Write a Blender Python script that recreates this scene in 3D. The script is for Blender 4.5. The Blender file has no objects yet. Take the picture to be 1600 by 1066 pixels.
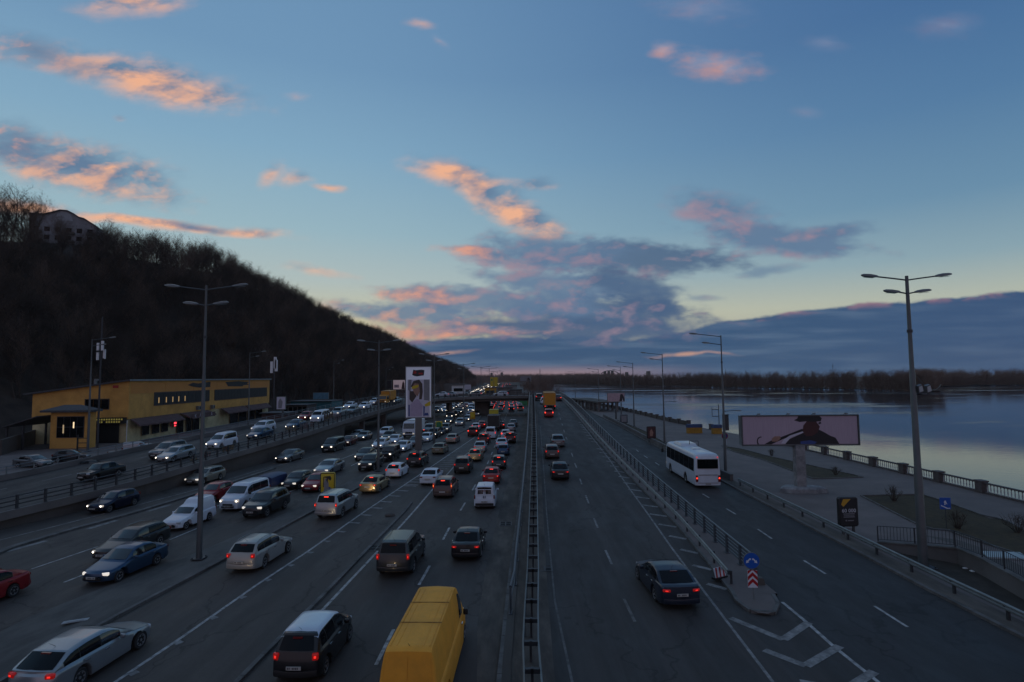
import bpy, bmesh, math, random
from math import sin, cos, pi, radians, atan2, atan, sqrt, hypot
from mathutils import Vector, Matrix, noise

scene = bpy.context.scene
C = scene.collection
# ------------------------------------------------------------------ camera
H = 11.0                      # the footbridge the photographer stands on
F = 860.0                     # focal length in pixels of a 1600 px wide frame
PITCH, ROLL = radians(3.79), radians(0.6)
_r = Vector((1, 0, 0)); _f = Vector((0, cos(PITCH), sin(PITCH))); _u = Vector((0, -sin(PITCH), cos(PITCH)))
CR = _r * cos(ROLL) - _u * sin(ROLL)
CU = _r * sin(ROLL) + _u * cos(ROLL)
cam_data = bpy.data.cameras.new('camera')
cam = bpy.data.objects.new('camera', cam_data); C.objects.link(cam)
cam_data.sensor_width = 36.0
cam_data.lens = F / 1600 * 36
cam_data.clip_start = 0.5; cam_data.clip_end = 9000
cam.matrix_world = Matrix(((CR.x, CU.x, -_f.x, 0), (CR.y, CU.y, -_f.y, 0), (CR.z, CU.z, -_f.z, H), (0, 0, 0, 1)))
scene.camera = cam

def ray(px, py):
    dx, dy = (px - 800) / F, (533 - py) / F
    return CR * dx + CU * dy + _f

def at(px, py, z=0.0):
    """ground point of a spot of the photograph at height z"""
    d = ray(px, py); t = (z - H) / d.z
    return Vector((d.x * t, d.y * t, z))

def at_y(px, py, Y):
    d = ray(px, py); t = Y / d.y
    return Vector((d.x * t, Y, H + d.z * t))

def project(p):
    d = Vector(p) - Vector((0, 0, H)); k = F / d.dot(_f)
    return 800 + d.dot(CR) * k, 533 - d.dot(CU) * k

def on(px, py, fz, y0=4.0, y1=400.0):
    """point of a spot on a road whose height depends on the distance"""
    d = ray(px, py)
    g = lambda Y: H + d.z / d.y * Y - fz(Y)
    a, b = y0, y1
    n = y0
    while n < y1 and g(n) > 0: n += 1.0
    a, b = max(y0, n - 1.0), n
    for _ in range(40):
        m = (a + b) / 2
        if g(m) > 0: a = m
        else: b = m
    return Vector((d.x / d.y * a, a, fz(a)))

# ------------------------------------------------------------------ exposure, world, sun
vs = scene.view_settings
scene.display_settings.display_device = 'sRGB'
vs.view_transform = 'Standard'; vs.look = 'None'; vs.exposure = 0.0; vs.gamma = 1.0
vs.use_curve_mapping = False
scene.render.engine = 'CYCLES'
scene.cycles.use_denoising = True
scene.cycles.max_bounces = 6; scene.cycles.diffuse_bounces = 2; scene.cycles.glossy_bounces = 3
scene.cycles.transmission_bounces = 3; scene.cycles.transparent_max_bounces = 4; scene.cycles.volume_bounces = 0
scene.cycles.caustics_reflective = False; scene.cycles.caustics_refractive = False
scene.cycles.sample_clamp_indirect = 4.0

def lin(r, g, b):
    f = lambda c: (c / 255 / 12.92) if c / 255 <= 0.04045 else ((c / 255 + 0.055) / 1.055) ** 2.4
    return (f(r), f(g), f(b))
def lin4(*c): return lin(*c) + (1.0,)

world = bpy.data.worlds.new('World'); scene.world = world; world.use_nodes = True
wt = world.node_tree; wt.nodes.clear(); WL = wt.links
def wn(t, **kw):
    n = wt.nodes.new(t)
    for k, v in kw.items(): setattr(n, k, v)
    return n
def W(op, a, b=None, c=None, clamp=False):
    n = wn('ShaderNodeMath', operation=op, use_clamp=clamp)
    for i, v in enumerate((a, b, c)):
        if v is None: continue
        if isinstance(v, (int, float)): n.inputs[i].default_value = v
        else: WL.new(v, n.inputs[i])
    return n.outputs[0]
def Wmix(fac, a, b):
    n = wn('ShaderNodeMix', data_type='RGBA')
    for s, v in ((n.inputs[0], fac), (n.inputs[6], a), (n.inputs[7], b)):
        if isinstance(v, tuple): s.default_value = v
        elif isinstance(v, (int, float)): s.default_value = v
        else: WL.new(v, s)
    return n.outputs[2]
def Wramp(fac, stops, interp='LINEAR'):
    n = wn('ShaderNodeValToRGB'); cr = n.color_ramp; cr.interpolation = interp
    while len(cr.elements) < len(stops): cr.elements.new(0.5)
    for e, (p, c) in zip(cr.elements, stops):
        e.position = p; e.color = c if len(c) == 4 else tuple(c) + (1,)
    WL.new(fac, n.inputs[0]); return n.outputs[0]
def Wsmooth(v, a, b):
    n = wn('ShaderNodeMapRange', interpolation_type='SMOOTHSTEP'); WL.new(v, n.inputs[0])
    n.inputs[1].default_value = a; n.inputs[2].default_value = b
    return n.outputs[0]
def Wnoise(vec, scale, detail=5, rough=0.55, dist=0.0):
    n = wn('ShaderNodeTexNoise'); n.inputs['Scale'].default_value = scale; n.inputs['Detail'].default_value = detail
    n.inputs['Roughness'].default_value = rough; n.inputs['Distortion'].default_value = dist
    WL.new(vec, n.inputs['Vector']); return n.outputs[0]
def Wvec(x, y, z):
    n = wn('ShaderNodeCombineXYZ')
    for i, v in enumerate((x, y, z)):
        if isinstance(v, (int, float)): n.inputs[i].default_value = v
        else: WL.new(v, n.inputs[i])
    return n.outputs[0]

tc = wn('ShaderNodeTexCoord'); sep = wn('ShaderNodeSeparateXYZ'); WL.new(tc.outputs['Generated'], sep.inputs[0])
X, Y, Z = sep.outputs
hor = W('SQRT', W('ADD', W('MULTIPLY', X, X), W('MULTIPLY', Y, Y)))
el = W('DIVIDE', Z, W('MAXIMUM', hor, 0.02))                       # tangent of the elevation
az = W('DIVIDE', X, W('MAXIMUM', hor, 0.02))                       # -1 west (after-glow side) .. +1 east
fwd = W('DIVIDE', Y, W('MAXIMUM', hor, 0.02))
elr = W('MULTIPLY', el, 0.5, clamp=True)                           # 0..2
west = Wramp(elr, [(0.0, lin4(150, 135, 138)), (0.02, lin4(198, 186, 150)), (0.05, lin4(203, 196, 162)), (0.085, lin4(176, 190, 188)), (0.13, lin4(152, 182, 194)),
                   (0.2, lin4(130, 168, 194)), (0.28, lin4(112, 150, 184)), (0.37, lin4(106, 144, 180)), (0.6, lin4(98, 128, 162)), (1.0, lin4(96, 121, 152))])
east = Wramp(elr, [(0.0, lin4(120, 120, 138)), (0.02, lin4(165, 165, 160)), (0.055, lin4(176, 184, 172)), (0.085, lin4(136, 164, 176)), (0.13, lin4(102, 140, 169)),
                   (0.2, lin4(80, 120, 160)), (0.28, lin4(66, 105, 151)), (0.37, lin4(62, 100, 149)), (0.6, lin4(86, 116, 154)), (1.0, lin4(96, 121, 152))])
rear = Wramp(elr, [(0.0, lin4(118, 112, 128)), (0.05, lin4(150, 132, 146)), (0.12, lin4(158, 142, 156)), (0.22, lin4(136, 142, 164)), (0.4, lin4(108, 130, 160)), (1.0, lin4(96, 121, 152))])   # unseen twilight arch opposite the sunset, its pink added to warm the light
skycol = Wmix(Wsmooth(fwd, 0.1, -0.6), Wmix(Wsmooth(az, -0.45, 0.85), west, east), rear)  # unseen zenith, common to the ramps, greyed to make the light less blue

# clouds live in the tangent plane ahead: u = x/y, v = z/y
yy = W('MAXIMUM', Y, 0.03)
u = W('DIVIDE', X, yy); v = W('DIVIDE', Z, yy)
ahead = Wsmooth(Y, 0.05, 0.2)
base = Wvec(u, W('MULTIPLY', v, 1.7), 3.1)
nl = wn('ShaderNodeTexNoise'); nl.inputs['Scale'].default_value = 5.0; nl.inputs['Detail'].default_value = 3
WL.new(base, nl.inputs['Vector'])
wsep = wn('ShaderNodeSeparateColor'); WL.new(nl.outputs[1], wsep.inputs[0])
wu = W('ADD', u, W('MULTIPLY', W('SUBTRACT', wsep.outputs[0], 0.5), 0.10))
wv = W('ADD', v, W('MULTIPLY', W('SUBTRACT', wsep.outputs[1], 0.5), 0.055))
n1 = Wnoise(Wvec(u, W('MULTIPLY', v, 2.0), 0.0), 13.0, 8, 0.56, 0.2)
n2 = Wnoise(Wvec(u, W('MULTIPLY', v, 2.4), 7.7), 30.0, 5, 0.52, 0.1)
n3 = Wnoise(Wvec(W('SUBTRACT', u, 0.012), W('MULTIPLY', W('ADD', v, 0.012), 2.0), 0.0), 13.0, 8, 0.56, 0.2)
tex = W('ADD', W('MULTIPLY', W('SUBTRACT', n1, 0.5), 1.0), W('MULTIPLY', W('SUBTRACT', n2, 0.5), 0.45))
relief = W('MULTIPLY', W('SUBTRACT', n1, n3), 3.2)                  # side of the puffs turned to the low sun
PINK = lin4(226, 158, 132); PEACH = lin4(240, 178, 142); ROSE = lin4(160, 134, 148); GREY = lin4(96, 122, 152); SLATE = lin4(72, 97, 130)
FAINT = lin4(170, 168, 188)

def cloud(col, px, py, ax, ay, rot, light, lit=PINK, shade=GREY, amp=1.5, soft=0.55, dens=1.0, grad=0.35):
    d = ray(px, py); u0, v0 = d.x / d.y, d.z / d.y
    a, b = ax * 1.1 / F, ay * 1.22 / F
    c, s = cos(radians(rot)), sin(radians(rot))
    du, dv = W('SUBTRACT', wu, u0), W('SUBTRACT', wv, v0)
    p = W('ADD', W('MULTIPLY', du, c / a), W('MULTIPLY', dv, -s / a))
    q = W('ADD', W('MULTIPLY', du, s / b), W('MULTIPLY', dv, c / b))
    r2 = W('ADD', W('MULTIPLY', p, p), W('MULTIPLY', q, q))
    dn = W('ADD', W('SUBTRACT', 1.22, W('SQRT', r2)), W('MULTIPLY', tex, amp))
    m = W('MULTIPLY', W('MULTIPLY', Wsmooth(dn, 0.0, soft * 1.3), dens), ahead)
    lf = W('ADD', W('SUBTRACT', W('ADD', light, relief), W('MULTIPLY', q, grad)), W('MULTIPLY', p, -0.12), clamp=True)
    return Wmix(m, col, Wmix(lf, shade, lit))

col = skycol
# low bank along the horizon
bx = W('MULTIPLY_ADD', u, 0.5, 0.5, clamp=True)
def bankstop(px, py):
    d = ray(px, py); return (d.x / d.y * 0.5 + 0.5, (d.z / d.y) / 0.25)
bst = [bankstop(*q) for q in ((0, 560), (560, 545), (640, 532), (760, 524), (900, 524), (1000, 528), (1060, 518), (1120, 502), (1200, 492), (1300, 478), (1420, 470), (1500, 464), (1600, 452))]
bst = [(min(max(p, 0), 1), (w, w, w, 1)) for p, w in bst]
bh = W('MULTIPLY', Wramp(bx, bst), 0.25)
bd = W('ADD', W('SUBTRACT', bh, v), W('MULTIPLY', tex, 0.02))
bm = W('MULTIPLY', W('MULTIPLY', Wsmooth(bd, -0.002, 0.006), ahead), Wsmooth(v, -0.03, -0.004))
streak = Wnoise(Wvec(W('MULTIPLY', u, 1.0), W('MULTIPLY', v, 12.0), 1.0), 5.0, 4, 0.5)
bcol = Wmix(Wsmooth(streak, 0.42, 0.75), lin4(58, 87, 121), lin4(86, 110, 138))
bcol = Wmix(W('MULTIPLY', Wsmooth(u, 0.35, 0.95), 0.6), bcol, lin4(60, 84, 120))
bcol = Wmix(W('MULTIPLY', W('MULTIPLY', Wsmooth(bd, 0.016, 0.002), Wsmooth(n1, 0.5, 0.64)), 0.4), bcol, lin4(200, 140, 140))
glow = W('MULTIPLY', W('MULTIPLY', Wsmooth(v, 0.026, 0.006), Wsmooth(u, 0.42, 0.05)), Wsmooth(u, -0.5, -0.15))
bcol = Wmix(W('MULTIPLY', glow, 0.75), bcol, lin4(168, 138, 142))
col = Wmix(bm, col, bcol)
CL = [
 # big central mass: flat grey layers with rosy western ends
 (880, 512, 265, 20, 1, -0.1, ROSE, SLATE, 0.9, 0.6, 0.95, 0.2),
 (930, 486, 150, 24, 3, -0.05, ROSE, SLATE, 1.2, 0.6, 0.95, 0.2),
 (800, 472, 190, 20, 4, 0.0, ROSE, GREY, 1.3, 0.6, 0.85, 0.25),
 (900, 448, 150, 24, 6, 0.0, ROSE, GREY, 1.3, 0.6, 0.9, 0.2),
 (640, 487, 125, 17, 3, 0.05, PINK, GREY, 1.4, 0.6, 0.85, 0.35),
 (655, 458, 85, 12, 6, 0.45, PINK, GREY, 1.4, 0.7, 0.8, 0.3),
 (720, 514, 125, 8, 2, 0.6, PINK, GREY, 1.2, 0.6, 0.85, 0.3),
 (1000, 404, 150, 24, 2, -0.1, ROSE, SLATE, 1.5, 0.6, 0.85, 0.2),
 (880, 395, 120, 28, 6, 0.1, ROSE, GREY, 1.2, 0.6, 0.9, 0.3),
 (800, 408, 85, 17, 10, 0.45, ROSE, GREY, 1.2, 0.6, 0.85, 0.3),
 (750, 396, 60, 10, 8, 0.7, PINK, GREY, 1.2, 0.7, 0.8, 0.3),
 (990, 452, 80, 26, 12, -0.15, ROSE, SLATE, 1.6, 0.6, 0.75, 0.2),
 (1000, 478, 75, 16, 6, -0.1, ROSE, SLATE, 1.6, 0.6, 0.8, 0.2),
 # plume above it
 (745, 290, 112, 25, 22, 0.55, PEACH, GREY, 0.75, 0.9, 0.92, 0.45),
 (822, 338, 85, 24, 22, 0.55, PEACH, GREY, 0.9, 0.8, 0.92, 0.4),
 (690, 268, 52, 13, 4, 0.75, PEACH, GREY, 0.8, 0.9, 0.85, 0.4),
 (835, 284, 40, 10, 8, 0.25, PEACH, GREY, 1.0, 1.0, 0.6, 0.3),
 # right middle
 (1225, 376, 135, 24, 6, -0.05, ROSE, GREY, 1.3, 0.6, 0.92, 0.15),
 (1125, 328, 82, 28, 14, 0.3, ROSE, GREY, 1.0, 0.8, 0.85, 0.3),
 (1110, 342, 55, 13, 10, 0.75, ROSE, GREY, 1.0, 0.9, 0.6, 0.3),
 (1235, 396, 60, 11, 5, 0.5, ROSE, GREY, 1.1, 0.8, 0.7, 0.3),
 (1315, 362, 55, 13, 0, -0.1, ROSE, GREY, 1.4, 0.7, 0.85, 0.2),
 (1210, 424, 50, 8, -6, -0.1, ROSE, GREY, 1.4, 0.8, 0.6, 0.2),
 (1100, 466, 38, 5, 0, 0.0, ROSE, GREY, 1.3, 0.9, 0.5, 0.2),
 # left group
 (200, 118, 190, 34, 13, 0.6, PEACH, GREY, 0.65, 1.0, 0.97, 0.4),
 (270, 140, 120, 22, 12, 0.8, PEACH, GREY, 0.7, 1.0, 0.8, 0.3),
 (60, 84, 110, 30, 22, -0.1, PINK, GREY, 0.8, 1.1, 0.75, 0.3),
 (128, 264, 175, 38, 15, 0.3, PEACH, GREY, 1.1, 0.9, 0.95, 0.1),
 (20, 225, 95, 32, 20, -0.1, PINK, GREY, 1.0, 1.0, 0.85, 0.2),
 (110, 280, 130, 10, 14, 0.85, PEACH, GREY, 1.0, 0.9, 0.6, 0.2),
 (235, 353, 195, 9, 6, 0.8, PEACH, GREY, 0.8, 0.8, 0.95, 0.3),
 (300, 358, 70, 6, 8, -0.1, PEACH, GREY, 0.8, 1.0, 0.8, 0.1),
 (395, 364, 55, 10, 3, 0.75, PEACH, GREY, 1.0, 1.1, 0.75, 0.3),
 (50, 326, 80, 10, 10, 0.8, PEACH, GREY, 1.0, 0.9, 0.9, 0.3),
 (200, 6, 92, 22, -4, 0.75, PEACH, GREY, 0.8, 1.0, 0.9, 0.3),
 # puffs
 (423, 276, 22, 16, -40, 0.8, PEACH, GREY, 1.1, 1.1, 0.7, 0.2),
 (466, 285, 30, 13, 0, 0.85, PEACH, GREY, 1.1, 1.1, 0.7, 0.2),
 (519, 298, 32, 7, 3, 0.85, PEACH, GREY, 0.9, 1.0, 0.8, 0.2),
 (662, 36, 22, 10, 20, 0.7, PEACH, FAINT, 1.1, 1.2, 0.6, 0.2),
 (680, 66, 20, 8, 40, 0.2, PEACH, FAINT, 1.1, 1.3, 0.3, 0.2),
 (500, 424, 60, 9, 8, 0.8, PEACH, GREY, 1.1, 1.1, 0.5, 0.2),
 (192, 188, 12, 6, 0, 0.8, PEACH, GREY, 1.0, 1.2, 0.5, 0.2),
 (462, 150, 24, 7, 0, 0.4, PEACH, FAINT, 1.0, 1.2, 0.3, 0.2),
 (1044, 79, 24, 15, 0, 0.6, PINK, FAINT, 1.0, 1.1, 0.7, 0.3),
 (1118, 103, 66, 24, 4, 0.5, PINK, FAINT, 1.2, 1.2, 0.6, 0.3),
 (1100, 12, 85, 22, 6, 0.1, PINK, FAINT, 1.3, 1.4, 0.3, 0.2),
 (1490, 40, 55, 22, -8, 0.4, ROSE, FAINT, 1.1, 1.4, 0.35, 0.2),
 (1300, 68, 38, 15, 0, 0.1, ROSE, FAINT, 1.1, 1.4, 0.3, 0.2),
 (1264, 174, 28, 12, 0, 0.2, ROSE, FAINT, 1.0, 1.4, 0.25, 0.2),
 (1080, 556, 60, 3, 2, 0.8, PEACH, GREY, 0.6, 1.0, 0.6, 0.2),
 (690, 549, 60, 3, 1, 0.8, PEACH, GREY, 0.6, 1.0, 0.5, 0.2),
]
for c_ in CL: col = cloud(col, *c_)
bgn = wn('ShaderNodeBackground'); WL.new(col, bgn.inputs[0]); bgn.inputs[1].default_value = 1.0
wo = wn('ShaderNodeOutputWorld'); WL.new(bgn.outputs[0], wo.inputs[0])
world.cycles.sampling_method = 'MANUAL'; world.cycles.sample_map_resolution = 512

# the sun is just under the hill: only its faint, very soft after-glow is left
sun = bpy.data.lights.new('sun', 'SUN'); sun.energy = 0.12; sun.angle = radians(50); sun.color = (1.0, 0.72, 0.55)
sun_o = bpy.data.objects.new('sun', sun); C.objects.link(sun_o)
sun_o.rotation_euler = Vector((0.75, -0.6, -0.32)).to_track_quat('-Z', 'Y').to_euler()

# ------------------------------------------------------------------ materials
def mat(name, color, rough=0.7, metal=0.0, emit=None, estr=1.0, vary=0.0, vscale=2.0, bump=0.0, bscale=20.0, coat=0.0, dirt=None, dscale=0.6, damt=0.5, spec=0.5, stretch=(1, 1, 1), coords='Object'):
    m = bpy.data.materials.new(name); m.use_nodes = True
    nt = m.node_tree; p = nt.nodes['Principled BSDF']
    p.inputs['Base Color'].default_value = tuple(color) + (1,)
    p.inputs['Roughness'].default_value = rough; p.inputs['Metallic'].default_value = metal
    p.inputs['Specular IOR Level'].default_value = spec
    if coat: p.inputs['Coat Weight'].default_value = coat; p.inputs['Coat Roughness'].default_value = 0.05
    if emit is not None:
        p.inputs['Emission Color'].default_value = tuple(emit) + (1,); p.inputs['Emission Strength'].default_value = estr
    if vary or bump or dirt:
        t = nt.nodes.new('ShaderNodeTexCoord'); mp = nt.nodes.new('ShaderNodeMapping'); mp.inputs['Scale'].default_value = stretch
        nt.links.new(t.outputs[coords], mp.inputs[0])
        last = None
        if vary:
            n = nt.nodes.new('ShaderNodeTexNoise'); n.inputs['Scale'].default_value = vscale; n.inputs['Detail'].default_value = 6; n.inputs['Roughness'].default_value = 0.65
            nt.links.new(mp.outputs[0], n.inputs['Vector'])
            r = nt.nodes.new('ShaderNodeMapRange'); r.inputs[1].default_value = 0.3; r.inputs[2].default_value = 0.7
            r.inputs[3].default_value = 1 - vary; r.inputs[4].default_value = 1 + vary
            nt.links.new(n.outputs[0], r.inputs[0])
            mx = nt.nodes.new('ShaderNodeMix'); mx.data_type = 'RGBA'; mx.blend_type = 'MULTIPLY'; mx.inputs[0].default_value = 1
            mx.inputs[6].default_value = tuple(color) + (1,); nt.links.new(r.outputs[0], mx.inputs[7]); last = mx.outputs[2]
        if dirt:
            n2 = nt.nodes.new('ShaderNodeTexNoise'); n2.inputs['Scale'].default_value = dscale; n2.inputs['Detail'].default_value = 8; n2.inputs['Roughness'].default_value = 0.7
            nt.links.new(mp.outputs[0], n2.inputs['Vector'])
            r2 = nt.nodes.new('ShaderNodeMapRange'); r2.inputs[1].default_value = 0.42; r2.inputs[2].default_value = 0.68; r2.inputs[4].default_value = damt
            nt.links.new(n2.outputs[0], r2.inputs[0])
            m2 = nt.nodes.new('ShaderNodeMix'); m2.data_type = 'RGBA'; nt.links.new(r2.outputs[0], m2.inputs[0])
            if last: nt.links.new(last, m2.inputs[6])
            else: m2.inputs[6].default_value = tuple(color) + (1,)
            m2.inputs[7].default_value = tuple(dirt) + (1,); last = m2.outputs[2]
        if last: nt.links.new(last, p.inputs['Base Color'])
        if bump:
            n3 = nt.nodes.new('ShaderNodeTexNoise'); n3.inputs['Scale'].default_value = bscale; n3.inputs['Detail'].default_value = 4
            nt.links.new(mp.outputs[0], n3.inputs['Vector'])
            b = nt.nodes.new('ShaderNodeBump'); b.inputs['Strength'].default_value = bump; b.inputs['Distance'].default_value = 0.02
            nt.links.new(n3.outputs[0], b.inputs['Height']); nt.links.new(b.outputs[0], p.inputs['Normal'])
    return m

def asphalt(name, c0, c1, tracks=0.0, patch=0.6):
    """worn asphalt: aggregate grain, oil-dark lanes along the traffic, pale dust patches, seams"""
    m = bpy.data.materials.new(name); m.use_nodes = True
    nt = m.node_tree; L = nt.links; p = nt.nodes['Principled BSDF']
    t = nt.nodes.new('ShaderNodeTexCoord')
    def nz(scale, st, det=6, ro=0.6):
        mp = nt.nodes.new('ShaderNodeMapping'); mp.inputs['Scale'].default_value = st; L.new(t.outputs['Object'], mp.inputs[0])
        n = nt.nodes.new('ShaderNodeTexNoise'); n.inputs['Scale'].default_value = scale; n.inputs['Detail'].default_value = det; n.inputs['Roughness'].default_value = ro
        L.new(mp.outputs[0], n.inputs['Vector']); return n.outputs[0]
    def mr(v, a, b, c=0.0, d=1.0):
        r = nt.nodes.new('ShaderNodeMapRange'); r.interpolation_type = 'SMOOTHSTEP'
        for i, q in enumerate((a, b, c, d)): r.inputs[i + 1].default_value = q
        L.new(v, r.inputs[0]); return r.outputs[0]
    def mixc(f, a, b, mode='MIX'):
        x = nt.nodes.new('ShaderNodeMix'); x.data_type = 'RGBA'; x.blend_type = mode
        for s, q in ((x.inputs[0], f), (x.inputs[6], a), (x.inputs[7], b)):
            if isinstance(q, tuple): s.default_value = q + (1,) if len(q) == 3 else q
            elif isinstance(q, float): s.default_value = q
            else: L.new(q, s)
        return x.outputs[2]
    big = nz(0.05, (1, 0.5, 1), 5); lanes = nz(0.55, (1, 0.03, 1), 5, 0.7); fine = nz(9.0, (1, 1, 1), 5, 0.8); mid = nz(0.8, (1, 0.35, 1), 6, 0.7)
    col = mixc(mr(big, 0.32, 0.68), c0, c1)
    col = mixc(mr(mid, 0.45, 0.75, 0, patch), col, tuple(x * 1.55 for x in c1))
    col = mixc(mr(lanes, 0.40, 0.62, tracks, 0.0), col, tuple(x * 0.55 for x in c0))
    col = mixc(mr(fine, 0.3, 0.72, 0.35, 0.0), col, tuple(x * 0.6 for x in c0))
    vo = nt.nodes.new('ShaderNodeTexVoronoi'); vo.feature = 'DISTANCE_TO_EDGE'; vo.inputs['Scale'].default_value = 0.16
    mpv = nt.nodes.new('ShaderNodeMapping'); mpv.inputs['Scale'].default_value = (1, .35, 1); L.new(t.outputs['Object'], mpv.inputs[0])
    nd = nt.nodes.new('ShaderNodeTexNoise'); nd.inputs['Scale'].default_value = 0.5; nd.inputs['Detail'].default_value = 6; L.new(t.outputs['Object'], nd.inputs['Vector'])
    av = nt.nodes.new('ShaderNodeVectorMath'); av.operation = 'MULTIPLY_ADD'; L.new(nd.outputs[1], av.inputs[0]); av.inputs[1].default_value = (3, 3, 0); L.new(mpv.outputs[0], av.inputs[2]); L.new(av.outputs[0], vo.inputs['Vector'])
    col = mixc(mr(vo.outputs[0], 0.004, 0.012, 0.55, 0.0), col, tuple(x * 0.35 for x in c0))
    L.new(col, p.inputs['Base Color'])
    L.new(mr(mid, 0.3, 0.7, 0.62, 0.82), p.inputs['Roughness']); p.inputs['Specular IOR Level'].default_value = 0.35
    b = nt.nodes.new('ShaderNodeBump'); b.inputs['Strength'].default_value = 0.35; b.inputs['Distance'].default_value = 0.01
    L.new(nz(40.0, (1, 1, 1), 3), b.inputs['Height']); L.new(b.outputs[0], p.inputs['Normal'])
    return m

M = {}
M['asphalt'] = asphalt('asphalt', (0.056, 0.048, 0.045), (0.072, 0.062, 0.057), 0.65, 0.45)
M['asphalt_old'] = asphalt('asphalt_old', (0.064, 0.054, 0.049), (0.088, 0.075, 0.067), 0.35, 0.5)
M['asphalt_new'] = asphalt('asphalt_new', (0.041, 0.039, 0.040), (0.052, 0.049, 0.049), 0.35, 0.25)
M['gutter'] = mat('gutter', (0.105, 0.088, 0.074), 0.9, vary=0.45, vscale=1.2, dirt=(0.03, 0.028, 0.025), dscale=0.5, damt=0.85, bump=0.4, stretch=(1, 0.3, 1))
M['paving'] = mat('paving', (0.155, 0.125, 0.116), 0.85, vary=0.22, vscale=0.4, dirt=(0.11, 0.09, 0.084), dscale=0.15, damt=0.8, bump=0.3)
M['median'] = mat('median', (0.082, 0.077, 0.072), 0.9, vary=0.35, vscale=0.5, dirt=(0.13, 0.12, 0.11), dscale=0.5, damt=0.7, bump=0.4, stretch=(1, 0.4, 1))
M['paint'] = mat('road_paint', (0.42, 0.41, 0.40), 0.7, vary=0.3, vscale=3, dirt=(0.07, 0.07, 0.07), dscale=2.4, damt=0.95)
M['paint_worn'] = mat('road_paint_worn', (0.26, 0.25, 0.245), 0.8, vary=0.3, vscale=4, dirt=(0.065, 0.064, 0.062), dscale=1.6, damt=1.0)
M['paint_faint'] = mat('road_paint_faint', (0.15, 0.142, 0.135), 0.85, vary=0.3, vscale=4, dirt=(0.06, 0.056, 0.053), dscale=1.2, damt=1.0)
M['kerb'] = mat('kerb_stone', (0.13, 0.125, 0.12), 0.85, vary=0.35, vscale=1.5, dirt=(0.05, 0.048, 0.045), dscale=0.8, damt=0.8, bump=0.4)
M['concrete'] = mat('concrete', (0.16, 0.15, 0.145), 0.88, vary=0.28, vscale=0.7, dirt=(0.06, 0.056, 0.052), dscale=0.35, damt=0.75, bump=0.4)
M['concrete_pale'] = mat('concrete_pale', (0.26, 0.26, 0.265), 0.88, vary=0.3, vscale=1.5, dirt=(0.07, 0.075, 0.085), dscale=1.1, damt=0.8, bump=0.5)
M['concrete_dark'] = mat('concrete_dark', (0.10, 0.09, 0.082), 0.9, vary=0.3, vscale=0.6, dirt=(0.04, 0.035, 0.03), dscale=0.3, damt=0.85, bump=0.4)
M['granite'] = mat('granite', (0.085, 0.072, 0.070), 0.7, vary=0.35, vscale=3, bump=0.3)
M['steel'] = mat('galvanised_steel', (0.20, 0.225, 0.23), 0.5, 0.4, vary=0.2, vscale=1.5)
M['steel_dark'] = mat('dark_steel', (0.045, 0.048, 0.055), 0.5, 0.2, vary=0.3, vscale=2)
M['rail_blue'] = mat('railing_paint', (0.055, 0.07, 0.085), 0.45, 0.1, vary=0.3, vscale=2)
M['rail_pale'] = mat('railing_pale', (0.15, 0.18, 0.20), 0.45, 0.3, vary=0.2, vscale=2)
M['pole'] = mat('pole_paint', (0.095, 0.105, 0.11), 0.45, 0.35, vary=0.15, vscale=1)
M['lamp_shell'] = mat('lamp_shell', (0.15, 0.16, 0.165), 0.4, 0.2)
M['lamp_glass'] = mat('lamp_glass', (0.35, 0.37, 0.38), 0.15)
M['grass'] = mat('winter_grass', (0.050, 0.036, 0.015), 1.0, vary=0.5, vscale=2.5, dirt=(0.024, 0.019, 0.011), dscale=0.4, damt=0.7, bump=0.6)
M['soil'] = mat('bare_soil', (0.045, 0.037, 0.030), 1.0, vary=0.4, vscale=1.5, dirt=(0.02, 0.017, 0.014), dscale=0.5, damt=0.8, bump=0.6)
M['leaf_litter'] = mat('leaf_litter', (0.04, 0.029, 0.022), 1.0, vary=0.5, vscale=0.25, bump=0.6)
M['bark'] = mat('bark', (0.055, 0.043, 0.035), 0.95, vary=0.3, vscale=2)
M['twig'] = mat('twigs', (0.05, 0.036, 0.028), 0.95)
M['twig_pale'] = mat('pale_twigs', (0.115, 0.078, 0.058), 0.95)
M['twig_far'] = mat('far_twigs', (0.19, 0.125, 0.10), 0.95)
M['white'] = mat('white_paint', (0.72, 0.73, 0.74), 0.45, vary=0.06, vscale=1)
M['black'] = mat('black_plastic', (0.014, 0.014, 0.015), 0.55)
M['rubber'] = mat('rubber', (0.016, 0.016, 0.017), 0.8)
M['undercar'] = mat('underbody', (0.008, 0.008, 0.009), 0.9)
M['alloy'] = mat('alloy', (0.34, 0.35, 0.37), 0.35, 0.7)
M['hub_dark'] = mat('wheel_dark', (0.05, 0.05, 0.052), 0.5, 0.4)
M['chrome'] = mat('chrome', (0.6, 0.6, 0.62), 0.15, 1.0)
M['glass'] = mat('car_glass', (0.008, 0.012, 0.015), 0.06, spec=.8, coat=.3)
M['glass_tint'] = mat('tinted_glass', (0.004, 0.005, 0.007), 0.1, spec=.2)
M['plate'] = mat('number_plate', (0.42, 0.42, 0.40), 0.5)
M['plate_mark'] = mat('plate_marks', (0.05, 0.05, 0.06), 0.6)
M['head_on'] = mat('headlight_lit', (0.5, 0.5, 0.48), 0.12, emit=(1.0, 0.86, 0.68), estr=.35)
M['bulb_on'] = mat('bulb_lit', (0.8, 0.78, 0.7), 0.2, emit=(1.0, 0.87, 0.70), estr=7.0)
M['head_dim'] = mat('headlight_dim', (0.7, 0.72, 0.75), 0.12, emit=(1.0, 0.9, 0.75), estr=0.7)
M['head_off'] = mat('headlight_off', (0.42, 0.45, 0.48), 0.1, spec=0.8)
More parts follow.
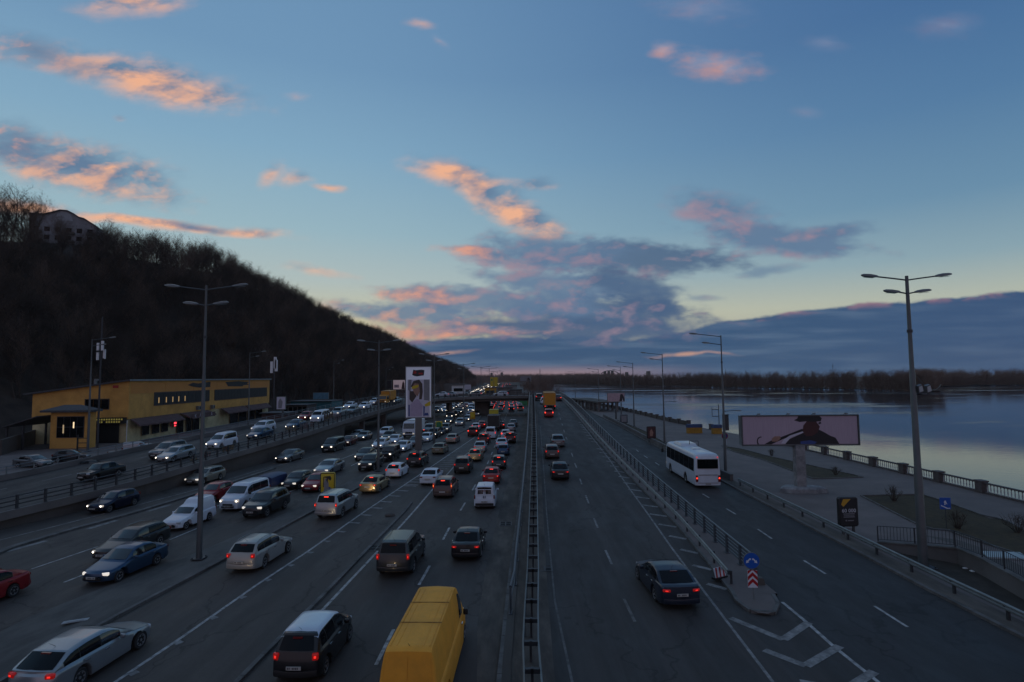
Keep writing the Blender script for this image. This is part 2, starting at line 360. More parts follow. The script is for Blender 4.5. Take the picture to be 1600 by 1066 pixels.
M['fog_on'] = mat('fog_lamp_lit', (0.8, 0.7, 0.5), 0.2, emit=(1.0, 0.72, 0.42), estr=5.0)
M['tail_on'] = mat('tail_light_lit', (0.35, 0.01, 0.01), 0.2, emit=(1.0, 0.03, 0.02), estr=.95)
M['tail_brake'] = mat('tail_light_braking', (0.4, 0.02, 0.01), 0.2, emit=(1.0, 0.05, 0.028), estr=1.9)
M['tail_amber'] = mat('tail_light_amber', (0.5, 0.1, 0.02), 0.2, emit=(1.0, 0.2, 0.05), estr=1.8)
M['tail_lens'] = mat('tail_lens', (0.22, 0.012, 0.012), 0.15, emit=(1, .02, .015), estr=.14)
M['tail_off'] = mat('tail_light_unlit', (0.16, 0.012, 0.012), 0.15)

# ------------------------------------------------------------------ mesh building
class MB:
    def __init__(s): s.v = []; s.f = []; s.m = []
    def add(s, vs, fs, mi=0):
        o = len(s.v); s.v += [tuple(p) for p in vs]; s.f += [tuple(i + o for i in f) for f in fs]; s.m += [mi] * len(fs)
    def box(s, c, d, rot=0.0, mi=0, taper=1.0, M4=None):
        x, y, z = (q / 2 for q in d); cr, sr = cos(rot), sin(rot); P = []
        for k, zz in ((1, -z), (taper, z)):
            for xx, yy in ((-x, -y), (x, -y), (x, y), (-x, y)):
                xx *= k; yy *= k
                P.append((c[0] + xx * cr - yy * sr, c[1] + xx * sr + yy * cr, c[2] + zz))
        s.add(P, [(3, 2, 1, 0), (4, 5, 6, 7), (0, 1, 5, 4), (1, 2, 6, 5), (2, 3, 7, 6), (3, 0, 4, 7)], mi)
    def tube(s, p0, p1, r0, r1=None, n=6, mi=0, cap=True):
        r1 = r0 if r1 is None else r1
        p0, p1 = Vector(p0), Vector(p1); d = p1 - p0
        if d.length < 1e-6: return
        q = d.to_track_quat('Z', 'Y'); P = []
        for p, r in ((p0, r0), (p1, r1)):
            for k in range(n):
                a = 2 * pi * k / n; P.append(p + q @ Vector((r * cos(a), r * sin(a), 0)))
        fs = [(k, (k + 1) % n, n + (k + 1) % n, n + k) for k in range(n)]
        if cap: fs += [tuple(range(n - 1, -1, -1)), tuple(range(n, 2 * n))]
        s.add(P, fs, mi)
    def path(s, pts, r, n=6, mi=0):
        for a, b in zip(pts, pts[1:]): s.tube(a, b, r, r, n, mi)
    def bar(s, p0, p1, w, h, mi=0):
        """rectangular bar between two points, w across (horizontal), h high"""
        p0, p1 = Vector(p0), Vector(p1); d = p1 - p0; sd = Vector((d.y, -d.x, 0))
        if sd.length < 1e-6: sd = Vector((1, 0, 0))
        sd.normalize(); sd *= w / 2; up = Vector((0, 0, h / 2))
        if abs(d.z) > 0.9 * d.length: up = Vector((0, 1, 0)).cross(sd).normalized() * h / 2 if sd.length else up
        P = [p0 - sd - up, p0 + sd - up, p0 + sd + up, p0 - sd + up, p1 - sd - up, p1 + sd - up, p1 + sd + up, p1 - sd + up]
        s.add(P, [(0, 1, 2, 3), (7, 6, 5, 4), (0, 4, 5, 1), (1, 5, 6, 2), (2, 6, 7, 3), (3, 7, 4, 0)], mi)
    def prism(s, poly, z0, z1, mi=0):
        n = len(poly); P = [(p[0], p[1], z0 if len(p) < 3 else p[2] + z0) for p in poly] + [(p[0], p[1], z1 if len(p) < 3 else p[2] + z1) for p in poly]
        s.add(P, [tuple(range(n - 1, -1, -1)), tuple(range(n, 2 * n))] + [(k, (k + 1) % n, n + (k + 1) % n, n + k) for k in range(n)], mi)
    def rings(s, R, close=True, cap=True, mi=0):
        n = len(R[0]); P = [p for r in R for p in r]; fs = []
        for i in range(len(R) - 1):
            for k in range(n if close else n - 1):
                a, b = i * n + k, i * n + (k + 1) % n
                fs.append((a, b, b + n, a + n))
        if cap and close: fs += [tuple(range(n - 1, -1, -1)), tuple(range((len(R) - 1) * n, len(R) * n))]
        s.add(P, fs, mi)
    def strip(s, A, B, mi=0):
        n = len(A); s.add(list(A) + list(B), [(i, n + i, n + i + 1, i + 1) for i in range(n - 1)], mi)
    def mesh(s, name, smooth=None, weld=False):
        me = bpy.data.meshes.new(name); me.from_pydata(s.v, [], s.f)
        if any(s.m): me.polygons.foreach_set('material_index', s.m)
        bm = bmesh.new(); bm.from_mesh(me)
        if weld: bmesh.ops.remove_doubles(bm, verts=bm.verts, dist=0.0004)
        bmesh.ops.recalc_face_normals(bm, faces=bm.faces); bm.to_mesh(me); bm.free()
        if smooth is not None:
            me.shade_smooth(); me.set_sharp_from_angle(angle=radians(smooth))
        me.update(); return me
    def build(s, name, mats, parent=None, smooth=None, **kw):
        return link(name, s.mesh(name, smooth), mats, parent, **kw)

def link(name, me, mats, parent=None, label=None, cat=None, group=None, kind=None):
    if not isinstance(mats, (list, tuple)): mats = [mats]
    if mats and not me.materials:
        for m in mats: me.materials.append(m)
    o = bpy.data.objects.new(name, me); C.objects.link(o)
    if parent: o.parent = parent
    return tag(o, label, cat, group, kind)

def tag(o, label=None, cat=None, group=None, kind=None):
    for k, v in (('label', label), ('category', cat), ('group', group), ('kind', kind)):
        if v: o[k] = v
    return o

def empty(name, loc=(0, 0, 0), rz=0.0, label=None, cat=None, group=None, kind=None):
    o = bpy.data.objects.new(name, None); C.objects.link(o); o.location = loc; o.rotation_euler = (0, 0, rz); o.empty_display_size = 0.3
    return tag(o, label, cat, group, kind)

def same(src, name, parent, loc=(0, 0, 0), rot=(0, 0, 0), scale=None):
    """another object on the same mesh"""
    o = bpy.data.objects.new(name, src.data if hasattr(src, 'data') else src); C.objects.link(o)
    o.parent = parent; o.location = loc; o.rotation_euler = rot
    if scale: o.scale = scale
    return o

def interp(pts, x):
    if x <= pts[0][0]: return pts[0][1]
    for (a, b), (c, d) in zip(pts, pts[1:]):
        if x <= c: return b + (d - b) * (x - a) / (c - a) if c > a else d
    return pts[-1][1]

def fill(name, pts, m, kind='structure', **kw):
    """flat sheet from an outline of 3-D points, triangulated"""
    bm = bmesh.new(); vs_ = [bm.verts.new(p) for p in pts]
    f = bm.faces.new(vs_); f.normal_update()
    if f.normal.z < 0: f.normal_flip()
    bmesh.ops.triangulate(bm, faces=[f])
    me = bpy.data.meshes.new(name); bm.to_mesh(me); bm.free()
    return link(name, me, m, kind=kind, **kw)

def resample(pts, step):
    P = [Vector(p) for p in pts]; out = [P[0]]; rest = step
    for a, b in zip(P, P[1:]):
        d = (b - a).length; t = rest
        while t <= d: out.append(a + (b - a) * (t / d)); t += step
        rest = t - d
    if (out[-1] - P[-1]).length > step * 0.3: out.append(P[-1])
    return out

def smooth_line(pts, n=6):
    """Catmull-Rom through the points"""
    P = [Vector(p) for p in pts]; P = [2 * P[0] - P[1]] + P + [2 * P[-1] - P[-2]]; out = []
    for i in range(1, len(P) - 2):
        a, b, c, d = P[i - 1:i + 3]
        for k in range(n):
            t = k / n
            out.append(0.5 * (2 * b + (c - a) * t + (2 * a - 5 * b + 4 * c - d) * t * t + (3 * b - a - 3 * c + d) * t ** 3))
    out.append(P[-2]); return out

def offset_line(pts, d):
    """shift a polyline sideways (to its right) by d"""
    out = []
    for i, p in enumerate(pts):
        a, b = pts[max(i - 1, 0)], pts[min(i + 1, len(pts) - 1)]
        t = Vector((b[0] - a[0], b[1] - a[1], 0)).normalized()
        out.append(Vector((p[0] + t.y * d, p[1] - t.x * d, p[2] if len(p) > 2 else 0)))
    return out

# ------------------------------------------------------------------ lie of the land
def zc(Y):                     # carriageway climbing to the overpass
    s = min(max((Y - 29) / 128, 0), 1)
    return 5.5 * (s - sin(2 * pi * s) / (2 * pi) * 0.45)
def zl(Y):                     # slip road coming down from the overpass
    return min(max(0.95 + (Y - 38) * 0.0375, 0.0), 5.5)
def W0(Y): return interp([(0, -0.75), (20, -0.5), (32, -0.1), (46, 0.5), (80, 1.9), (160, 4.8)], Y)      # foot of the wall left of it
def XL(Y): return interp([(26, 10.8), (32, 11.25), (42, 11.8), (60, 11.85), (110, 12.25), (160, 12.65)], Y)
def XR(Y): return interp([(0, 12.6), (30, 12.9), (60, 13.1), (110, 13.5), (160, 13.9)], Y)               # its right edge, under the fence
EDGE = smooth_line([(-50, 2, 0), (-46, 14, 0), (-41.8, 30, 0), (-38.6, 42, 0), (-35.9, 52, 0), (-34.2, 66, 0), (-32.2, 82, 0), (-31, 100, 0), (-29.6, 118, 0),
                    (-27.2, 136, 0), (-22.4, 150, 0), (-14, 157.5, 0), (-5, 160.3, 0), (4.7, 160.5, 0)], 8)
EDGE = [Vector((p.x, p.y, zl(p.y))) for p in EDGE]
FAR = smooth_line([(-66, 2, 0), (-62, 14, 0), (-56.5, 32, 0), (-52.4, 45, 0), (-49.4, 56, 0), (-47.8, 72, 0), (-44.6, 92, 0), (-42.6, 110, 0), (-41, 124, 0),
                   (-39, 140, 0), (-34, 158, 0), (-22, 170, 0), (-7, 174.5, 0), (6, 173.6, 0)], 8)
FAR = [Vector((p.x, p.y, zl(p.y))) for p in FAR]
LAND = 0.75                    # ground level of the yard behind the slip road

# shore line of the near bank
SHORE = [(43.4, -60), (43.2, 60), (42.4, 98), (40.5, 112), (38, 130), (36.8, 157), (34.6, 195), (30, 235), (24, 300), (24, 420), (30, 640), (36, 1260)]
fill('ground', [Vector((x, y, -0.06)) for x, y in SHORE] + [Vector((-2500, 1260, -0.06)), Vector((-2500, -60, -0.06))], M['soil'])

# water
wm = bpy.data.materials.new('river_water'); wm.use_nodes = True
nt = wm.node_tree; p_ = nt.nodes['Principled BSDF']; L_ = nt.links
p_.inputs['Base Color'].default_value = (0.006, 0.019, 0.036, 1); p_.inputs['IOR'].default_value = 1.33; p_.inputs['Specular IOR Level'].default_value = 0.5
t_ = nt.nodes.new('ShaderNodeTexCoord')
def _nz(scale, st, det, ro=0.55):
    mp = nt.nodes.new('ShaderNodeMapping'); mp.inputs['Scale'].default_value = st; L_.new(t_.outputs['Object'], mp.inputs[0])
    n = nt.nodes.new('ShaderNodeTexNoise'); n.inputs['Scale'].default_value = scale; n.inputs['Detail'].default_value = det; n.inputs['Roughness'].default_value = ro
    L_.new(mp.outputs[0], n.inputs['Vector']); return n.outputs[0]
bands = _nz(0.02, (0.35, 1.0, 1), 5, 0.65)
mr = nt.nodes.new('ShaderNodeMapRange'); mr.interpolation_type = 'SMOOTHSTEP'; L_.new(bands, mr.inputs[0])
mr.inputs[1].default_value = 0.5; mr.inputs[2].default_value = 0.66; mr.inputs[3].default_value = 0.05; mr.inputs[4].default_value = 0.26
L_.new(mr.outputs[0], p_.inputs['Roughness'])
ms = nt.nodes.new('ShaderNodeMapRange'); ms.interpolation_type = 'SMOOTHSTEP'; L_.new(bands, ms.inputs[0])
ms.inputs[1].default_value = 0.46; ms.inputs[2].default_value = 0.66; ms.inputs[3].default_value = 0.16; ms.inputs[4].default_value = 0.8
b_ = nt.nodes.new('ShaderNodeBump'); b_.inputs['Distance'].default_value = 0.06
L_.new(_nz(0.9, (0.5, 1, 1), 4), b_.inputs['Height']); L_.new(ms.outputs[0], b_.inputs['Strength']); L_.new(b_.outputs[0], p_.inputs['Normal'])
fill('water', [Vector((x, y, -4.0)) for x, y in ((15, -60), (4500, -60), (4500, 3200), (15, 3200))], wm)
mb = MB(); mb.strip([Vector((x, y, 0.0)) for x, y in SHORE], [Vector((x + 0.6, y, -4.5)) for x, y in SHORE])
mb.build('embankment_wall', M['concrete_dark'], label='sloping concrete river wall under the promenade balustrade', cat='river wall')

# the far shore: a low wooded bank and a wooded spit in front of it
bank1 = [at(px, py, -4) for px, py in ((832, 599.2), (900, 600.5), (1000, 602.5), (1080, 604), (1140, 605.4), (1200, 606.3), (1260, 607), (1320, 608), (1380, 609.4), (1430, 611.2), (1462, 612.0), (1471, 610.6), (1450, 606.5))]
spit_top = [at(px, py, -4) for px, py in ((1450, 604.8), (1520, 602.6), (1620, 601.5), (1700, 601))]
fill('far_bank', [Vector((p.x, p.y, -3.7)) for p in bank1] + [Vector((p.x, p.y, -3.7)) for p in spit_top] + [Vector((4400, 700, -3.7)), Vector((4400, 3100, -3.7)), Vector((-2500, 3100, -3.7)), Vector((-2500, 1255, -3.7))], M['leaf_litter'])
BANK1, SPIT = bank1, spit_top

# roads on the level
flat = lambda pts, z: [Vector((p[0], p[1], z)) for p in pts]
base_edge = [(p.x, p.y) for p in EDGE if p.y < 152]
fill('road', flat(base_edge, 0.0) + flat([(-22, 240), (-20, 420), (-12, 700), (20, 700), (12, 420), (9, 240), (4.75, 159)], 0.0) + flat([(W0(y), y) for y in (140, 110, 80, 60, 46, 32, 20, 2)], 0.0), M['asphalt_old'])
fill('service_road', flat([(12.9, -4), (12.9, 31), (13.1, 60), (13.5, 110), (13.9, 160), (12, 200), (24.5, 200), (23.4, 124), (22.4, 97), (22.2, 79), (21.5, 55), (21.1, 35), (20.9, 29), (21.1, 23), (21.2, -4)], 0.0), M['asphalt_new'])
# climbing carriageway: surface and the solid embankment that carries it
ys = [-4, 6, 14, 22, 29, 34, 40, 46, 54, 62, 70, 80, 90, 100, 110, 120, 130, 140, 150, 160.5]
mb = MB(); mb.strip([Vector((W0(y) + 1.9, y, zc(y) + 0.004)) for y in ys], [Vector((XL(y) if y > 36 else 12.95, y, zc(y) + 0.004)) for y in ys])
mb.build('climbing_road', M['asphalt'], kind='structure')
mb = MB(); mb.strip([Vector((W0(y), y, max(zc(y), 0.0) + 0.14)) for y in ys], [Vector((W0(y) + 1.9, y, zc(y) + 0.01)) for y in ys])
mb.build('verge', M['gutter'], kind='structure')
# left retaining wall, with a coping
mb = MB()
mb.strip([Vector((W0(y), y, -0.05)) for y in ys], [Vector((W0(y), y, zc(y) + 0.06)) for y in ys])
rw = mb.build('retaining_wall', M['concrete_dark'], label='dark concrete retaining wall below the pipe railing of the climbing road', cat='retaining wall')
mb = MB()
for a, b in zip(ys, ys[1:]):
    mb.bar((W0(a) + 0.12, a, zc(a) + 0.08), (W0(b) + 0.12, b, zc(b) + 0.08), 0.34, 0.16)
mb.build('coping', M['concrete_dark'], rw)
# right retaining wall with the footway strip on top
yr = [28.2] + [y for y in ys if y > 28.3]
mb = MB()
mb.strip([Vector((XR(y) + 0.2, y, -0.05)) for y in yr], [Vector((XR(y) + 0.2, y, zc(y) + 0.12)) for y in yr])
rw2 = mb.build('retaining_wall', M['concrete_dark'], label='concrete wall under the barred fence facing the service road', cat='retaining wall')
tipL = [at(*q, 0.13) for q in ((1153, 941), (1166, 950), (1184, 957), (1200, 959), (1212, 955), (1217, 948), (1215, 940), (1206, 928))]
pts = [Vector((XL(y), y, zc(y) + 0.13)) for y in reversed(yr[1:])]
strip_o = MB()
strip_o.strip([Vector((XL(y), y, zc(y) + 0.13)) for y in yr], [Vector((XR(y) + 0.2, y, zc(y) + 0.13)) for y in yr])
b0 = Vector((XR(28.2) + 0.2, 28.2, 0.13))
kerb_line = [Vector((XL(y), y, zc(y) + 0.13)) for y in reversed(yr)] + tipL + [b0]
strip_o.build('footway', M['paving'], kind='structure')
fill('footway', [Vector((q_.x, q_.y, .124)) for q_ in [Vector((XL(28.2), 28.25, .13))] + tipL + [b0 + Vector((0, .05, 0))]], M['paving'])
def kerb(name, pts, w=0.16, h=0.14, m='kerb', step=None):
    """kerb stones laid end to end along a line; each stone has its own joint"""
    mb = MB(); P = resample(pts, step) if step else [Vector(p) for p in pts]
    for a, b in zip(P, P[1:]):
        d = (b - a) * 0.012
        mb.bar(a + d + Vector((0, 0, -h / 2 + 0.01)), b - d + Vector((0, 0, -h / 2 + 0.01)), w, h)
    return mb.build(name, M[m], kind='structure')
kerb('kerb', kerb_line, 0.18, 0.2, step=1.2)

# slip road deck (on its wall) and the bridge deck
ie = max(i for i, p in enumerate(EDGE) if p.y < 137); jf = max(i for i, p in enumerate(FAR) if p.y < 137)
def same_count(A, n):
    P = resample(A, sum((b - a).length for a, b in zip(A, A[1:])) / (n - 1) * 0.99999)
    return (P + [P[-1]] * n)[:n]
A = same_count(EDGE[:ie + 1], 40); B = same_count(FAR[:jf + 1], 40)
A = [Vector((p.x, p.y, zl(p.y))) for p in A]; B = [Vector((p.x, p.y, zl(p.y))) for p in B]
mb = MB(); mb.strip(A, B); mb.build('slip_road', M['asphalt'], kind='structure')
deck = [p for p in EDGE[ie:]] + [Vector((13.9, 160.5, 5.5)), Vector((13.4, 166, 5.5)), Vector((10.5, 171.4, 5.5))] + [p for p in reversed(FAR[jf:])]
fill('bridge_road', [Vector((p.x, p.y, zl(p.y))) for p in deck], M['asphalt'])

# overpass: walls, edge beams, underside, piers
ov = empty('overpass', (-20, 150, 0), label='low concrete road overpass carrying traffic across the highway', cat='overpass')
def opart(mb, name, m, **kw):
    o = mb.build(name, M[m], ov, **kw); o.matrix_parent_inverse = Matrix.Translation((20, -150, 0)); return o
wall_pts = [p for p in EDGE if p.y < 104]
ab = empty('ramp_wall', (-36, 50, 0), label='long stained concrete side wall of the slip road with faded graffiti', cat='wall')
def wpart(mb, name, m, **kw):
    o = mb.build(name, M[m], ab, **kw); o.matrix_parent_inverse = Matrix.Translation((36, -50, 0)); return o
mb = MB(); IN = offset_line(wall_pts, -0.18)
mb.strip([Vector((p.x, p.y, -0.05)) for p in IN], [Vector((p.x, p.y, max(zl(p.y) - 0.15, 0))) for p in IN])
e = IN[-1]; mb.add([(e.x, e.y, -0.05), (e.x - 10, e.y + 1, -0.05), (e.x - 10, e.y + 1, zl(e.y) - .6), (e.x, e.y, zl(e.y) - .6)], [(0, 1, 2, 3)])
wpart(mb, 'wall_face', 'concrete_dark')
mb = MB()
for a, b in zip(wall_pts, wall_pts[1:]):
    mb.bar(a + Vector((0, 0, -0.14)), b + Vector((0, 0, -0.14)), 0.3, 0.62)
wpart(mb, 'edge_beam', 'concrete')
gm = [mat('graffiti_rose', (0.16, 0.09, 0.09), 0.9, vary=0.3), mat('graffiti_grey', (0.20, 0.19, 0.2), 0.9, vary=0.3), mat('graffiti_ochre', (0.16, 0.12, 0.07), 0.9, vary=0.3)]
random.seed(5)
for k in range(16):
    i = random.randrange(len(IN) - 12, len(IN) - 2) if k < 10 else random.randrange(len(IN) - 40, len(IN) - 12)
    a, b = IN[i], IN[i + 1]; d = (b - a).normalized(); n = Vector((d.y, -d.x, 0)) * 0.012
    h = max(zl(a.y) - 0.6, 0.4); mb = MB(); z = 0.3 + random.random() * 0.3 * h; sz = h * (0.3 + 0.3 * random.random())
    for q in range(4):
        c = a + d * (q * sz * 0.75) + n; ph = random.random() * 6
        pl = [c + d * (sz * 0.42 * cos(t + ph) * (0.6 + 0.4 * random.random())) + Vector((0, 0, z + sz * 0.5 + sz * 0.5 * sin(t + ph))) for t in [j * pi / 3.5 for j in range(7)]]
        mb.add(pl, [tuple(range(7))])
    o = mb.build('graffiti', gm[k % 3], ab); o.matrix_parent_inverse = Matrix.Translation((36, -50, 0))
bridge_pts = [p for p in EDGE if p.y >= 102]
mb = MB()
for a, b in zip(bridge_pts, bridge_pts[1:]):
    mb.bar(a + Vector((0, 0, -0.18)), b + Vector((0, 0, -0.18)), 0.3, 0.75)
opart(mb, 'edge_beam', 'concrete')
mb = MB(); NP = offset_line(bridge_pts, -0.9)
for a, b in zip(NP, NP[1:]):
    mb.bar(a + Vector((0, 0, -0.75)), b + Vector((0, 0, -0.75)), 0.5, 1.2)
opart(mb, 'girder', 'concrete_dark')
fb = [p for p in FAR if p.y >= 100]; NF = offset_line(fb, 0.3)
mb = MB()
for a, b in zip(NF, NF[1:]):
    mb.bar(a + Vector((0, 0, -0.4)), b + Vector((0, 0, -0.4)), 0.4, 1.2)
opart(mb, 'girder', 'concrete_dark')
under = [Vector((p.x, p.y, zl(p.y) - 0.5)) for p in bridge_pts] + [Vector((8, 173, 5.0))] + [Vector((p.x, p.y, zl(p.y) - 0.5)) for p in reversed(fb)]
bmu = MB(); bmu.add(under, [tuple(range(len(under)))])
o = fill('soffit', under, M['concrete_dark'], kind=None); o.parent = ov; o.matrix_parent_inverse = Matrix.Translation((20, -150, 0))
pier_me = None
for (x, y, w, d, rz) in ((-31.8, 117, 0.9, 0.9, 0), (-40, 117, 0.9, 0.9, 0), (-30.4, 131, 0.9, 0.9, 0), (-38.5, 131, 0.9, 0.9, 0), (-27.5, 145, 1.2, 1.2, 0.3), (-35, 148, 1.2, 1.2, 0.3), (-18.5, 161, 0.9, 3.0, 0.4), (-9.2, 164, 4.0, 1.4, 0.1), (-9.0, 170, 4.0, 1.4, 0.1)):
    mb = MB(); zt = zl(y) - 0.5
    mb.box((0, 0, zt / 2), (w, d, zt)); mb.box((0, 0, zt - 0.25), (w * 1.25, d * 1.15, 0.4)); mb.box((0, 0, 0.15), (w * 1.2, d * 1.2, 0.3))
    o = mb.build('pier', M['concrete'] if w < 3 else M['concrete_dark'], ov); o.location = (x + 20, y - 150, 0); o.rotation_euler = (0, 0, rz)
mb = MB(); mb.box((6.5, 167, 2.4), (2.6, 13, 5.0)); opart(mb, 'abutment', 'concrete_dark')
# yard behind the slip road, a little above the highway
farb = [Vector((p.x - 0.3, p.y, LAND)) for p in FAR if p.y < 150]
fill('yard', farb + [Vector((-40, 190, LAND)), Vector((-34, 260, LAND)), Vector((-60, 260, LAND)), Vector((-80, 170, LAND)), Vector((-84, 110, LAND)), Vector((-120, 95, LAND)), Vector((-140, 2, LAND))], M['paving'])
mb = MB(); q = [p for p in FAR if p.y < 120]
mb.strip([Vector((p.x, p.y, 0)) for p in q], [Vector((p.x, p.y, zl(p.y) - .1)) for p in q])
wpart(mb, 'back_face', 'concrete_dark')

# ------------------------------------------------------------------ kerbs, medians, gutter
ml_left = [at(*q, 0.0) for q in ((-420, 1200), (-200, 1092), (0, 985), (100, 940), (200, 903), (307, 864), (400, 824), (480, 785), (545, 752), (600, 727), (648, 700), (686, 680), (716, 662), (738, 650))]
ml_right = [at(*q, 0.0) for q in ((-200, 1185), (-60, 1102), (60, 1034), (178, 967), (270, 918), (355, 874), (422, 836), (485, 802), (553, 767), (603, 740), (664, 706), (695, 690), (731, 671), (745, 660), (752, 650))]
def median(name, Lp, Rp, z, m, zleft=.012):
    mb = MB(); Ls, Rs = same_count(Lp, 30), same_count(Rp, 30)
    mb.strip([p + Vector((0, 0, zleft)) for p in Ls], [p + Vector((0, 0, z)) for p in Rs])
    mb.build(name, M[m], kind='structure')
    kerb('kerb', [p + Vector((0.0, 0, z)) for p in Rs], 0.2, z + 0.05, step=1.6)
median('median', ml_left, ml_right, 0.13, 'median')
sl_l = [at(*q, 0.0) for q in ((-40, 881), (17, 857), (110, 829), (200, 805), (282, 780), (345, 760), (400, 742), (430, 732))]
kerb('kerb', [p + Vector((0, 0, 0.12)) for p in sl_l], 0.45, 0.16, step=1.6)
is_r = [at(*q, 0.0) for q in ((340, 1100), (400, 1037), (500, 937), (570, 864), (632, 800), (643, 786))]
is_l = [at(*q, 0.0) for q in ((210, 1100), (300, 1030), (430, 930), (520, 860), (590, 803), (612, 786))]
median('traffic_island', is_l, is_r, 0.10, 'asphalt_old')
gl = [at(*q, 0.004) for q in ((735, 1120), (745, 1066), (746, 975), (760, 882), (780, 800), (792, 760), (804, 709), (815, 665), (820, 645), (822, 636))]
gr = [Vector((W0(p.y) - 0.02, p.y, 0.004)) for p in gl]
mb = MB(); mb.strip([p for p in gl], gr); mb.build('gutter', M['gutter'], kind='structure')
# paved strip in front of the retaining wall
pk = [at(*q, 0.0) for q in ((778, 1140), (782, 1066), (784, 980), (797, 884), (810, 797), (821, 709), (826, 650))]
kerb('kerb', [Vector((W0(p.y) - 0.1, p.y, 0.13)) for p in pk], 0.22, 0.17, step=1.5)
# drain covers
for k, (px, py) in enumerate(((790, 822), (852, 895), (585, 861), (425, 741))):
    mb = MB(); p = at(px, py, 0.0)
    mb.box((0, 0, 0.012), (0.85, 0.08, 0.024)); mb.box((0, .55, .012), (0.85, 0.08, .024)); mb.box((0, 1.1, .012), (.85, .08, .024))
    for x in (-.42, 0, .42): mb.box((x, .55, .0125), (.06, 1.05, .022))
    dp = empty('drain_grate', (p.x, p.y, zc(p.y) + 0.012 if px > 830 else 0.008), 0, ['iron drain grate in the gutter right of the small white van', 'iron drain grate beside the climbing road, near its guardrail', 'iron drain grate on the traffic island beside the grey wagon', 'dark drain grate on the slip lane kerb behind the lamp'][k], 'drain grate')
    mb.build('frame', M['steel_dark'], dp)
    mb = MB(); mb.box((0, 0.55, 0.006), (.8, 1.05, .004)); mb.build('grate', M['undercar'], dp)

# ------------------------------------------------------------------ markings
mk = MB(); mw = MB(); mf = MB()
def line(pts, w, z=0.008, mbx=mk, fz=None):
    P = [Vector(p) for p in pts]
    Lf, Rt = offset_line(P, -w / 2), offset_line(P, w / 2)
    up = lambda p: Vector((p.x, p.y, (fz(p.y) if fz else 0) + z))
    mbx.strip([up(p) for p in Lf], [up(p) for p in Rt])
def dashes(pts, n0, dash, gap, w, fz=None, mbx=mk, z=0.008):
    P = [Vector(p) for p in pts]; tot = sum((b - a).length for a, b in zip(P, P[1:])); s = n0
    def pt(s):
        for a, b in zip(P, P[1:]):
            d = (b - a).length
            if s <= d: return a + (b - a) * (s / d)
            s -= d
        return P[-1]
    while s + dash < tot:
        line([pt(max(s, 0)), pt(s + dash)], w, z, mbx, fz); s += dash + gap
# right-hand carriageway
line(resample([at(*q) for q in ((470, 990), (504, 953), (587, 865), (646, 800), (674, 767), (698, 742), (722, 715), (744, 698), (760, 672), (772, 650))], 2.0), 0.16)
dl = [at(*q) for q in ((576, 1066), (600, 1010), (640, 940), (675, 878), (700, 828), (720, 797), (735, 772), (746, 752), (757, 735), (766, 715), (776, 690), (784, 668), (790, 652), (797, 635))]
for a, b in (((583, 1066), (590, 1050)), ((672, 884), (680, 868)), ((697, 834), (704, 822)), ((716, 802), (722, 794)), ((732, 775), (738, 767)), ((743, 753), (749, 743)), ((755, 739), (759, 731)), ((764, 722), (767, 715))):
    pass
dashes(dl, 1.2, 3.0, 5.2, 0.15)
line([at(*q) for q in ((120, 1110), (180, 1066), (290, 992), (400, 915), (482, 861), (569, 800), (657, 741), (698, 713), (757, 673), (770, 660))], 0.16)
tick = [at(*q) for q in ((120, 1110), (180, 1066), (290, 992), (400, 915), (482, 861), (569, 800), (657, 741), (698, 713), (757, 673))]
for base in [q for q in resample(tick, 2.4) if q.y < 58] + [q for q in resample(tick, 1.5) if q.y >= 58]:                      # short hatch ticks along it
    ln = interp([(30, .32), (38, .5), (44, .95), (56, 1.3), (62, 1.7), (80, 3.2), (110, 1.4)], base.y)
    if 20 < base.y < 118: line([base + Vector((0.06, 0, 0)), base + Vector((ln, -.18 * ln - .1, 0))], .32 if base.y < 60 else .26, 0.009, mw)
# oncoming carriageway
dashes([at(*q) for q in ((36, 932), (94, 912), (114, 906), (250, 850), (276, 839), (337, 814), (364, 804), (440, 774), (538, 733), (580, 713), (630, 690), (672, 668), (700, 651), (716, 640))], 2.0, 3.0, 5.0, 0.14)
dashes([at(*q) for q in ((36, 894), (127, 862), (250, 822), (330, 795), (430, 756), (524, 721), (553, 710), (600, 690), (640, 670), (672, 655))], 0.5, 7.0, 3.5, 0.14)
line([at(*q) for q in ((-60, 862), (0, 844), (100, 819), (197, 794), (300, 767), (400, 736), (470, 719), (527, 703), (583, 688), (630, 672), (655, 660))], 0.15, mbx=mw)
dashes([at(*q) for q in ((-20, 870), (100, 838), (200, 808), (290, 782))], 1, 2.5, 3, 0.4, mbx=mw)
# climbing road
line([on(*q, zc) for q in ((905, 1110), (894, 1066), (867, 940), (859, 857), (854, 800), (850, 740), (846, 690), (843, 645), (842, 630))], 0.10, 0.012, mf, zc)
line([on(*q, zc) for q in ((1240, 1110), (1200, 1056), (1102, 927), (1050, 857), (1010, 800), (983, 763), (952, 718), (912, 667), (895, 641), (884, 625))], 0.13, 0.012, mw, zc)
for k, q in enumerate((((975, 936), (992, 972)), ((946, 860), (956, 882)), ((928, 810), (934, 825)), ((915, 774), (920, 787)), ((906, 748), (909, 757)), ((898, 724), (901, 731)), ((893, 708), (895, 714)), ((888, 694), (890, 699)), ((884, 683), (886, 687)), ((881, 672), (882, 676)), ((878, 662), (879, 665)), ((875, 653), (876, 656)), ((873, 645), (874, 648)), ((871, 638), (872, 640)), ((869, 632), (870, 634)))):
    line([on(*q[1], zc), on(*q[0], zc)], 0.14, 0.012, mf if k < 1 else mw, zc)
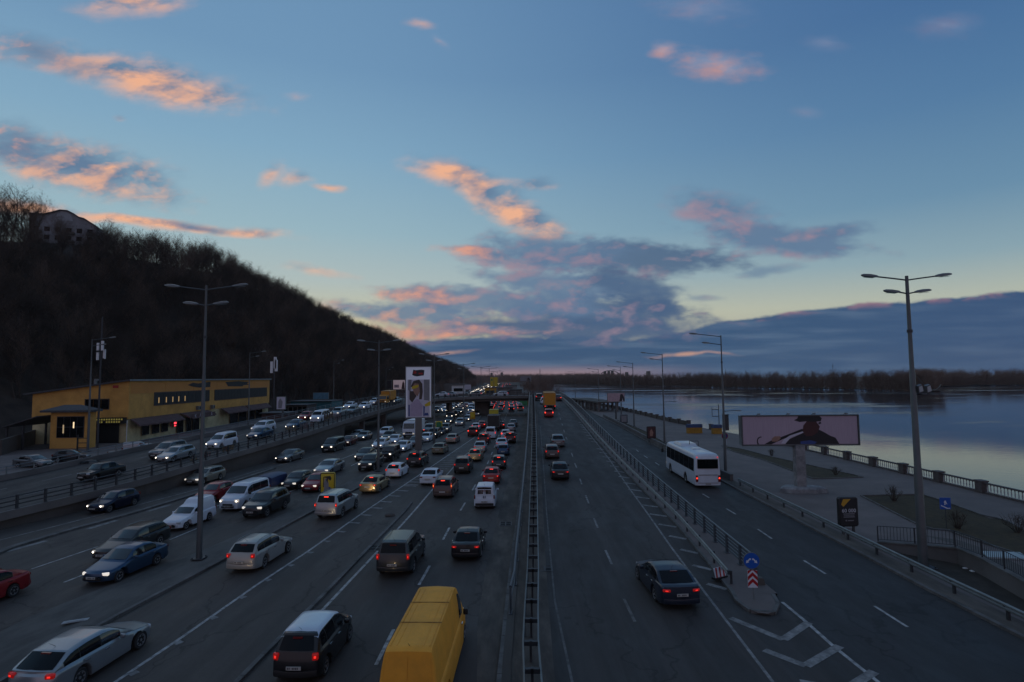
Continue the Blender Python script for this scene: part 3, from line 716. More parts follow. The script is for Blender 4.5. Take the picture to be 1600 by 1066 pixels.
for k in range(26):                                    # hatching between the edge line and the kerb
    y = 29.5 + k * 2.7; xa = interp([(20, 9.5), (28, 10), (36, 10.35), (50, 10.45), (60, 10.7), (84, 10.95), (131, 12.6)], y)
    if XL(y) - .15 - xa > 0.25: line([Vector((xa + 0.1, y + 0.35, 0)), Vector((XL(y) - .15, y - 0.4, 0))], 0.32, 0.0125, mw, zc)
line([at(*q) for q in ((1440, 1120), (1372, 1066), (1302, 1010), (1256, 969), (1222, 941))], 0.16, 0.012)
for q in (((1141, 966), (1224, 1000), (1264, 973)), ((1194, 1016), (1259, 1041), (1312, 1010)), ((1250, 1066), (1322, 1078), (1366, 1050)), ((1290, 1112), (1380, 1125), (1420, 1090))):
    line([at(*q[0]), at(*q[1])], 0.36, 0.013, mw); line([at(*q[1]) , at(*q[2])], 0.36, 0.0145, mw)
# service road
for a, b in (((1418, 980), (1366, 947)), ((1290, 897), (1256, 876)), ((1206, 842), (1184, 827)), ((1150, 804), (1135, 795)), ((1108, 778), (1098, 772)), ((1030, 727), (1024, 723)), ((1012, 716), (1006, 712)), ((998, 706), (994, 703))):
    line([at(*a), at(*b)], 0.14, 0.008)
mk.build('road_marking', M['paint'], kind='structure'); mw.build('worn_marking', M['paint_worn'], kind='structure'); mf.build('faint_marking', M['paint_faint'], kind='structure')
# slip road dashes
ms_ = MB(); mid = [a.lerp(b, 0.5) for a, b in zip(A, B)]
for f in (0.36, 0.68):
    Lm = [a.lerp(b, f) for a, b in zip(A, B)]
    P = resample(Lm, 3.0)
    for k in range(0, len(P) - 1, 2):
        l, r = offset_line([P[k], P[k + 1]], -0.07), offset_line([P[k], P[k + 1]], 0.07)
        ms_.strip([Vector((p.x, p.y, zl(p.y) + .012)) for p in l], [Vector((p.x, p.y, zl(p.y) + .012)) for p in r])
ms_.build('slip_marking', M['paint_worn'], kind='structure')

# ------------------------------------------------------------------ promenade
prom = [(21.1, -4), (21.0, 29), (21.2, 35), (21.6, 55), (22.3, 79), (22.5, 97), (23.5, 124), (24.6, 200), (29.5, 232), (34.3, 195), (36.4, 157), (37.6, 130), (40.1, 112), (42.1, 98), (42.9, 60), (43.1, -4)]
fill('promenade', flat(prom, 0.12), M['paving'])
kerb('kerb', [Vector((x, y, 0.12)) for x, y in prom[:8]], 0.22, 0.2, step=1.5)
mb = MB(); vx = [(21.15, 8), (21.1, 23), (21.0, 29), (21.2, 35), (21.6, 55), (22.3, 79), (22.5, 97), (23.5, 124)]
mb.strip([Vector((x, y, .125)) for x, y in vx], [Vector((x + 1.15, y, .125)) for x, y in vx]); mb.build('verge', M['gutter'], kind='structure')
def lawn(px_pts, m='grass'):
    P = [at(*q, 0.13) for q in px_pts]
    fill('lawn', [p + Vector((0, 0, 0.0)) for p in P], M[m])
    kerb('kerb', [p + Vector((0, 0, 0.08)) for p in P + [P[0]]], 0.12, 0.16, step=1.2)
    return P
lawn([(1128, 697), (1159, 702), (1200, 713), (1350, 746), (1272, 749), (1190, 718), (1146, 706)])
LAWN2 = lawn([(1345, 775), (1440, 773), (1472, 783), (1547, 810), (1566, 811), (1600, 829), (1680, 858), (1680, 905), (1600, 869), (1510, 841), (1476, 827), (1456, 828), (1435, 821)])
lawn([(956, 657), (966, 657), (1010, 675), (1045, 696), (1040, 700), (1000, 679)])
fill('soil_bed', [at(*q, 0.126) for q in ((1345, 845), (1372, 850), (1436, 858), (1480, 872), (1540, 902), (1600, 932), (1680, 960), (1680, 990), (1560, 945), (1440, 886))], M['soil'])

# ------------------------------------------------------------------ railings
def railing(name, line, fz, label, post_h, post_w, spacing, rails, mp, mr, cat='railing', foot=0.0, phase=0.5, post_mesh=None, short=None):
    """posts are parts on one shared mesh; every rail is a part that runs the whole length"""
    P = resample(line, spacing); root = empty(name, (P[0].x, P[0].y, fz(P[0].y)), 0, label, cat)
    o0 = Vector((P[0].x, P[0].y, fz(P[0].y)))
    if post_mesh is None:
        m = MB(); m.box((0, 0, post_h / 2), (post_w[0], post_w[1], post_h)); m.box((0, 0, 0.02), (post_w[0] * 2, post_w[1] * 1.6, 0.04)); m.box((0, 0, post_h + 0.015), (post_w[0] * 1.15, post_w[1] * 1.15, 0.03))
        post_mesh = m.mesh('post')
    if not post_mesh.materials: post_mesh.materials.append(mp)
    for i, p in enumerate(P):
        a, b = P[max(i - 1, 0)], P[min(i + 1, len(P) - 1)]
        same(post_mesh, 'post', root, Vector((p.x, p.y, fz(p.y) + foot)) - o0, (0, 0, atan2(-(b - a).x, (b - a).y)))
    fine = resample(line, min(spacing, 2.0))
    for (h, r, off) in rails:
        m = MB(); Q = offset_line(fine, off)
        pts = [Vector((p.x, p.y, fz(p.y) + foot + h)) - o0 for p in Q]
        if isinstance(r, tuple):
            for a, b in zip(pts, pts[1:]): m.bar(a, b, r[0], r[1])
        else: m.path(pts, r, 6)
        m.build('rail', mr, root)
    return root
up2 = lambda f: f
# fence on the right-hand wall: a post at every bay, five bars and a round hand rail
fl = [Vector((XR(y), y, 0)) for y in (30.2, 31.5, 40, 60, 80, 100, 120, 140, 150)] + [Vector((13.6, 158, 0)), Vector((12.9, 166, 0)), Vector((10.0, 171.6, 0)), Vector((5.6, 173.4, 0))]
railing('barred_fence', fl, lambda y: zc(y) + 0.13, 'long dark barred fence with many posts between the climbing road and the service road', 1.12, (0.12, 0.20), 2.0,
        [(1.14, 0.045, 0), (0.92, 0.018, 0), (0.72, 0.018, 0), (0.52, 0.018, 0), (0.32, 0.018, 0)], M['rail_blue'], M['rail_pale'], 'fence')
# railing on the slip road, valley side
sl = [p for p in EDGE if p.y > 12]
railing('parapet_railing', offset_line(sl, -0.12), lambda y: zl(y) + 0.16, 'dark post and rail railing along the near edge of the slip road and bridge', 1.05, (0.13, 0.16), 2.0,
        [(1.0, 0.05, 0), (0.66, (0.05, 0.10), 0), (0.34, (0.05, 0.10), 0)], M['steel_dark'], M['steel_dark'])
sf = [p for p in FAR if p.y > 12]
railing('parapet_railing', offset_line(sf, 0.25), lambda y: zl(y) + 0.55, 'thin grey railing on the low concrete parapet in front of the yellow building', 0.75, (0.08, 0.08), 2.6,
        [(0.72, 0.035, 0), (0.42, 0.025, 0)], M['steel'], M['rail_pale'])
m = MB(); q = offset_line(sf, 0.25)
for a, b in zip(q, q[1:]): m.bar(Vector((a.x, a.y, zl(a.y) + 0.27)), Vector((b.x, b.y, zl(b.y) + 0.27)), 0.3, 0.56)
m.build('concrete_parapet', M['concrete'], label='low concrete parapet along the far side of the slip road', cat='parapet')
def wbeam_mesh(m, pts, side, h=0.32):
    """W-profile guard rail"""
    prof = [(0.0, h / 2), (0.05, h / 4 + .03), (0.05, h / 4 - .04), (0.0, 0), (0.05, -h / 4 + .04), (0.05, -h / 4 - .03), (0.0, -h / 2)]
    R = []
    for i, p in enumerate(pts):
        a, b = pts[max(i - 1, 0)], pts[min(i + 1, len(pts) - 1)]; t = (b - a); n = Vector((t.y, -t.x, 0)).normalized() * side
        R.append([p + n * x + Vector((0, 0, z)) for x, z in prof] + [p + n * (x - 0.012) + Vector((0, 0, z)) for x, z in reversed(prof)])
    m.rings(R)
def guardrail(line, fz, label, spacing, sides, hgt=0.62, gap=0.34, rung=False, mbeam='steel', mpost='steel_dark', down=0.0, name='guardrail'):
    P = resample(line, spacing); o0 = Vector((P[0].x, P[0].y, fz(P[0].y))); root = empty(name, o0, 0, label, 'guardrail')
    m = MB(); m.box((0, 0, hgt / 2 + .05), (0.09, 0.14, hgt + .1))
    if rung: m.box((0, 0, hgt), (gap + .06, 0.14, 0.16)); m.box((-gap / 2, 0, hgt / 2), (.06, .12, hgt)); 
    elif len(sides) == 1: m.box((sides[0] * .09, 0, hgt), (0.18, 0.1, 0.2))
    pm = m.mesh('post'); pm.materials.append(M[mpost])
    for i, p in enumerate(P):
        a, b = P[max(i - 1, 0)], P[min(i + 1, len(P) - 1)]
        same(pm, 'post', root, Vector((p.x, p.y, fz(p.y))) - o0, (0, 0, atan2(-(b - a).x, (b - a).y)))
    fine = resample(line, 2.0)
    for k, s in enumerate(sides):
        Q = offset_line(fine, s * gap / 2)
        m = MB(); wbeam_mesh(m, [Vector((p.x, p.y, fz(p.y) + hgt)) - o0 for p in Q], s)
        m.build('beam', M[mbeam], root)
    return root
guardrail([Vector((interp([(0, 1.3), (18, 1.1), (24, 1.0), (28, 1.15), (160, 1.15)], y) + W0(y), y, 0)) for y in (8, 14, 18, 22, 26, 30, 40, 60, 80, 100, 120, 140, 158)], lambda y: zc(y) + .05, 'double sided ladder-like steel guardrail left of the climbing road', 2.0, (-1, 1), 0.7, 0.56, True)
pipe = [Vector((W0(y) + 0.22, y, 0)) for y in (26.2, 28, 32, 40, 50, 64, 80, 100, 120, 140, 158)]
pipe[0].x -= 0.12
m = MB()
for s in (-1, 1): m.tube((0.0, s * 0.16, 0), (0, s * 0.05, 1.16), 0.04, 0.035, 5)
m.box((0, 0, 0.02), (.16, .5, .04))
pmesh = m.mesh('post'); 
railing('pipe_railing', pipe, lambda y: zc(y) + 0.16, 'dark pipe railing with paired posts on top of the retaining wall', 1.16, (.1, .1), 3.5, [(1.16, 0.075, 0), (0.62, 0.04, 0)], M['rail_blue'], M['rail_blue'], post_mesh=pmesh)
m = MB(); m.path([(0, 0, 0), (0.0, -0.02, 0.8), (0, 0.12, 1.16)], 0.055, 6)
guardrail([Vector((XL(y) + .25, y, 0)) for y in (29.5, 34, 40, 50, 60, 80, 100, 120, 140)] + [Vector((12.7, 150, 0)), Vector((12.2, 160, 0)), Vector((10.8, 167, 0)), Vector((7, 171.5, 0))], lambda y: zc(y) + .13, 'steel guardrail on the kerb between the hatched edge line and the barred fence', 3.0, (-1,), 0.58, 0.3)
guardrail([Vector((x, y, 0)) for x, y in ((22.4, 10), (21.9, 18), (21.7, 23), (21.75, 29), (21.9, 35), (22.1, 42), (22.3, 55))], lambda y: .1, 'steel guardrail along the promenade side of the service road', 3.0, (-1,), 0.62, 0.3)
m = MB()
for a, b in zip(*(lambda L: (L, L[1:]))([Vector((x, y, 0.45)) for x, y in ((22.5, 57.5), (22.6, 79), (22.9, 97), (23.9, 124), (24.6, 150))])):
    for P in (resample([a, b], 3.0),):
        for s, e in zip(P, P[1:]): m.bar(s + (e - s) * 0.015, e - (e - s) * 0.015, 0.3, 0.7)
m.build('concrete_barrier', M['concrete'], label='low concrete barrier between the service road and the narrow grass strip', cat='barrier')

# ------------------------------------------------------------------ balustrade on the river wall
bl = empty('balustrade', (42.7, 36, 0.12), 0, 'stone balustrade with pale balusters between square granite pillars along the river', 'balustrade')
m = MB(); m.box((0, 0, .5), (.62, .75, 1.0)); m.box((0, 0, 1.06), (.72, .85, .12)); m.box((0, 0, .08), (.70, .83, .16)); pil = m.mesh('pillar'); pil.materials.append(M['granite'])
m = MB(); m.rings([[(r * cos(2 * pi * k / 6), r * sin(2 * pi * k / 6), z) for k in range(6)] for z, r in ((.16, .06), (.24, .035), (.45, .058), (.7, .032), (.86, .055))])
bmesh_ = m.mesh('baluster', 60); bmesh_.materials.append(mat('baluster_paint', (0.46, 0.47, 0.47), 0.7, vary=.15))
m = MB(); m.box((0, 0, .08), (.34, 4.2, .16)); plin = m.mesh('plinth'); plin.materials.append(M['granite'])
m = MB(); m.box((0, 0, .92), (.30, 4.2, .12)); hr = m.mesh('handrail'); hr.materials.append(M['granite'])
dirb = Vector((42.4 - 43.0, 98 - 36, 0)).normalized(); rzb = atan2(-dirb.x, dirb.y)
for k in range(13):
    c = dirb * (k * 4.95)
    same(pil, 'pillar', bl, c, (0, 0, rzb))
    if k < 12:
        mid_ = c + dirb * 2.475
        same(plin, 'plinth', bl, mid_, (0, 0, rzb)); same(hr, 'handrail', bl, mid_, (0, 0, rzb))
        for j in range(12):
            same(bmesh_, 'baluster', bl, c + dirb * (0.62 + j * 0.337), (0, 0, rzb))
pw = empty('river_parapet', (36.6, 120, .12), 0, 'dark solid river parapet with pillars beyond the blue and yellow blocks', 'parapet')
prm = [(40.0, 112), (37.4, 131), (36.2, 157), (34.1, 195), (29.6, 235), (24.2, 290)]
P = resample([Vector((x, y, 0)) for x, y in prm], 5.0)
for i, p in enumerate(P):
    if 1 <= i <= 1: continue
    a, b = P[max(i - 1, 0)], P[min(i + 1, len(P) - 1)]; rz = atan2(-(b - a).x, (b - a).y)
    same(pil, 'pillar', pw, p - Vector((36.6, 120, 0)), (0, 0, rz))
m = MB()
for a, b in zip(P[2:], P[3:]): m.bar(a - Vector((36.6, 120, -.45)), b - Vector((36.6, 120, -.45)), .3, .85)
m.build('panel', M['concrete_dark'], pw)

# painted flag blocks beside the river steps
BLUE = mat('flag_blue', (0.03, 0.06, 0.15), 0.7, vary=.3); YEL = mat('flag_yellow', (0.34, 0.18, 0.02), 0.7, vary=.3)
for (px, py, w, lab) in ((1085, 677, 2.8, 'wide concrete block painted blue over yellow left of the river steps'), (1120, 678, 1.7, 'narrow concrete block painted blue over yellow beside the forked metal pole')):
    p = at(px, py, .12); e = empty('painted_block', p, 0.1, lab, 'concrete block')
    m = MB(); m.box((0, 0, .55), (w, .8, 1.1)); m.build('yellow_base', YEL, e)
    m = MB(); m.box((0, 0, 1.4), (w + .08, .9, .6)); m.build('blue_top', BLUE, e)
p = at(1124, 674, .12); e = empty('river_marker', p, 0, 'dark forked navigation pole rising behind the narrow blue and yellow block', 'marker pole')
m = MB(); m.tube((0, 0, 0), (0, 0, 5.2), .09, .07); m.build('pole', M['steel_dark'], e)
m = MB(); m.bar((0, 0, 4.2), (-1.3, 0, 4.2), .1, .12); m.bar((-1.3, 0, 2.9), (-1.3, 0, 4.6), .1, .1); m.bar((0, 0, 2.9), (-1.3, 0, 2.9), .1, .12); m.build('bracket', M['steel_dark'], e)
m = MB(); m.box((1.5, .6, 1.6), (1.0, .7, 3.0)); m.box((1.5, .6, 3.15), (1.1, .8, .14)); m.box((1.5, .22, 1.7), (.8, .06, 2.2)); k_ = m.build('control_cabinet', M['steel_dark'], label='tall dark metal cabinet beside the narrow blue and yellow block', cat='cabinet'); k_.location = p
# long low pavilion on the far end of the promenade
p = at(938, 641, .12); e = empty('pavilion', p, 0.14, 'low open pavilion with pale pillars at the far end of the promenade', 'pavilion')
m = MB(); m.box((0, 8, 2.9), (7, 34, .4)); m.build('roof', M['concrete_dark'], e)
for k in range(8):
    for x in (-3, 3):
        m = MB(); m.box((x, -8 + k * 4.6, 1.4), (.6, .6, 2.7)); m.build('pillar', M['concrete'], e)

# ------------------------------------------------------------------ lamp posts
def lamp(base, hgt, arms, label, group, rbase=0.17, rz=0.0, coll=True, name='street_lamp', low=None, tilt=0.1):
    """arms: (side, length, drop from the top, head length)"""
    e = empty(name, base, rz, label, 'lamp post', group)
    m = MB(); zs = [0, 0.35, hgt * .33, hgt * .335, hgt * .66, hgt * .665, hgt]
    rs = [rbase * 1.15, rbase, rbase * .86, rbase * .72, rbase * .62, rbase * .5, rbase * .36]
    m.rings([[(r * cos(2 * pi * k / 10), r * sin(2 * pi * k / 10), z) for k in range(10)] for z, r in zip(zs, rs)])
    m.build('pole', M['pole'], e, 40)
    m = MB(); m.box((0, 0, .03), (rbase * 4, rbase * 4, .06))
    for a in (0, 1, 2, 3): m.box((rbase * 1.6 * (1 if a % 2 else -1), rbase * 1.6 * (1 if a > 1 else -1), .09), (.05, .05, .08))
    m.build('base_plate', M['steel_dark'], e)
    if coll:
        m = MB(); m.rings([[(rbase * .62 * cos(2 * pi * k / 10), rbase * .62 * sin(2 * pi * k / 10), z) for k in range(10)] for z in (hgt * .80, hgt * .81)]); m.build('collar', M['steel_dark'], e)
    for s, ln, drop, hd in arms:
        z = hgt - drop; m = MB(); rise = ln * tilt
        m.path([(0, 0, z - .05), (s * ln * .5, 0, z + rise * .5 - .02), (s * ln, 0, z + rise)], .045 if rbase > .12 else .05, 6)
        am = m.build('arm', M['pole'], e, 40)
        m = MB(); w = hd * .19; R = []
        for t, ww, h0, h1 in ((0, .35, -.02, .05), (.15, .8, -.05, .09), (.5, 1, -.06, .12), (.85, .8, -.05, .10), (1, .35, -.02, .05)):
            x = s * (ln - .08 + t * hd); zz = z + rise + t * hd * tilt
            R.append([(x, -w * ww, zz + h0), (x, w * ww, zz + h0), (x, w * ww * .8, zz + h1 * .7), (x, 0, zz + h1), (x, -w * ww * .8, zz + h1 * .7)])
        m.rings(R); h = m.build('lamp_head', M['lamp_shell'], e, 50)
        m = MB(); m.add([(s * (ln + .18 * hd), -w * .7, z + rise - .068), (s * (ln + .78 * hd), -w * .7, z + rise - .068 + .5 * hd * tilt), (s * (ln + .78 * hd), w * .7, z + rise - .068 + .5 * hd * tilt), (s * (ln + .18 * hd), w * .7, z + rise - .068)], [(0, 1, 2, 3)])
        m.build('lens', M['lamp_glass'], h)
    if low:
        s, z, ln = low; m = MB(); m.path([(0, 0, z), (s * ln, 0, z + .1)], .04, 6); am = m.build('arm', M['pole'], e)
        m = MB(); m.box((s * (ln + .25), 0, z + .08), (.7, .22, .1)); m.build('lamp_head', M['lamp_shell'], e)
    return e
def lamp_at(bx, by, ty, z, arms, label, group, **kw):
    b = at(bx, by, z) if not callable(z) else on(bx, by, z)
    top = at_y(bx, ty, b.y)
    return lamp(b, top.z - b.z, arms, label, group, **kw), b
GM, GS, GR = 'double arm lamp posts down the median', 'single arm lamp posts behind the slip road', 'single arm lamp posts along the promenade'
four = [(-1, 1.75, 0.25, .95), (1, 1.75, .25, .95), (-1, .55, 1.25, .95), (1, .55, 1.25, .95)]
lamp_at(311, 873, 446, .13, four, 'tall four headed lamp post on the median, nearest of its row', GM)
lamp_at(591, 736, 532, .13, four, 'four headed lamp post on the median beside the black boxy jeep, second of its row', GM)
lamp_at(678.5, 692, 553, .13, four, 'four headed lamp post just right of the tall portrait billboard', GM)
lamp_at(725, 668, 568, .13, four, 'four headed lamp post in front of the left end of the overpass span', GM, rbase=.15)
for k, (bx, by, ty, lab) in enumerate(((752, 648, 573, 'lamp post standing beside the middle pier of the overpass'), (765, 640, 575.5, 'lamp post rising behind the right part of the overpass span'), (772, 634, 580, 'distant lamp post left of the yellow hoarding beyond the overpass'), (777.5, 628, 581, 'distant lamp post right of the yellow hoarding beyond the overpass'))):
    lamp_at(bx, by, ty, .0, [(-1, 2.0, .2, 1.1), (1, 2.0, .2, 1.1)], lab, GM, rbase=.15)
arm2 = lambda s: [(s, 2.6, .1, 1.0), (s, 1.3, 1.0, .9)]
lamp_at(137, 706, 530, LAND, arm2(1), 'single sided lamp post in the yard beside the thin antenna mast', GS)
lamp_at(388, 668, 551, LAND, arm2(1), 'single sided lamp post in front of the right end of the yellow building', GS)
lamp_at(521, 640, 564, LAND, arm2(1), 'single sided lamp post left of the orange truck on the slip road', GS)
lamp_at(603, 626, 575, LAND, arm2(1), 'single sided lamp post behind the orange truck on the slip road', GS)
lamp_at(690, 612, 588, LAND, arm2(1), 'faint far lamp post at the foot of the wooded hill', GS)
lamp_at(1134, 742, 524, .12, arm2(-1), 'promenade lamp post behind the white coach, with a low side lamp', GR, low=(1, 6.9, 1.3))
lamp_at(1038.5, 692, 553, .12, arm2(-1), 'promenade lamp post right of the small red poster stand', GR, low=(1, 6.6, 1.5))
lamp_at(991, 667, 567, .12, arm2(-1), 'promenade lamp post right of the distant pink billboard', GR, low=(1, 6.4, 1.5))
lamp_at(971, 653, 573, .12, arm2(-1), 'promenade lamp post in front of the distant pink billboard', GR)
lamp_at(936, 642, 577, .12, arm2(-1), 'promenade lamp post beside the low pavilion', GR)
lamp_at(899, 624, 581, 0, arm2(-1), 'far lamp post behind the bend of the barred fence', GR)
L6, b6 = lamp_at(1443, 886, 431, .12, [(-1, 1.75, .2, .95), (1, 1.75, .2, .95), (-1, .5, 1.0, .95), (1, .5, 1.0, .95)], 'tall four headed lamp post beside the underpass wall', GR, rbase=.24)
for dx in (.28, .75):                                   # two floodlights fixed to that post
    z = at_y(1425, 607, b6.y).z
    fl_ = empty('floodlight', (b6.x + dx, b6.y - .1, z), 0, ('grey floodlight clamped close against the tall promenade lamp post', 'grey floodlight on the outer end of the bracket on the tall promenade lamp post')[dx > .5], 'floodlight')
    m = MB(); m.box((0, 0, .0), (.3, .22, .42), taper=.8); b = m.build('housing', M['lamp_shell'], fl_); b.rotation_euler = (.3, -.35, 0)
    m = MB(); m.box((0, 0, -.26), (.06, .06, .2)); m.box((-dx * .5 + .1, 0, -.34), (dx, .06, .05)); m.build('bracket', M['steel_dark'], fl_)
    m = MB(); m.add([(-.12, -.13, -.17), (.12, -.13, -.17), (.1, -.13, .18), (-.1, -.13, .18)], [(0, 1, 2, 3)]); g = m.build('glass', mat('flood_glass', (.5, .55, .58), .1), fl_); g.rotation_euler = (.3, -.35, 0)
# span wires from that post
def wire(name, a, b, sag, label):
    m = MB(); P = [a.lerp(b, t / 16) - Vector((0, 0, sag * 4 * (t / 16) * (1 - t / 16))) for t in range(17)]; m.path(P, .02, 4)
    m.build(name, M['steel_dark'], label=label, cat='cable')
wire('span_wire', Vector((b6.x + .1, b6.y, at_y(1424, 581, b6.y).z)), at_y(1470, 601, 60), .8, 'thin sagging cable running from the tall promenade lamp post out over the river')

# ------------------------------------------------------------------ signs and hoardings
def text_mesh(body, size, ext=0.0, align='CENTER'):
    cu = bpy.data.curves.new('text', 'FONT'); cu.body = body; cu.size = size; cu.align_x = align; cu.align_y = 'CENTER'; cu.extrude = ext; cu.resolution_u = 2
    o = bpy.data.objects.new('text', cu); C.objects.link(o); dg = bpy.context.evaluated_depsgraph_get(); me = bpy.data.meshes.new_from_object(o.evaluated_get(dg))
    bpy.data.objects.remove(o); bpy.data.curves.remove(cu); me.materials.clear(); return me
def text(name, body, size, m, parent, loc, ext=.004, sx=1.0):
    me = text_mesh(body, size, ext); me.materials.append(m); o = bpy.data.objects.new(name, me); C.objects.link(o); o.parent = parent; o.location = loc; o.rotation_euler = (pi / 2, 0, 0); o.scale = (sx, 1, 1); return o
def face(m, pts, y):                                    # flat print on a panel that faces -Y
    m.add([(x, y, z) for x, z in pts], [tuple(range(len(pts)))])
PR = {n: mat('print_' + n, c, .55, vary=v) for n, c, v in (('white', (.62, .64, .70), .05), ('lilac', (.40, .33, .45), .08), ('pale', (.52, .50, .58), .08), ('dark', (.025, .02, .025), .2), ('maroon', (.06, .018, .02), .2), ('skin', (.30, .17, .13), .15),
      ('yellow', (.55, .40, .02), .1), ('gold', (.5, .27, .02), .1), ('blue', (.03, .06, .22), .15), ('hair', (.06, .045, .04), .3), ('grey', (.2, .2, .22), .15), ('red', (.35, .02, .02), .1), ('teal', (.03, .2, .24), .2), ('pink', (.42, .30, .33), .2), ('green', (.03, .18, .07), .2), ('blackish', (.012, .012, .016), .1))}
# tall portrait hoarding on the median
p = at(654, 707, .13); e = empty('portrait_billboard', p, 0.09, 'tall portrait billboard on a thick grey column in the middle of the highway', 'billboard')
W_, Z0, Z1 = 3.9, at_y(656, 655, p.y).z, at_y(656, 573.5, p.y).z
m = MB(); m.box((0, 0, Z0 / 2), (.95, .7, Z0)); m.box((0, 0, .2), (1.7, 1.5, .4)); m.build('column', M['concrete'], e)
m = MB(); m.box((0, .2, (Z0 + Z1) / 2), (W_, .55, Z1 - Z0)); m.build('panel_body', M['steel'], e)
m = MB()
for q in (((0, -.1, Z1 - .06), (W_, .1, .12)), ((0, -.1, Z0 + .06), (W_, .1, .12)), ((-W_ / 2 + .06, -.1, (Z0 + Z1) / 2), (.12, .1, Z1 - Z0 - .24)), ((W_ / 2 - .06, -.1, (Z0 + Z1) / 2), (.12, .1, Z1 - Z0 - .24))): m.box(*q)
m.build('frame', M['lamp_shell'], e)
hh = Z1 - Z0; P_ = lambda a, b: (-W_ / 2 + W_ * a, Z0 + hh * b)
def prt(nm, mm, polys, y=-.085):
    m = MB()
    for pl in polys: face(m, [P_(*q) for q in pl], y)
    return m.build(nm, mm, e)
GLOW = mat('print_lit_white', (.62, .64, .72), .5, emit=(.55, .62, .85), estr=.10)
prt('poster', GLOW, [[(.03, .02), (.97, .02), (.97, .98), (.03, .98)]])
prt('picture', PR['pale'], [[(.08, .02), (.92, .02), (.92, .74), (.08, .74)]], -.089)
prt('picture_background', PR['grey'], [[(.7, .35), (.92, .33), (.92, .74), (.7, .74)], [(.1, .55), (.2, .5), (.24, .74), (.12, .74)]], -.092)
prt('figure', PR['hair'], [[(.2, .6), (.3, .71), (.52, .74), (.64, .66), (.66, .5), (.62, .36), (.52, .36), (.54, .52), (.4, .6)], [(.16, .36), (.26, .3), (.42, .42), (.38, .52), (.16, .52)]], -.095)
prt('figure_face', PR['skin'], [[(.28, .62), (.36, .67), (.5, .66), (.55, .52), (.47, .42), (.36, .46), (.3, .52)]], -.098)
prt('figure_glasses', PR['yellow'], [[(.24, .56), (.4, .57), (.5, .6), (.5, .64), (.36, .63), (.25, .6)], [(.72, .26), (.95, .33), (.95, .24), (.76, .22)]], -.101)
prt('figure_shirt', PR['lilac'], [[(.18, .04), (.62, .04), (.66, .24), (.5, .36), (.42, .37), (.2, .27)]], -.098)
prt('picture_detail', PR['blue'], [[(.12, .04), (.17, .04), (.17, .26), (.12, .26)], [(.68, .04), (.72, .04), (.74, .22), (.68, .24)], [(.72, .05), (.88, .05), (.86, .1), (.74, .1)]], -.1)
prt('emblem', PR['dark'], [[(.26, .83), (.34, .81), (.44, .80), (.7, .82), (.72, .92), (.6, .93), (.4, .92), (.3, .93)]], -.095)
prt('emblem_accent', PR['red'], [[(.3, .85), (.42, .86), (.4, .91), (.32, .9)], [(.5, .84), (.66, .84), (.66, .87), (.5, .87)]], -.098)
# wide hoarding on the promenade
p = at(1251, 768, .12); e = empty('wide_billboard', p, -0.03, 'wide promenade billboard showing a dark figure in a hat, on a thick concrete column', 'billboard')
zc0 = (at_y(1160, 700, p.y).z, at_y(1160, 654, p.y).z); Z0, Z1 = zc0[0] + .1, zc0[1] + .1; xa = at_y(1160, 680, p.y).x - p.x; xb = at_y(1340, 680, p.y).x - p.x; W_ = xb - xa; cx = (xa + xb) / 2
m = MB(); m.box((0, 0, Z0 / 2), (.85, .65, Z0)); m.build('column', M['concrete_pale'], e)
m = MB(); m.rings([[(x * s, y * s * .7, z) for x, y in ((-2.1, -.6), (-1.2, -1.3), (.9, -1.5), (2.2, -.9), (2.3, .5), (.8, 1.3), (-1.4, 1.2))] for z, s in ((0, 1), (.35, .97), (.5, .8))]); fo = m.build('footing', M['concrete_pale'], e)
m = MB(); m.box((cx, .35, (Z0 + Z1) / 2), (W_, .75, Z1 - Z0)); m.build('panel_body', M['lamp_shell'], e)
m = MB()
for q in (((cx, -.06, Z1 + .02), (W_ + .1, .12, .1)), ((cx, -.06, Z0 - .02), (W_ + .1, .12, .1)), ((xa, -.06, (Z0 + Z1) / 2), (.1, .12, Z1 - Z0)), ((xb, -.06, (Z0 + Z1) / 2), (.1, .12, Z1 - Z0))): m.box(*q)
m.build('frame', M['pole'], e)
hh = Z1 - Z0; P_ = lambda a, b: (xa + W_ * a, Z0 + hh * b)
prt('poster', mat('print_stripes', (.42, .33, .40), .6, vary=.12, vscale=3, stretch=(6, 1, .2)), [[(.01, .03), (.99, .03), (.99, .97), (.01, .97)]], -.04)
prt('figure_coat', PR['blackish'], [[(.37, .03), (.38, .16), (.45, .28), (.52, .40), (.53, .5), (.66, .52), (.7, .44), (.76, .30), (.8, .24), (.83, .03)]], -.044)
prt('figure_head', PR['maroon'], [[(.52, .42), (.53, .66), (.56, .8), (.64, .8), (.67, .62), (.65, .42), (.6, .3), (.55, .3)]], -.047)
prt('figure_hat', PR['blackish'], [[(.45, .84), (.48, .9), (.49, .98), (.67, .98), (.69, .9), (.68, .8), (.62, .78), (.55, .8), (.5, .78)], [(.66, .7), (.685, .72), (.68, .78), (.66, .76)]], -.05)
prt('figure_arm', PR['blackish'], [[(.19, .03), (.25, .03), (.35, .2), (.53, .47), (.52, .55), (.34, .28), (.24, .14)]], -.047)
prt('figure_sleeve', PR['pale'], [[(.33, .05), (.37, .05), (.42, .26), (.53, .42), (.52, .46), (.41, .32), (.36, .2)]], -.049)
prt('figure_hand', PR['skin'], [[(.255, .12), (.3, .12), (.33, .22), (.33, .3), (.28, .3), (.255, .22)]], -.052)
prt('hook', PR['blackish'], [[(.13, .03), (.145, .03), (.135, .12), (.138, .2), (.15, .25), (.17, .27), (.165, .3), (.145, .28), (.13, .22), (.125, .12)]], -.046)
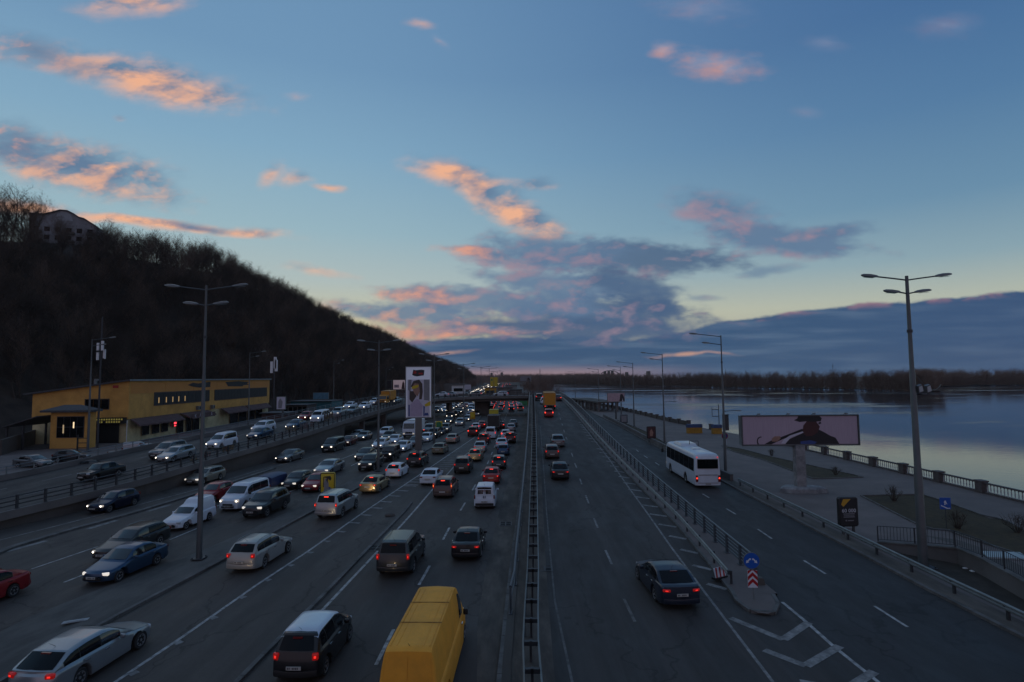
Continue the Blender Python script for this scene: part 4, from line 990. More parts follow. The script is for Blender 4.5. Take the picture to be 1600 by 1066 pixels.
prt('figure_scarf', PR['blue'], [[(.5, .03), (.62, .03), (.64, .1), (.58, .16), (.5, .12)]], -.05)
for t in (.13, .38, .6, .87):
    m = MB(); x, z = P_(t, 1); m.path([(x, -.05, z + .05), (x, -.5, z + .25)], .025, 4); m.box((x, -.6, z + .2), (.22, .16, .12)); m.build('spotlight', M['lamp_shell'], e)
# small poster stands
def stand(px, py, w, h, z0, rz, label, body, prints, zb=.12, legs='pole', name='poster_stand'):
    p = at(px, py, zb); e = empty(name, p, rz, label, 'poster stand')
    m = MB()
    for x in (-.28 * w, .28 * w): m.box((x, 0, z0 / 2), (.14, .12, z0))
    m.build('legs', M[legs], e)
    m = MB(); R = []
    for y, s in ((-.14, .97), (-.12, 1), (.12, 1), (.14, .97)):
        c_ = .1; R.append([((sx * (w / 2 - (c_ if k else 0))) * s, y, z0 + h / 2 + (sz * (h / 2 - (0 if k else c_))) * s) for sx, sz, k in ((-1, -1, 0), (-1, -1, 1), (1, -1, 1), (1, -1, 0), (1, 1, 0), (1, 1, 1), (-1, 1, 1), (-1, 1, 0))])
    m.rings(R); m.build('case', body, e, 40)
    for nm, mm, polys, y in prints:
        m = MB()
        for pl in polys: face(m, [(-w / 2 + w * a, z0 + h * b) for a, b in pl], -.146 - y * .002)
        m.build(nm, mm, e)
    return e
e = stand(1326, 835, 1.32, 1.95, .55, 0.06, 'black poster stand reading 60 000 in white beside the service road guardrail', M['black'],
      [('poster', PR['blackish'], [[(.06, .04), (.94, .04), (.94, .96), (.06, .96)]], 0), ('stripe', PR['gold'], [[(.1, .76), (.22, .68), (.62, .94), (.22, .94)]], 1),
       ('small_print', PR['grey'], [[(.2, .42), (.8, .42), (.8, .45), (.2, .45)], [(.22, .375), (.78, .375), (.78, .395), (.22, .395)], [(.2, .315), (.8, .315), (.8, .345), (.2, .345)], [(.3, .19), (.38, .18), (.38, .23), (.3, .23)], [(.43, .19), (.74, .19), (.74, .22), (.43, .22)]], 1)])
text('number', '60 000', .36, PR['white'], e, (0, -.152, .55 + 1.95 * .54), .002)
m = MB(); m.box((0, 0, .3), (.5, .05, .24)); m.build('base_plate', PR['grey'], e)
stand(512, 779, 1.3, 1.85, .5, 0.05, 'yellow framed poster stand on the median beyond the silver off-roader', PR['yellow'],
      [('frame', M['black'], [[(.02, .01), (.98, .01), (.98, .05), (.02, .05)], [(.02, .95), (.98, .95), (.98, .99), (.02, .99)], [(.0, .05), (.05, .05), (.05, .95), (.0, .95)], [(.95, .05), (1, .05), (1, .95), (.95, .95)]], 0),
       ('picture', PR['blue'], [[(.24, .05), (.78, .05), (.7, .3), (.28, .3)]], 1), ('figure', PR['grey'], [[(.28, .1), (.6, .1), (.58, .5), (.46, .72), (.32, .72), (.26, .5)]], 2), ('figure_shade', PR['dark'], [[(.3, .82), (.7, .84), (.78, .72), (.7, .6), (.56, .7), (.5, .5), (.42, .62), (.44, .74), (.2, .78), (.2, .3), (.25, .3), (.26, .8)]], 3)], .13)
stand(686, 678, 1.3, 1.85, .6, 0.05, 'greenish yellow poster stand on the median right of the tall portrait billboard', PR['yellow'], [('picture', PR['green'], [[(.1, .06), (.9, .06), (.9, .8), (.6, .94), (.1, .9)]], 0)], .13)
stand(738.5, 659, 1.3, 1.85, .6, 0.05, 'small orange poster stand on the median before the overpass', PR['gold'], [('picture', PR['yellow'], [[(.15, .3), (.85, .3), (.85, .85), (.15, .85)]], 0)], .13)
stand(1018, 691, 1.5, 2.0, .6, 0.1, 'small red poster stand on the grass strip beyond the coach', M['black'], [('poster', PR['maroon'], [[(.08, .06), (.92, .06), (.92, .94), (.08, .94)]], 0), ('picture', PR['skin'], [[(.3, .2), (.6, .2), (.7, .5), (.5, .8), (.3, .6)]], 1)])
stand(975, 664, 1.7, 1.9, .4, 0.1, 'small blue-grey advertising frame at the far end of the grass strip', M['rail_blue'], [('poster', PR['grey'], [[(.15, .12), (.85, .12), (.85, .85), (.15, .85)]], 0)])
# distant hoardings
full = [[(.02, .03), (.98, .03), (.98, .97), (.02, .97)]]
def hoarding(px, py, px0, py0, px1, py1, zb, label, prints, mpost='pole', two=False):
    p = at(px, py, zb); e = empty('billboard', p, 0, label, 'billboard')
    a, b = at_y(px0, py1, p.y), at_y(px1, py0, p.y); x0, x1, z0, z1 = a.x - p.x, b.x - p.x, a.z - p.z, b.z - p.z
    m = MB()
    for x in ((x0 * .8 + x1 * .2, x0 * .2 + x1 * .8) if two else (0,)): m.tube((x, .2, 0), (x, .2, z0), .25, .22, 8)
    m.build('column', M[mpost], e)
    m = MB(); m.box(((x0 + x1) / 2, .2, (z0 + z1) / 2), (x1 - x0, .4, z1 - z0)); m.build('panel_body', M['steel'], e)
    for k, (nm, mm, polys) in enumerate(prints):
        m = MB()
        for pl in polys: face(m, [(x0 + (x1 - x0) * u_, z0 + (z1 - z0) * v_) for u_, v_ in pl], -.02 - .012 * k)
        m.build(nm, mm, e)
    return e
full = [[(.02, .03), (.98, .03), (.98, .97), (.02, .97)]]
hoarding(963, 655, 949, 614, 976, 628, .12, 'distant pale pink billboard on a single post by the river', [('poster', PR['pink'], full), ('figure', PR['dark'], [[(.68, .05), (.98, .05), (.98, .4), (.86, .9), (.74, .8), (.72, .4)]]), ('figure_shirt', PR['white'], [[(.84, .05), (.9, .05), (.88, .4)]])])
hoarding(622, 624, 614, 593.5, 633, 609, LAND, 'pale pink billboard at the foot of the dark hill, left of the tall portrait one', [('poster', mat('print_lit_pink', (.5, .4, .42), .5, emit=(.6, .45, .48), estr=.18), full), ('figure', PR['maroon'], [[(.7, .05), (.96, .05), (.94, .6), (.84, .9), (.76, .6)]]), ('figure_shirt', PR['pink'], [[(.1, .2), (.5, .2), (.5, .5), (.1, .5)]])])
hoarding(608, 625, 605, 594, 612, 608, LAND, 'dark narrow billboard turned away beside the pale pink one at the hill foot', [('poster', PR['dark'], full)])
hoarding(441, 668, 432, 620, 446, 640, LAND, 'small white billboard at the right end of the yellow building', [('poster', PR['pale'], full), ('figure', PR['grey'], [[(.2, .1), (.6, .1), (.7, .6), (.4, .9), (.2, .6)]])])
hoarding(828, 619, 813, 588, 830, 596, 0, 'far thin billboard beyond the overpass near the river', [('poster', PR['grey'], full), ('figure', PR['dark'], [[(.6, .1), (.9, .2), (.8, .8), (.65, .6)]])])
hoarding(773, 618, 766, 589, 778.5, 604.5, 0, 'big yellow hoarding standing beyond the overpass', [('poster', PR['yellow'], full), ('picture', PR['green'], [[(.1, .6), (.3, .6), (.3, .8), (.1, .8)]])], two=True)
hoarding(732, 618, 726, 601, 736, 609, 0, 'small pale hoarding behind the left end of the overpass', [('poster', PR['pale'], full)])

# round blue sign and chevron board on the nose of the island
p = at(1178, 936, .13); e = empty('direction_sign', p, -.08, 'round blue sign with two white arrows above a red and white chevron board', 'road sign')
zt = at_y(1174, 876, p.y).z; xo = at_y(1174, 876, p.y).x - p.x
m = MB(); m.tube((0, 0, 0), (xo, 0, zt - .1), .03, .03, 8); m.build('pole', M['steel'], e)
disc = lambda r, y, n=28: [(xo + r * cos(2 * pi * k / n), y, zt - .13 + r * sin(2 * pi * k / n)) for k in range(n)]
m = MB(); m.rings([disc(.40, .0), disc(.40, -.03)]); m.build('back_plate', M['lamp_shell'], e)
m = MB(); m.add(disc(.375, -.034), [tuple(range(28))]); m.build('blue_face', mat('sign_blue', (.01, .09, .42), .35), e)
m = MB(); zz = zt - .13
for s in (-1, 1):
    face(m, [(xo + s * x, zz + z) for x, z in ((.03, .02), (.03, .11), (.1, .11), (.2, -.0), (.235, .035), (.27, -.12), (.12, -.08), (.155, -.045), (.075, .05))], -.037)
m.build('arrows', PR['white'], e)
z0, z1 = at_y(1177, 918, p.y).z - p.z, at_y(1176, 891, p.y).z - p.z
m = MB(); m.box((xo * .6, -.02, (z0 + z1) / 2), (.46, .03, z1 - z0)); m.build('chevron_board', PR['white'], e)
m = MB(); xm, hw, ph = xo * .6, .23, (z1 - z0)
for k in range(3):
    zb = z0 + ph * (.05 + k * .36)
    pl = [(xm - hw, zb), (xm, zb + .22), (xm + hw, zb), (xm + hw, min(zb + .18, z1)), (xm, min(zb + .40, z1)), (xm - hw, min(zb + .18, z1))]
    face(m, pl, -.038)
m.build('red_chevrons', mat('sign_red', (.36, .012, .015), .4), e)
# fallen striped board by the kerb
p = at(1127, 905, .13); e = empty('striped_board', p, .5, 'small red and white striped guard board leaning at the kerb end of the guardrail', 'road sign')
m = MB(); m.box((0, 0, .35), (.75, .05, .5)); b = m.build('board', PR['white'], e); m = MB()
for k in range(3): face(m, [(-.36 + k * .27, .1), (-.24 + k * .27, .1), (-.16 + k * .27, .6), (-.28 + k * .27, .6)], -.03)
s_ = m.build('red_stripes', mat('sign_red2', (.36, .012, .015), .4), e); b.rotation_euler = s_.rotation_euler = (-.3, 0, .0)
m = MB(); m.box((.0, .1, .06), (.9, .3, .12)); m.build('foot', M['black'], e)
p = at(1187, 916, .13); m = MB(); m.box((0, 0, .15), (.7, .5, .3), taper=.85); m.box((0, 0, .31), (.55, .36, .04)); o = m.build('rubber_block', M['concrete_dark'], label='dark block lying behind the chevron board on the island nose', cat='block'); o.location = p + Vector((0, .35, 0))
# underpass sign, no stopping sign
p = at(1479, 826, .13); e = empty('underpass_sign', p, -.1, 'square blue sign for the pedestrian underpass standing on the lawn', 'road sign')
zt = at_y(1478, 781, p.y).z
m = MB(); m.tube((0, 0, 0), (0, 0, zt), .03, .03, 6); m.build('pole', M['steel_dark'], e)
m = MB(); m.box((0, -.02, zt - .38), (.72, .03, .8)); m.build('panel', mat('sign_blue_b', (.012, .08, .36), .4), e)
m = MB(); z = zt - .38
face(m, [(-.04, z + .2), (.04, z + .2), (.05, z + .12), (.12, z - .04), (.08, z - .06), (.02, z + .06), (.0, z - .1), (-.08, z - .1), (-.05, z + .04), (-.1, z + .08), (-.13, z + .04)], -.04)
face(m, [(-.3, z - .1), (.12, z - .3), (.3, z - .3), (.3, z - .36), (.08, z - .36), (-.3, z - .17)], -.04); m.build('pictogram', PR['white'], e)
p = at(1134, 741, .12); e = empty('no_stopping_sign', Vector((p.x - .05, p.y - .25, 0.12)), -.05, 'round no stopping sign over a white plate on the lamp post behind the coach', 'road sign')
z = at_y(1134, 681, p.y).z - .12; m = MB(); R = lambda r, y: [(r * cos(2 * pi * k / 20), y, z + r * sin(2 * pi * k / 20)) for k in range(20)]
m.rings([R(.34, .02), R(.34, -.02)]); m.build('red_rim', mat('sign_red3', (.30, .02, .03), .4), e)
m = MB(); m.add(R(.27, -.025), [tuple(range(20))]); m.build('blue_face', mat('sign_blue_c', (.02, .06, .28), .4), e)
m = MB()
for s in (-1, 1): face(m, [(-.2 * s - .03, z + .18), (-.2 * s + .03, z + .2), (.2 * s + .03, z - .18), (.2 * s - .03, z - .2)], -.028)
m.build('red_cross', mat('sign_red4', (.36, .02, .02), .4), e)
m = MB(); m.box((0, 0, z - .68), (.36, .03, .56)); m.build('plate', PR['white'], e); m = MB(); face(m, [(-.05, z - .88), (.05, z - .88), (.05, z - .5), (-.05, z - .5)], -.03); m.build('plate_arrow', PR['dark'], e)
m = MB(); m.tube((.05, .18, z - .4), (0, 0.02, z - .4), .03); m.tube((.05, .18, z), (0, 0.02, z), .03); m.build('clamp', M['steel_dark'], e)

# ------------------------------------------------------------------ underpass wall and its railing
cw = [at(*q, .95) for q in ((1371, 846), (1435, 852), (1495, 858), (1530, 873), (1600, 911), (1690, 962))]
uw = empty('underpass_wall', (cw[0].x, cw[0].y, 0), 0, 'low pale concrete wall with an iron railing round the underpass stairs', 'wall'); o0 = Vector((cw[0].x, cw[0].y, 0))
hz = [.5, .75, .95, .95, .95, .95]
cw = [Vector((p.x, p.y, 0)) for p in [at(1371, 846, .6), at(1435, 852, .8), at(1495, 858, .95), at(1530, 873, .95), at(1600, 911, .95), at(1690, 962, .95)]]
m = MB(); Q = offset_line(cw, -.3)
for (a, b, h0, h1, c, d) in zip(cw, cw[1:], hz, hz[1:], Q, Q[1:]):
    v8 = [a - o0, b - o0, d - o0, c - o0]; m.add(v8 + [v8[0] + Vector((0, 0, h0)), v8[1] + Vector((0, 0, h1)), v8[2] + Vector((0, 0, h1)), v8[3] + Vector((0, 0, h0))], [(0, 1, 5, 4), (1, 2, 6, 5), (2, 3, 7, 6), (3, 0, 4, 7), (4, 5, 6, 7)])
m.build('wall', M['concrete'], uw)
m = MB(); mid2 = offset_line(cw, -.15)
for a, b, h0, h1 in zip(mid2, mid2[1:], hz, hz[1:]): m.bar(a - o0 + Vector((0, 0, h0 + .05)), b - o0 + Vector((0, 0, h1 + .05)), .42, .09)
m.build('coping', M['kerb'], uw)
def hgt(p):
    best = 9e9; r = .9
    for a, b, h0, h1 in zip(mid2, mid2[1:], hz, hz[1:]):
        ab = b - a; t = max(0, min(1, (p - a).dot(ab) / ab.length_squared)); d = (a + ab * t - p).length
        if d < best: best = d; r = h0 + (h1 - h0) * t
    return r
PP = resample(mid2, 1.9); m = MB(); m.box((0, 0, .45), (.05, .05, .92)); pm = m.mesh('post'); pm.materials.append(M['steel_dark'])
for p in PP: same(pm, 'post', uw, p - o0 + Vector((0, 0, hgt(p) + .08)))
for h in (.92, .12):
    m = MB(); m.path([p - o0 + Vector((0, 0, hgt(p) + .08 + h)) for p in PP], .022, 5); m.build('rail', M['steel_dark'], uw)
m = MB(); m.box((0, 0, .5), (.018, .018, .8)); bmm = m.mesh('bar'); bmm.materials.append(M['steel_dark'])
for p in resample(mid2, .17)[:230]: same(bmm, 'bar', uw, p - o0 + Vector((0, 0, hgt(p) + .08)))
# stairwell behind it: flat dark sheet painted for the shaded cut of the stairs, pale slab
fill('stairwell_shade', [at(*q, .128) for q in ((1440, 836), (1495, 843), (1540, 858), (1640, 905), (1640, 925), (1600, 900), (1500, 852))], M['concrete_dark'])
m = MB(); p = at(1564, 868, .13); m.prism([(-1.2, -.5), (.9, -.9), (1.4, .3), (-.7, .6)], .0, .09); m.prism([(-.9, -.35), (.7, -.65), (1.1, .2), (-.5, .4)], .0905, .10); o = m.build('pale_slab', mat('pale_slab', (.30, .36, .38), .5), label='pale bluish slab lying beside the underpass stairs', cat='slab'); o.location = p
m = MB(); m.box((0, 0, .02), (.2, .14, .04)); m.box((0, 0, .05), (.12, .08, .02)); 
for q, lab in (((1508, 888.5), 'white scrap of litter on the dark soil below the underpass wall, the left one'), ((1519, 893), 'white scrap of litter on the dark soil below the underpass wall, the right one')):
    o = bpy.data.objects.new('litter', bpy.data.meshes.get('litter_mesh') or m.mesh('litter_mesh')); C.objects.link(o); o.location = at(*q, .127); o.rotation_euler = (0, 0, q[0]); tag(o, lab, 'litter', 'scraps of litter', 'thing')
    if not o.data.materials: o.data.materials.append(M['white'])
# scrap of board on the median, clod on the island
m = MB(); m.prism([(-.5, -.16), (.45, -.12), (.55, .14), (-.4, .12)], 0, .03); m.prism([(-.3, -.1), (.3, -.08), (.3, .08), (-.3, .08)], .031, .05); o = m.build('loose_board', mat('weathered_board', (.34, .35, .36), .8), label='pale broken board lying on the median behind the silver estate', cat='board'); o.location = at(117, 971, .13); o.rotation_euler = (0, 0.1, .7)
m = MB(); m.rings([[(.35 * r * cos(k) * 1.3, .25 * r * sin(k), z) for k in (0, 1, 2, 3, 4, 5)] for z, r in ((0, 1), (.12, .8), (.2, .3))]); o = m.build('rubble_lump', M['concrete_dark'], label='small lump of rubble on the traffic island tip', cat='rubble', kind='thing'); o.location = at(609, 806, .1)

# ------------------------------------------------------------------ bushes on the lawns
def bush(p, r, h, seed, label):
    rnd = random.Random(seed); e = empty('bush', p, 0, label, 'bush', 'bare bushes on the lawns')
    m = MB(); t = MB()
    for k in range(26):
        a = rnd.random() * 2 * pi; q = rnd.random(); d = Vector((cos(a) * r * q, sin(a) * r * q, h * (1 - .45 * q * q) * (.75 + .25 * rnd.random())))
        s = Vector((cos(a) * .12, sin(a) * .12, 0)); mid_ = s.lerp(d, .5) + Vector((0, 0, .1)); m.tube(s, mid_, .018, .012, 3); m.tube(mid_, d, .012, .005, 3)
        for j in range(9):
            b = mid_.lerp(d, rnd.random()); t.tube(b, b + Vector((rnd.uniform(-.3, .3), rnd.uniform(-.3, .3), rnd.uniform(.05, .4))) * r, .007, .003, 3, cap=False)
    m.build('stems', M['bark'], e); t.build('twigs', M['twig'], e)
bush(at(1397, 783, .13), .75, 1.3, 1, 'rounded bare bush at the tip of the larger lawn')
bush(at(1306, 742, .13), .6, .9, 2, 'small bare bush on the pointed end of the triangular lawn')
bush(at(1206, 712, .13), .6, .9, 3, 'small bare bush on the triangular lawn left of the billboard column')
bush(at(1497, 826, .13), .9, 1.2, 4, 'dark spreading bush on the lawn behind the blue underpass sign')
bush(at(1590, 832, .13), 1.0, 1.3, 5, 'bare bush on the larger lawn at the right edge of the picture')

# ------------------------------------------------------------------ vehicles
_paint = {}
def paint(c, metal=0.25):
    k = (c, metal)
    if k not in _paint:
        if c == YL: _paint[k] = mat('van_yellow', (.85, .37, .045), .6, vary=.08, vscale=1.2, dirt=(.5, .23, .04), dscale=.8, damt=.5, spec=.2); return _paint[k]
        _paint[k] = mat('car_paint', c, 0.32, metal, vary=0.05, vscale=1.5, coat=0.35, dirt=tuple(0.8 * x + 0.006 for x in c), dscale=.9, damt=.4, spec=.35)
    return _paint[k]
WH, SI, GY, DG, BK, NV, BL, RD, DR, BE, GO, OL, BR, OR, YL, PG, TQ = ((.58, .63, .70), (.30, .33, .355), (.15, .16, .17), (.045, .05, .055), (.012, .012, .014), (.012, .018, .045), (.035, .075, .14), (.25, .015, .02), (.09, .012, .014),
    (.30, .28, .24), (.30, .24, .14), (.16, .15, .10), (.085, .06, .055), (.52, .23, .02), (.62, .30, .012), (.13, .12, .14), (.02, .12, .14))

SPEC = {
 'sedan': dict(L=4.55, W=1.78, r=.315, ax=(.86, 3.5), deck=[(0, .50), (.04, .62), (.22, .72), (1.2, .90), (1.35, .93), (3.8, .99), (4.35, 1.0), (4.48, .95), (4.55, .62)], roof=[(1.15, .90), (1.95, 1.34), (2.3, 1.43), (2.85, 1.45), (3.3, 1.38), (4.02, .99)],
      ws=(1.3, 1.95), rw=(3.36, 3.96), sw=[(1.75, 2.62), (2.68, 3.5)], tz=.84, ts=(.34, .14)),
 'limo': dict(L=4.9, W=1.92, r=.345, ax=(.9, 3.72), deck=[(0, .52), (.04, .64), (.22, .74), (1.4, .93), (1.55, .96), (4.1, 1.03), (4.7, 1.04), (4.84, 1.0), (4.9, .66)], roof=[(1.32, .93), (2.2, 1.36), (2.6, 1.44), (3.2, 1.45), (3.7, 1.38), (4.45, 1.035)],
      ws=(1.5, 2.2), rw=(3.72, 4.42), sw=[(2.0, 2.9), (2.96, 3.9)], tz=.86, ts=(.42, .15)),
 'hatch': dict(L=4.1, W=1.72, r=.305, ax=(.8, 3.3), deck=[(0, .5), (.04, .64), (.22, .76), (1.05, .93), (1.2, .97), (3.6, 1.03), (3.92, 1.0), (4.05, .85), (4.1, .55)], roof=[(1.0, .93), (1.8, 1.38), (2.2, 1.47), (3.0, 1.47), (3.5, 1.41), (3.93, 1.01)],
      ws=(1.15, 1.8), rw=(3.55, 3.9), sw=[(1.6, 2.42), (2.48, 3.35)], tz=.92, ts=(.22, .3)),
 'city': dict(L=4.15, W=1.78, r=.32, ax=(.8, 3.4), deck=[(0, .52), (.04, .68), (.25, .86), (.9, 1.0), (1.1, 1.04), (3.7, 1.08), (4.02, 1.05), (4.11, .9), (4.15, .55)], roof=[(.85, 1.0), (1.6, 1.5), (2.0, 1.63), (3.3, 1.64), (3.72, 1.58), (4.05, 1.06)],
      ws=(1.0, 1.6), rw=(3.76, 4.02), sw=[(1.4, 2.3), (2.36, 3.2), (3.26, 3.68)], tz=.94, ts=(.26, .28)),
 'estate': dict(L=4.75, W=1.8, r=.325, ax=(.9, 3.62), deck=[(0, .48), (.04, .63), (.25, .74), (1.3, .92), (1.45, .95), (4.2, 1.02), (4.58, 1.0), (4.71, .85), (4.75, .55)], roof=[(1.22, .92), (2.05, 1.37), (2.5, 1.46), (3.5, 1.46), (4.15, 1.41), (4.6, 1.01)],
      ws=(1.4, 2.05), rw=(4.2, 4.56), sw=[(1.85, 2.75), (2.8, 3.6), (3.65, 4.3)], tz=.9, ts=(.26, .26), rack=1),
 'wagon': dict(L=4.8, W=1.86, r=.335, ax=(.92, 3.7), deck=[(0, .48), (.04, .62), (.25, .72), (1.3, .89), (1.45, .92), (4.2, .98), (4.62, .97), (4.76, .84), (4.8, .55)], roof=[(1.2, .885), (2.1, 1.33), (2.5, 1.42), (3.3, 1.43), (4.0, 1.36), (4.68, .98)],
      ws=(1.4, 2.1), rw=(4.06, 4.62), sw=[(1.85, 2.78), (2.82, 3.7), (3.74, 4.35)], tz=.86, ts=(.34, .2)),
 'suv': dict(L=4.7, W=1.88, r=.365, ax=(.9, 3.6), gc=.3, deck=[(0, .62), (.04, .84), (.22, .98), (1.15, 1.09), (1.3, 1.12), (4.2, 1.18), (4.56, 1.15), (4.67, .95), (4.7, .62)], roof=[(1.1, 1.09), (1.85, 1.6), (2.25, 1.71), (3.5, 1.72), (4.15, 1.66), (4.58, 1.17)],
      ws=(1.25, 1.85), rw=(4.18, 4.54), sw=[(1.65, 2.5), (2.56, 3.4), (3.46, 4.1)], tz=1.05, ts=(.24, .24), rack=1),
 'offroad': dict(L=4.85, W=1.94, r=.385, ax=(.92, 3.75), gc=.32, deck=[(0, .68), (.04, .95), (.18, 1.06), (1.25, 1.13), (1.4, 1.16), (4.5, 1.2), (4.74, 1.18), (4.81, 1.0), (4.85, .66)], roof=[(1.2, 1.13), (1.8, 1.7), (2.15, 1.84), (4.2, 1.85), (4.5, 1.8), (4.76, 1.2)],
      ws=(1.35, 1.8), rw=(4.52, 4.72), sw=[(1.65, 2.55), (2.61, 3.5), (3.56, 4.4)], tz=1.12, ts=(.18, .34), rack=1, th=.8),
 'jeep': dict(L=4.3, W=1.88, r=.385, ax=(.8, 3.35), gc=.34, deck=[(0, .7), (.04, 1.02), (.15, 1.10), (1.2, 1.15), (1.3, 1.17), (4.1, 1.2), (4.22, 1.18), (4.27, 1.0), (4.3, .66)], roof=[(1.24, 1.15), (1.5, 1.74), (1.7, 1.83), (4.0, 1.83), (4.12, 1.8), (4.24, 1.2)],
      ws=(1.27, 1.5), rw=(4.13, 4.22), sw=[(1.6, 2.4), (2.46, 3.2), (3.26, 4.0)], tz=1.1, ts=(.16, .26), th=.4),
 'minivan': dict(L=4.7, W=1.85, r=.33, ax=(.9, 3.7), deck=[(0, .52), (.04, .68), (.25, .82), (1.05, 1.02), (1.25, 1.06), (4.2, 1.1), (4.56, 1.06), (4.67, .88), (4.7, .56)], roof=[(.95, 1.0), (1.9, 1.52), (2.4, 1.66), (3.6, 1.66), (4.15, 1.6), (4.58, 1.08)],
      ws=(1.15, 1.9), rw=(4.2, 4.54), sw=[(1.6, 2.6), (2.66, 3.5), (3.56, 4.2)], tz=1.12, ts=(.14, .55)),
 'smallvan': dict(L=4.2, W=1.72, r=.31, ax=(.8, 3.45), deck=[(0, .52), (.04, .72), (.25, .86), (.95, 1.02), (1.1, 1.05), (4.0, 1.08), (4.13, 1.06), (4.17, .9), (4.2, .52)], roof=[(.9, 1.01), (1.6, 1.58), (1.95, 1.78), (2.3, 1.82), (3.95, 1.81), (4.07, 1.76), (4.15, 1.08)],
      ws=(1.05, 1.6), rw=(4.075, 4.14), sw=[(1.4, 2.2)], tz=.98, ts=(.13, .36), th=.45, panel=1),
 'combi': dict(L=4.3, W=1.76, r=.315, ax=(.85, 3.5), deck=[(0, .52), (.04, .72), (.25, .86), (.95, 1.02), (1.1, 1.05), (4.05, 1.08), (4.22, 1.06), (4.27, .9), (4.3, .52)], roof=[(.9, 1.01), (1.65, 1.58), (2.0, 1.77), (2.4, 1.81), (4.0, 1.8), (4.14, 1.75), (4.24, 1.08)],
      ws=(1.05, 1.65), rw=(4.15, 4.225), sw=[(1.45, 2.25), (2.31, 3.15), (3.21, 3.95)], tz=1.0, ts=(.13, .4), th=.5),
 'van': dict(L=4.85, W=1.92, r=.335, ax=(.9, 3.95), deck=[(0, .55), (.04, .85), (.25, 1.0), (.85, 1.15), (1.0, 1.18), (4.65, 1.2), (4.77, 1.18), (4.82, 1.0), (4.85, .55)], roof=[(.78, 1.13), (1.55, 1.76), (1.9, 1.92), (2.3, 1.96), (4.6, 1.95), (4.7, 1.9), (4.79, 1.2)],
      ws=(.95, 1.55), rw=(4.71, 4.78), sw=[(1.35, 2.1), (2.2, 3.3), (3.36, 4.5)], tz=1.1, ts=(.13, .42), th=.5),
 'cargo': dict(L=4.85, W=1.92, r=.335, ax=(.9, 3.95), deck=[(0, .55), (.04, .85), (.25, 1.0), (.85, 1.15), (1.0, 1.18), (4.65, 1.2), (4.77, 1.18), (4.82, 1.0), (4.85, .55)], roof=[(.78, 1.13), (1.55, 1.76), (1.9, 1.92), (2.3, 1.96), (4.6, 1.95), (4.7, 1.9), (4.79, 1.2)],
      ws=(.95, 1.55), rw=(4.71, 4.78), sw=[(1.35, 2.1)], tz=1.1, ts=(.13, .42), th=.5),
 'bigvan': dict(L=7.4, W=2.02, r=.345, ax=(.95, 5.5), deck=[(0, .55), (.04, .95), (.25, 1.12), (.8, 1.26), (1.0, 1.3), (7.2, 1.32), (7.32, 1.3), (7.37, 1.1), (7.4, .5)], roof=[(.74, 1.24), (1.4, 2.05), (1.62, 2.40), (1.85, 2.52), (2.15, 2.57), (7.0, 2.57), (7.18, 2.5), (7.34, 1.32)],
      ws=(.95, 1.5), rw=None, sw=[(1.3, 2.05)], tz=1.15, ts=(.12, .5), th=.42, ribs=1, panel=1),
 'boxpick': dict(L=4.25, W=1.68, r=.295, ax=(.78, 3.3), deck=[(0, .5), (.04, .62), (.22, .72), (1.15, .88), (1.3, .92), (4.0, .98), (4.15, .96), (4.22, .8), (4.25, .5)], roof=[(1.1, .885), (1.78, 1.32), (2.1, 1.42), (2.3, 1.45), (2.55, 1.70), (2.85, 1.80), (3.95, 1.79), (4.08, 1.72), (4.18, .98)],
      ws=(1.25, 1.78), rw=None, sw=[(1.6, 2.3)], tz=.85, ts=(.13, .3), th=.5),
 'oldsedan': dict(L=4.1, W=1.62, r=.29, ax=(.72, 3.15), deck=[(0, .56), (.03, .72), (.12, .80), (1.2, .88), (1.3, .9), (3.4, .92), (4.0, .9), (4.07, .84), (4.1, .56)], roof=[(1.15, .885), (1.55, 1.32), (1.8, 1.40), (2.7, 1.41), (2.95, 1.36), (3.4, .925)],
      ws=(1.22, 1.55), rw=(3.0, 3.36), sw=[(1.42, 2.2), (2.25, 2.98)], tz=.76, ts=(.3, .13)),
}

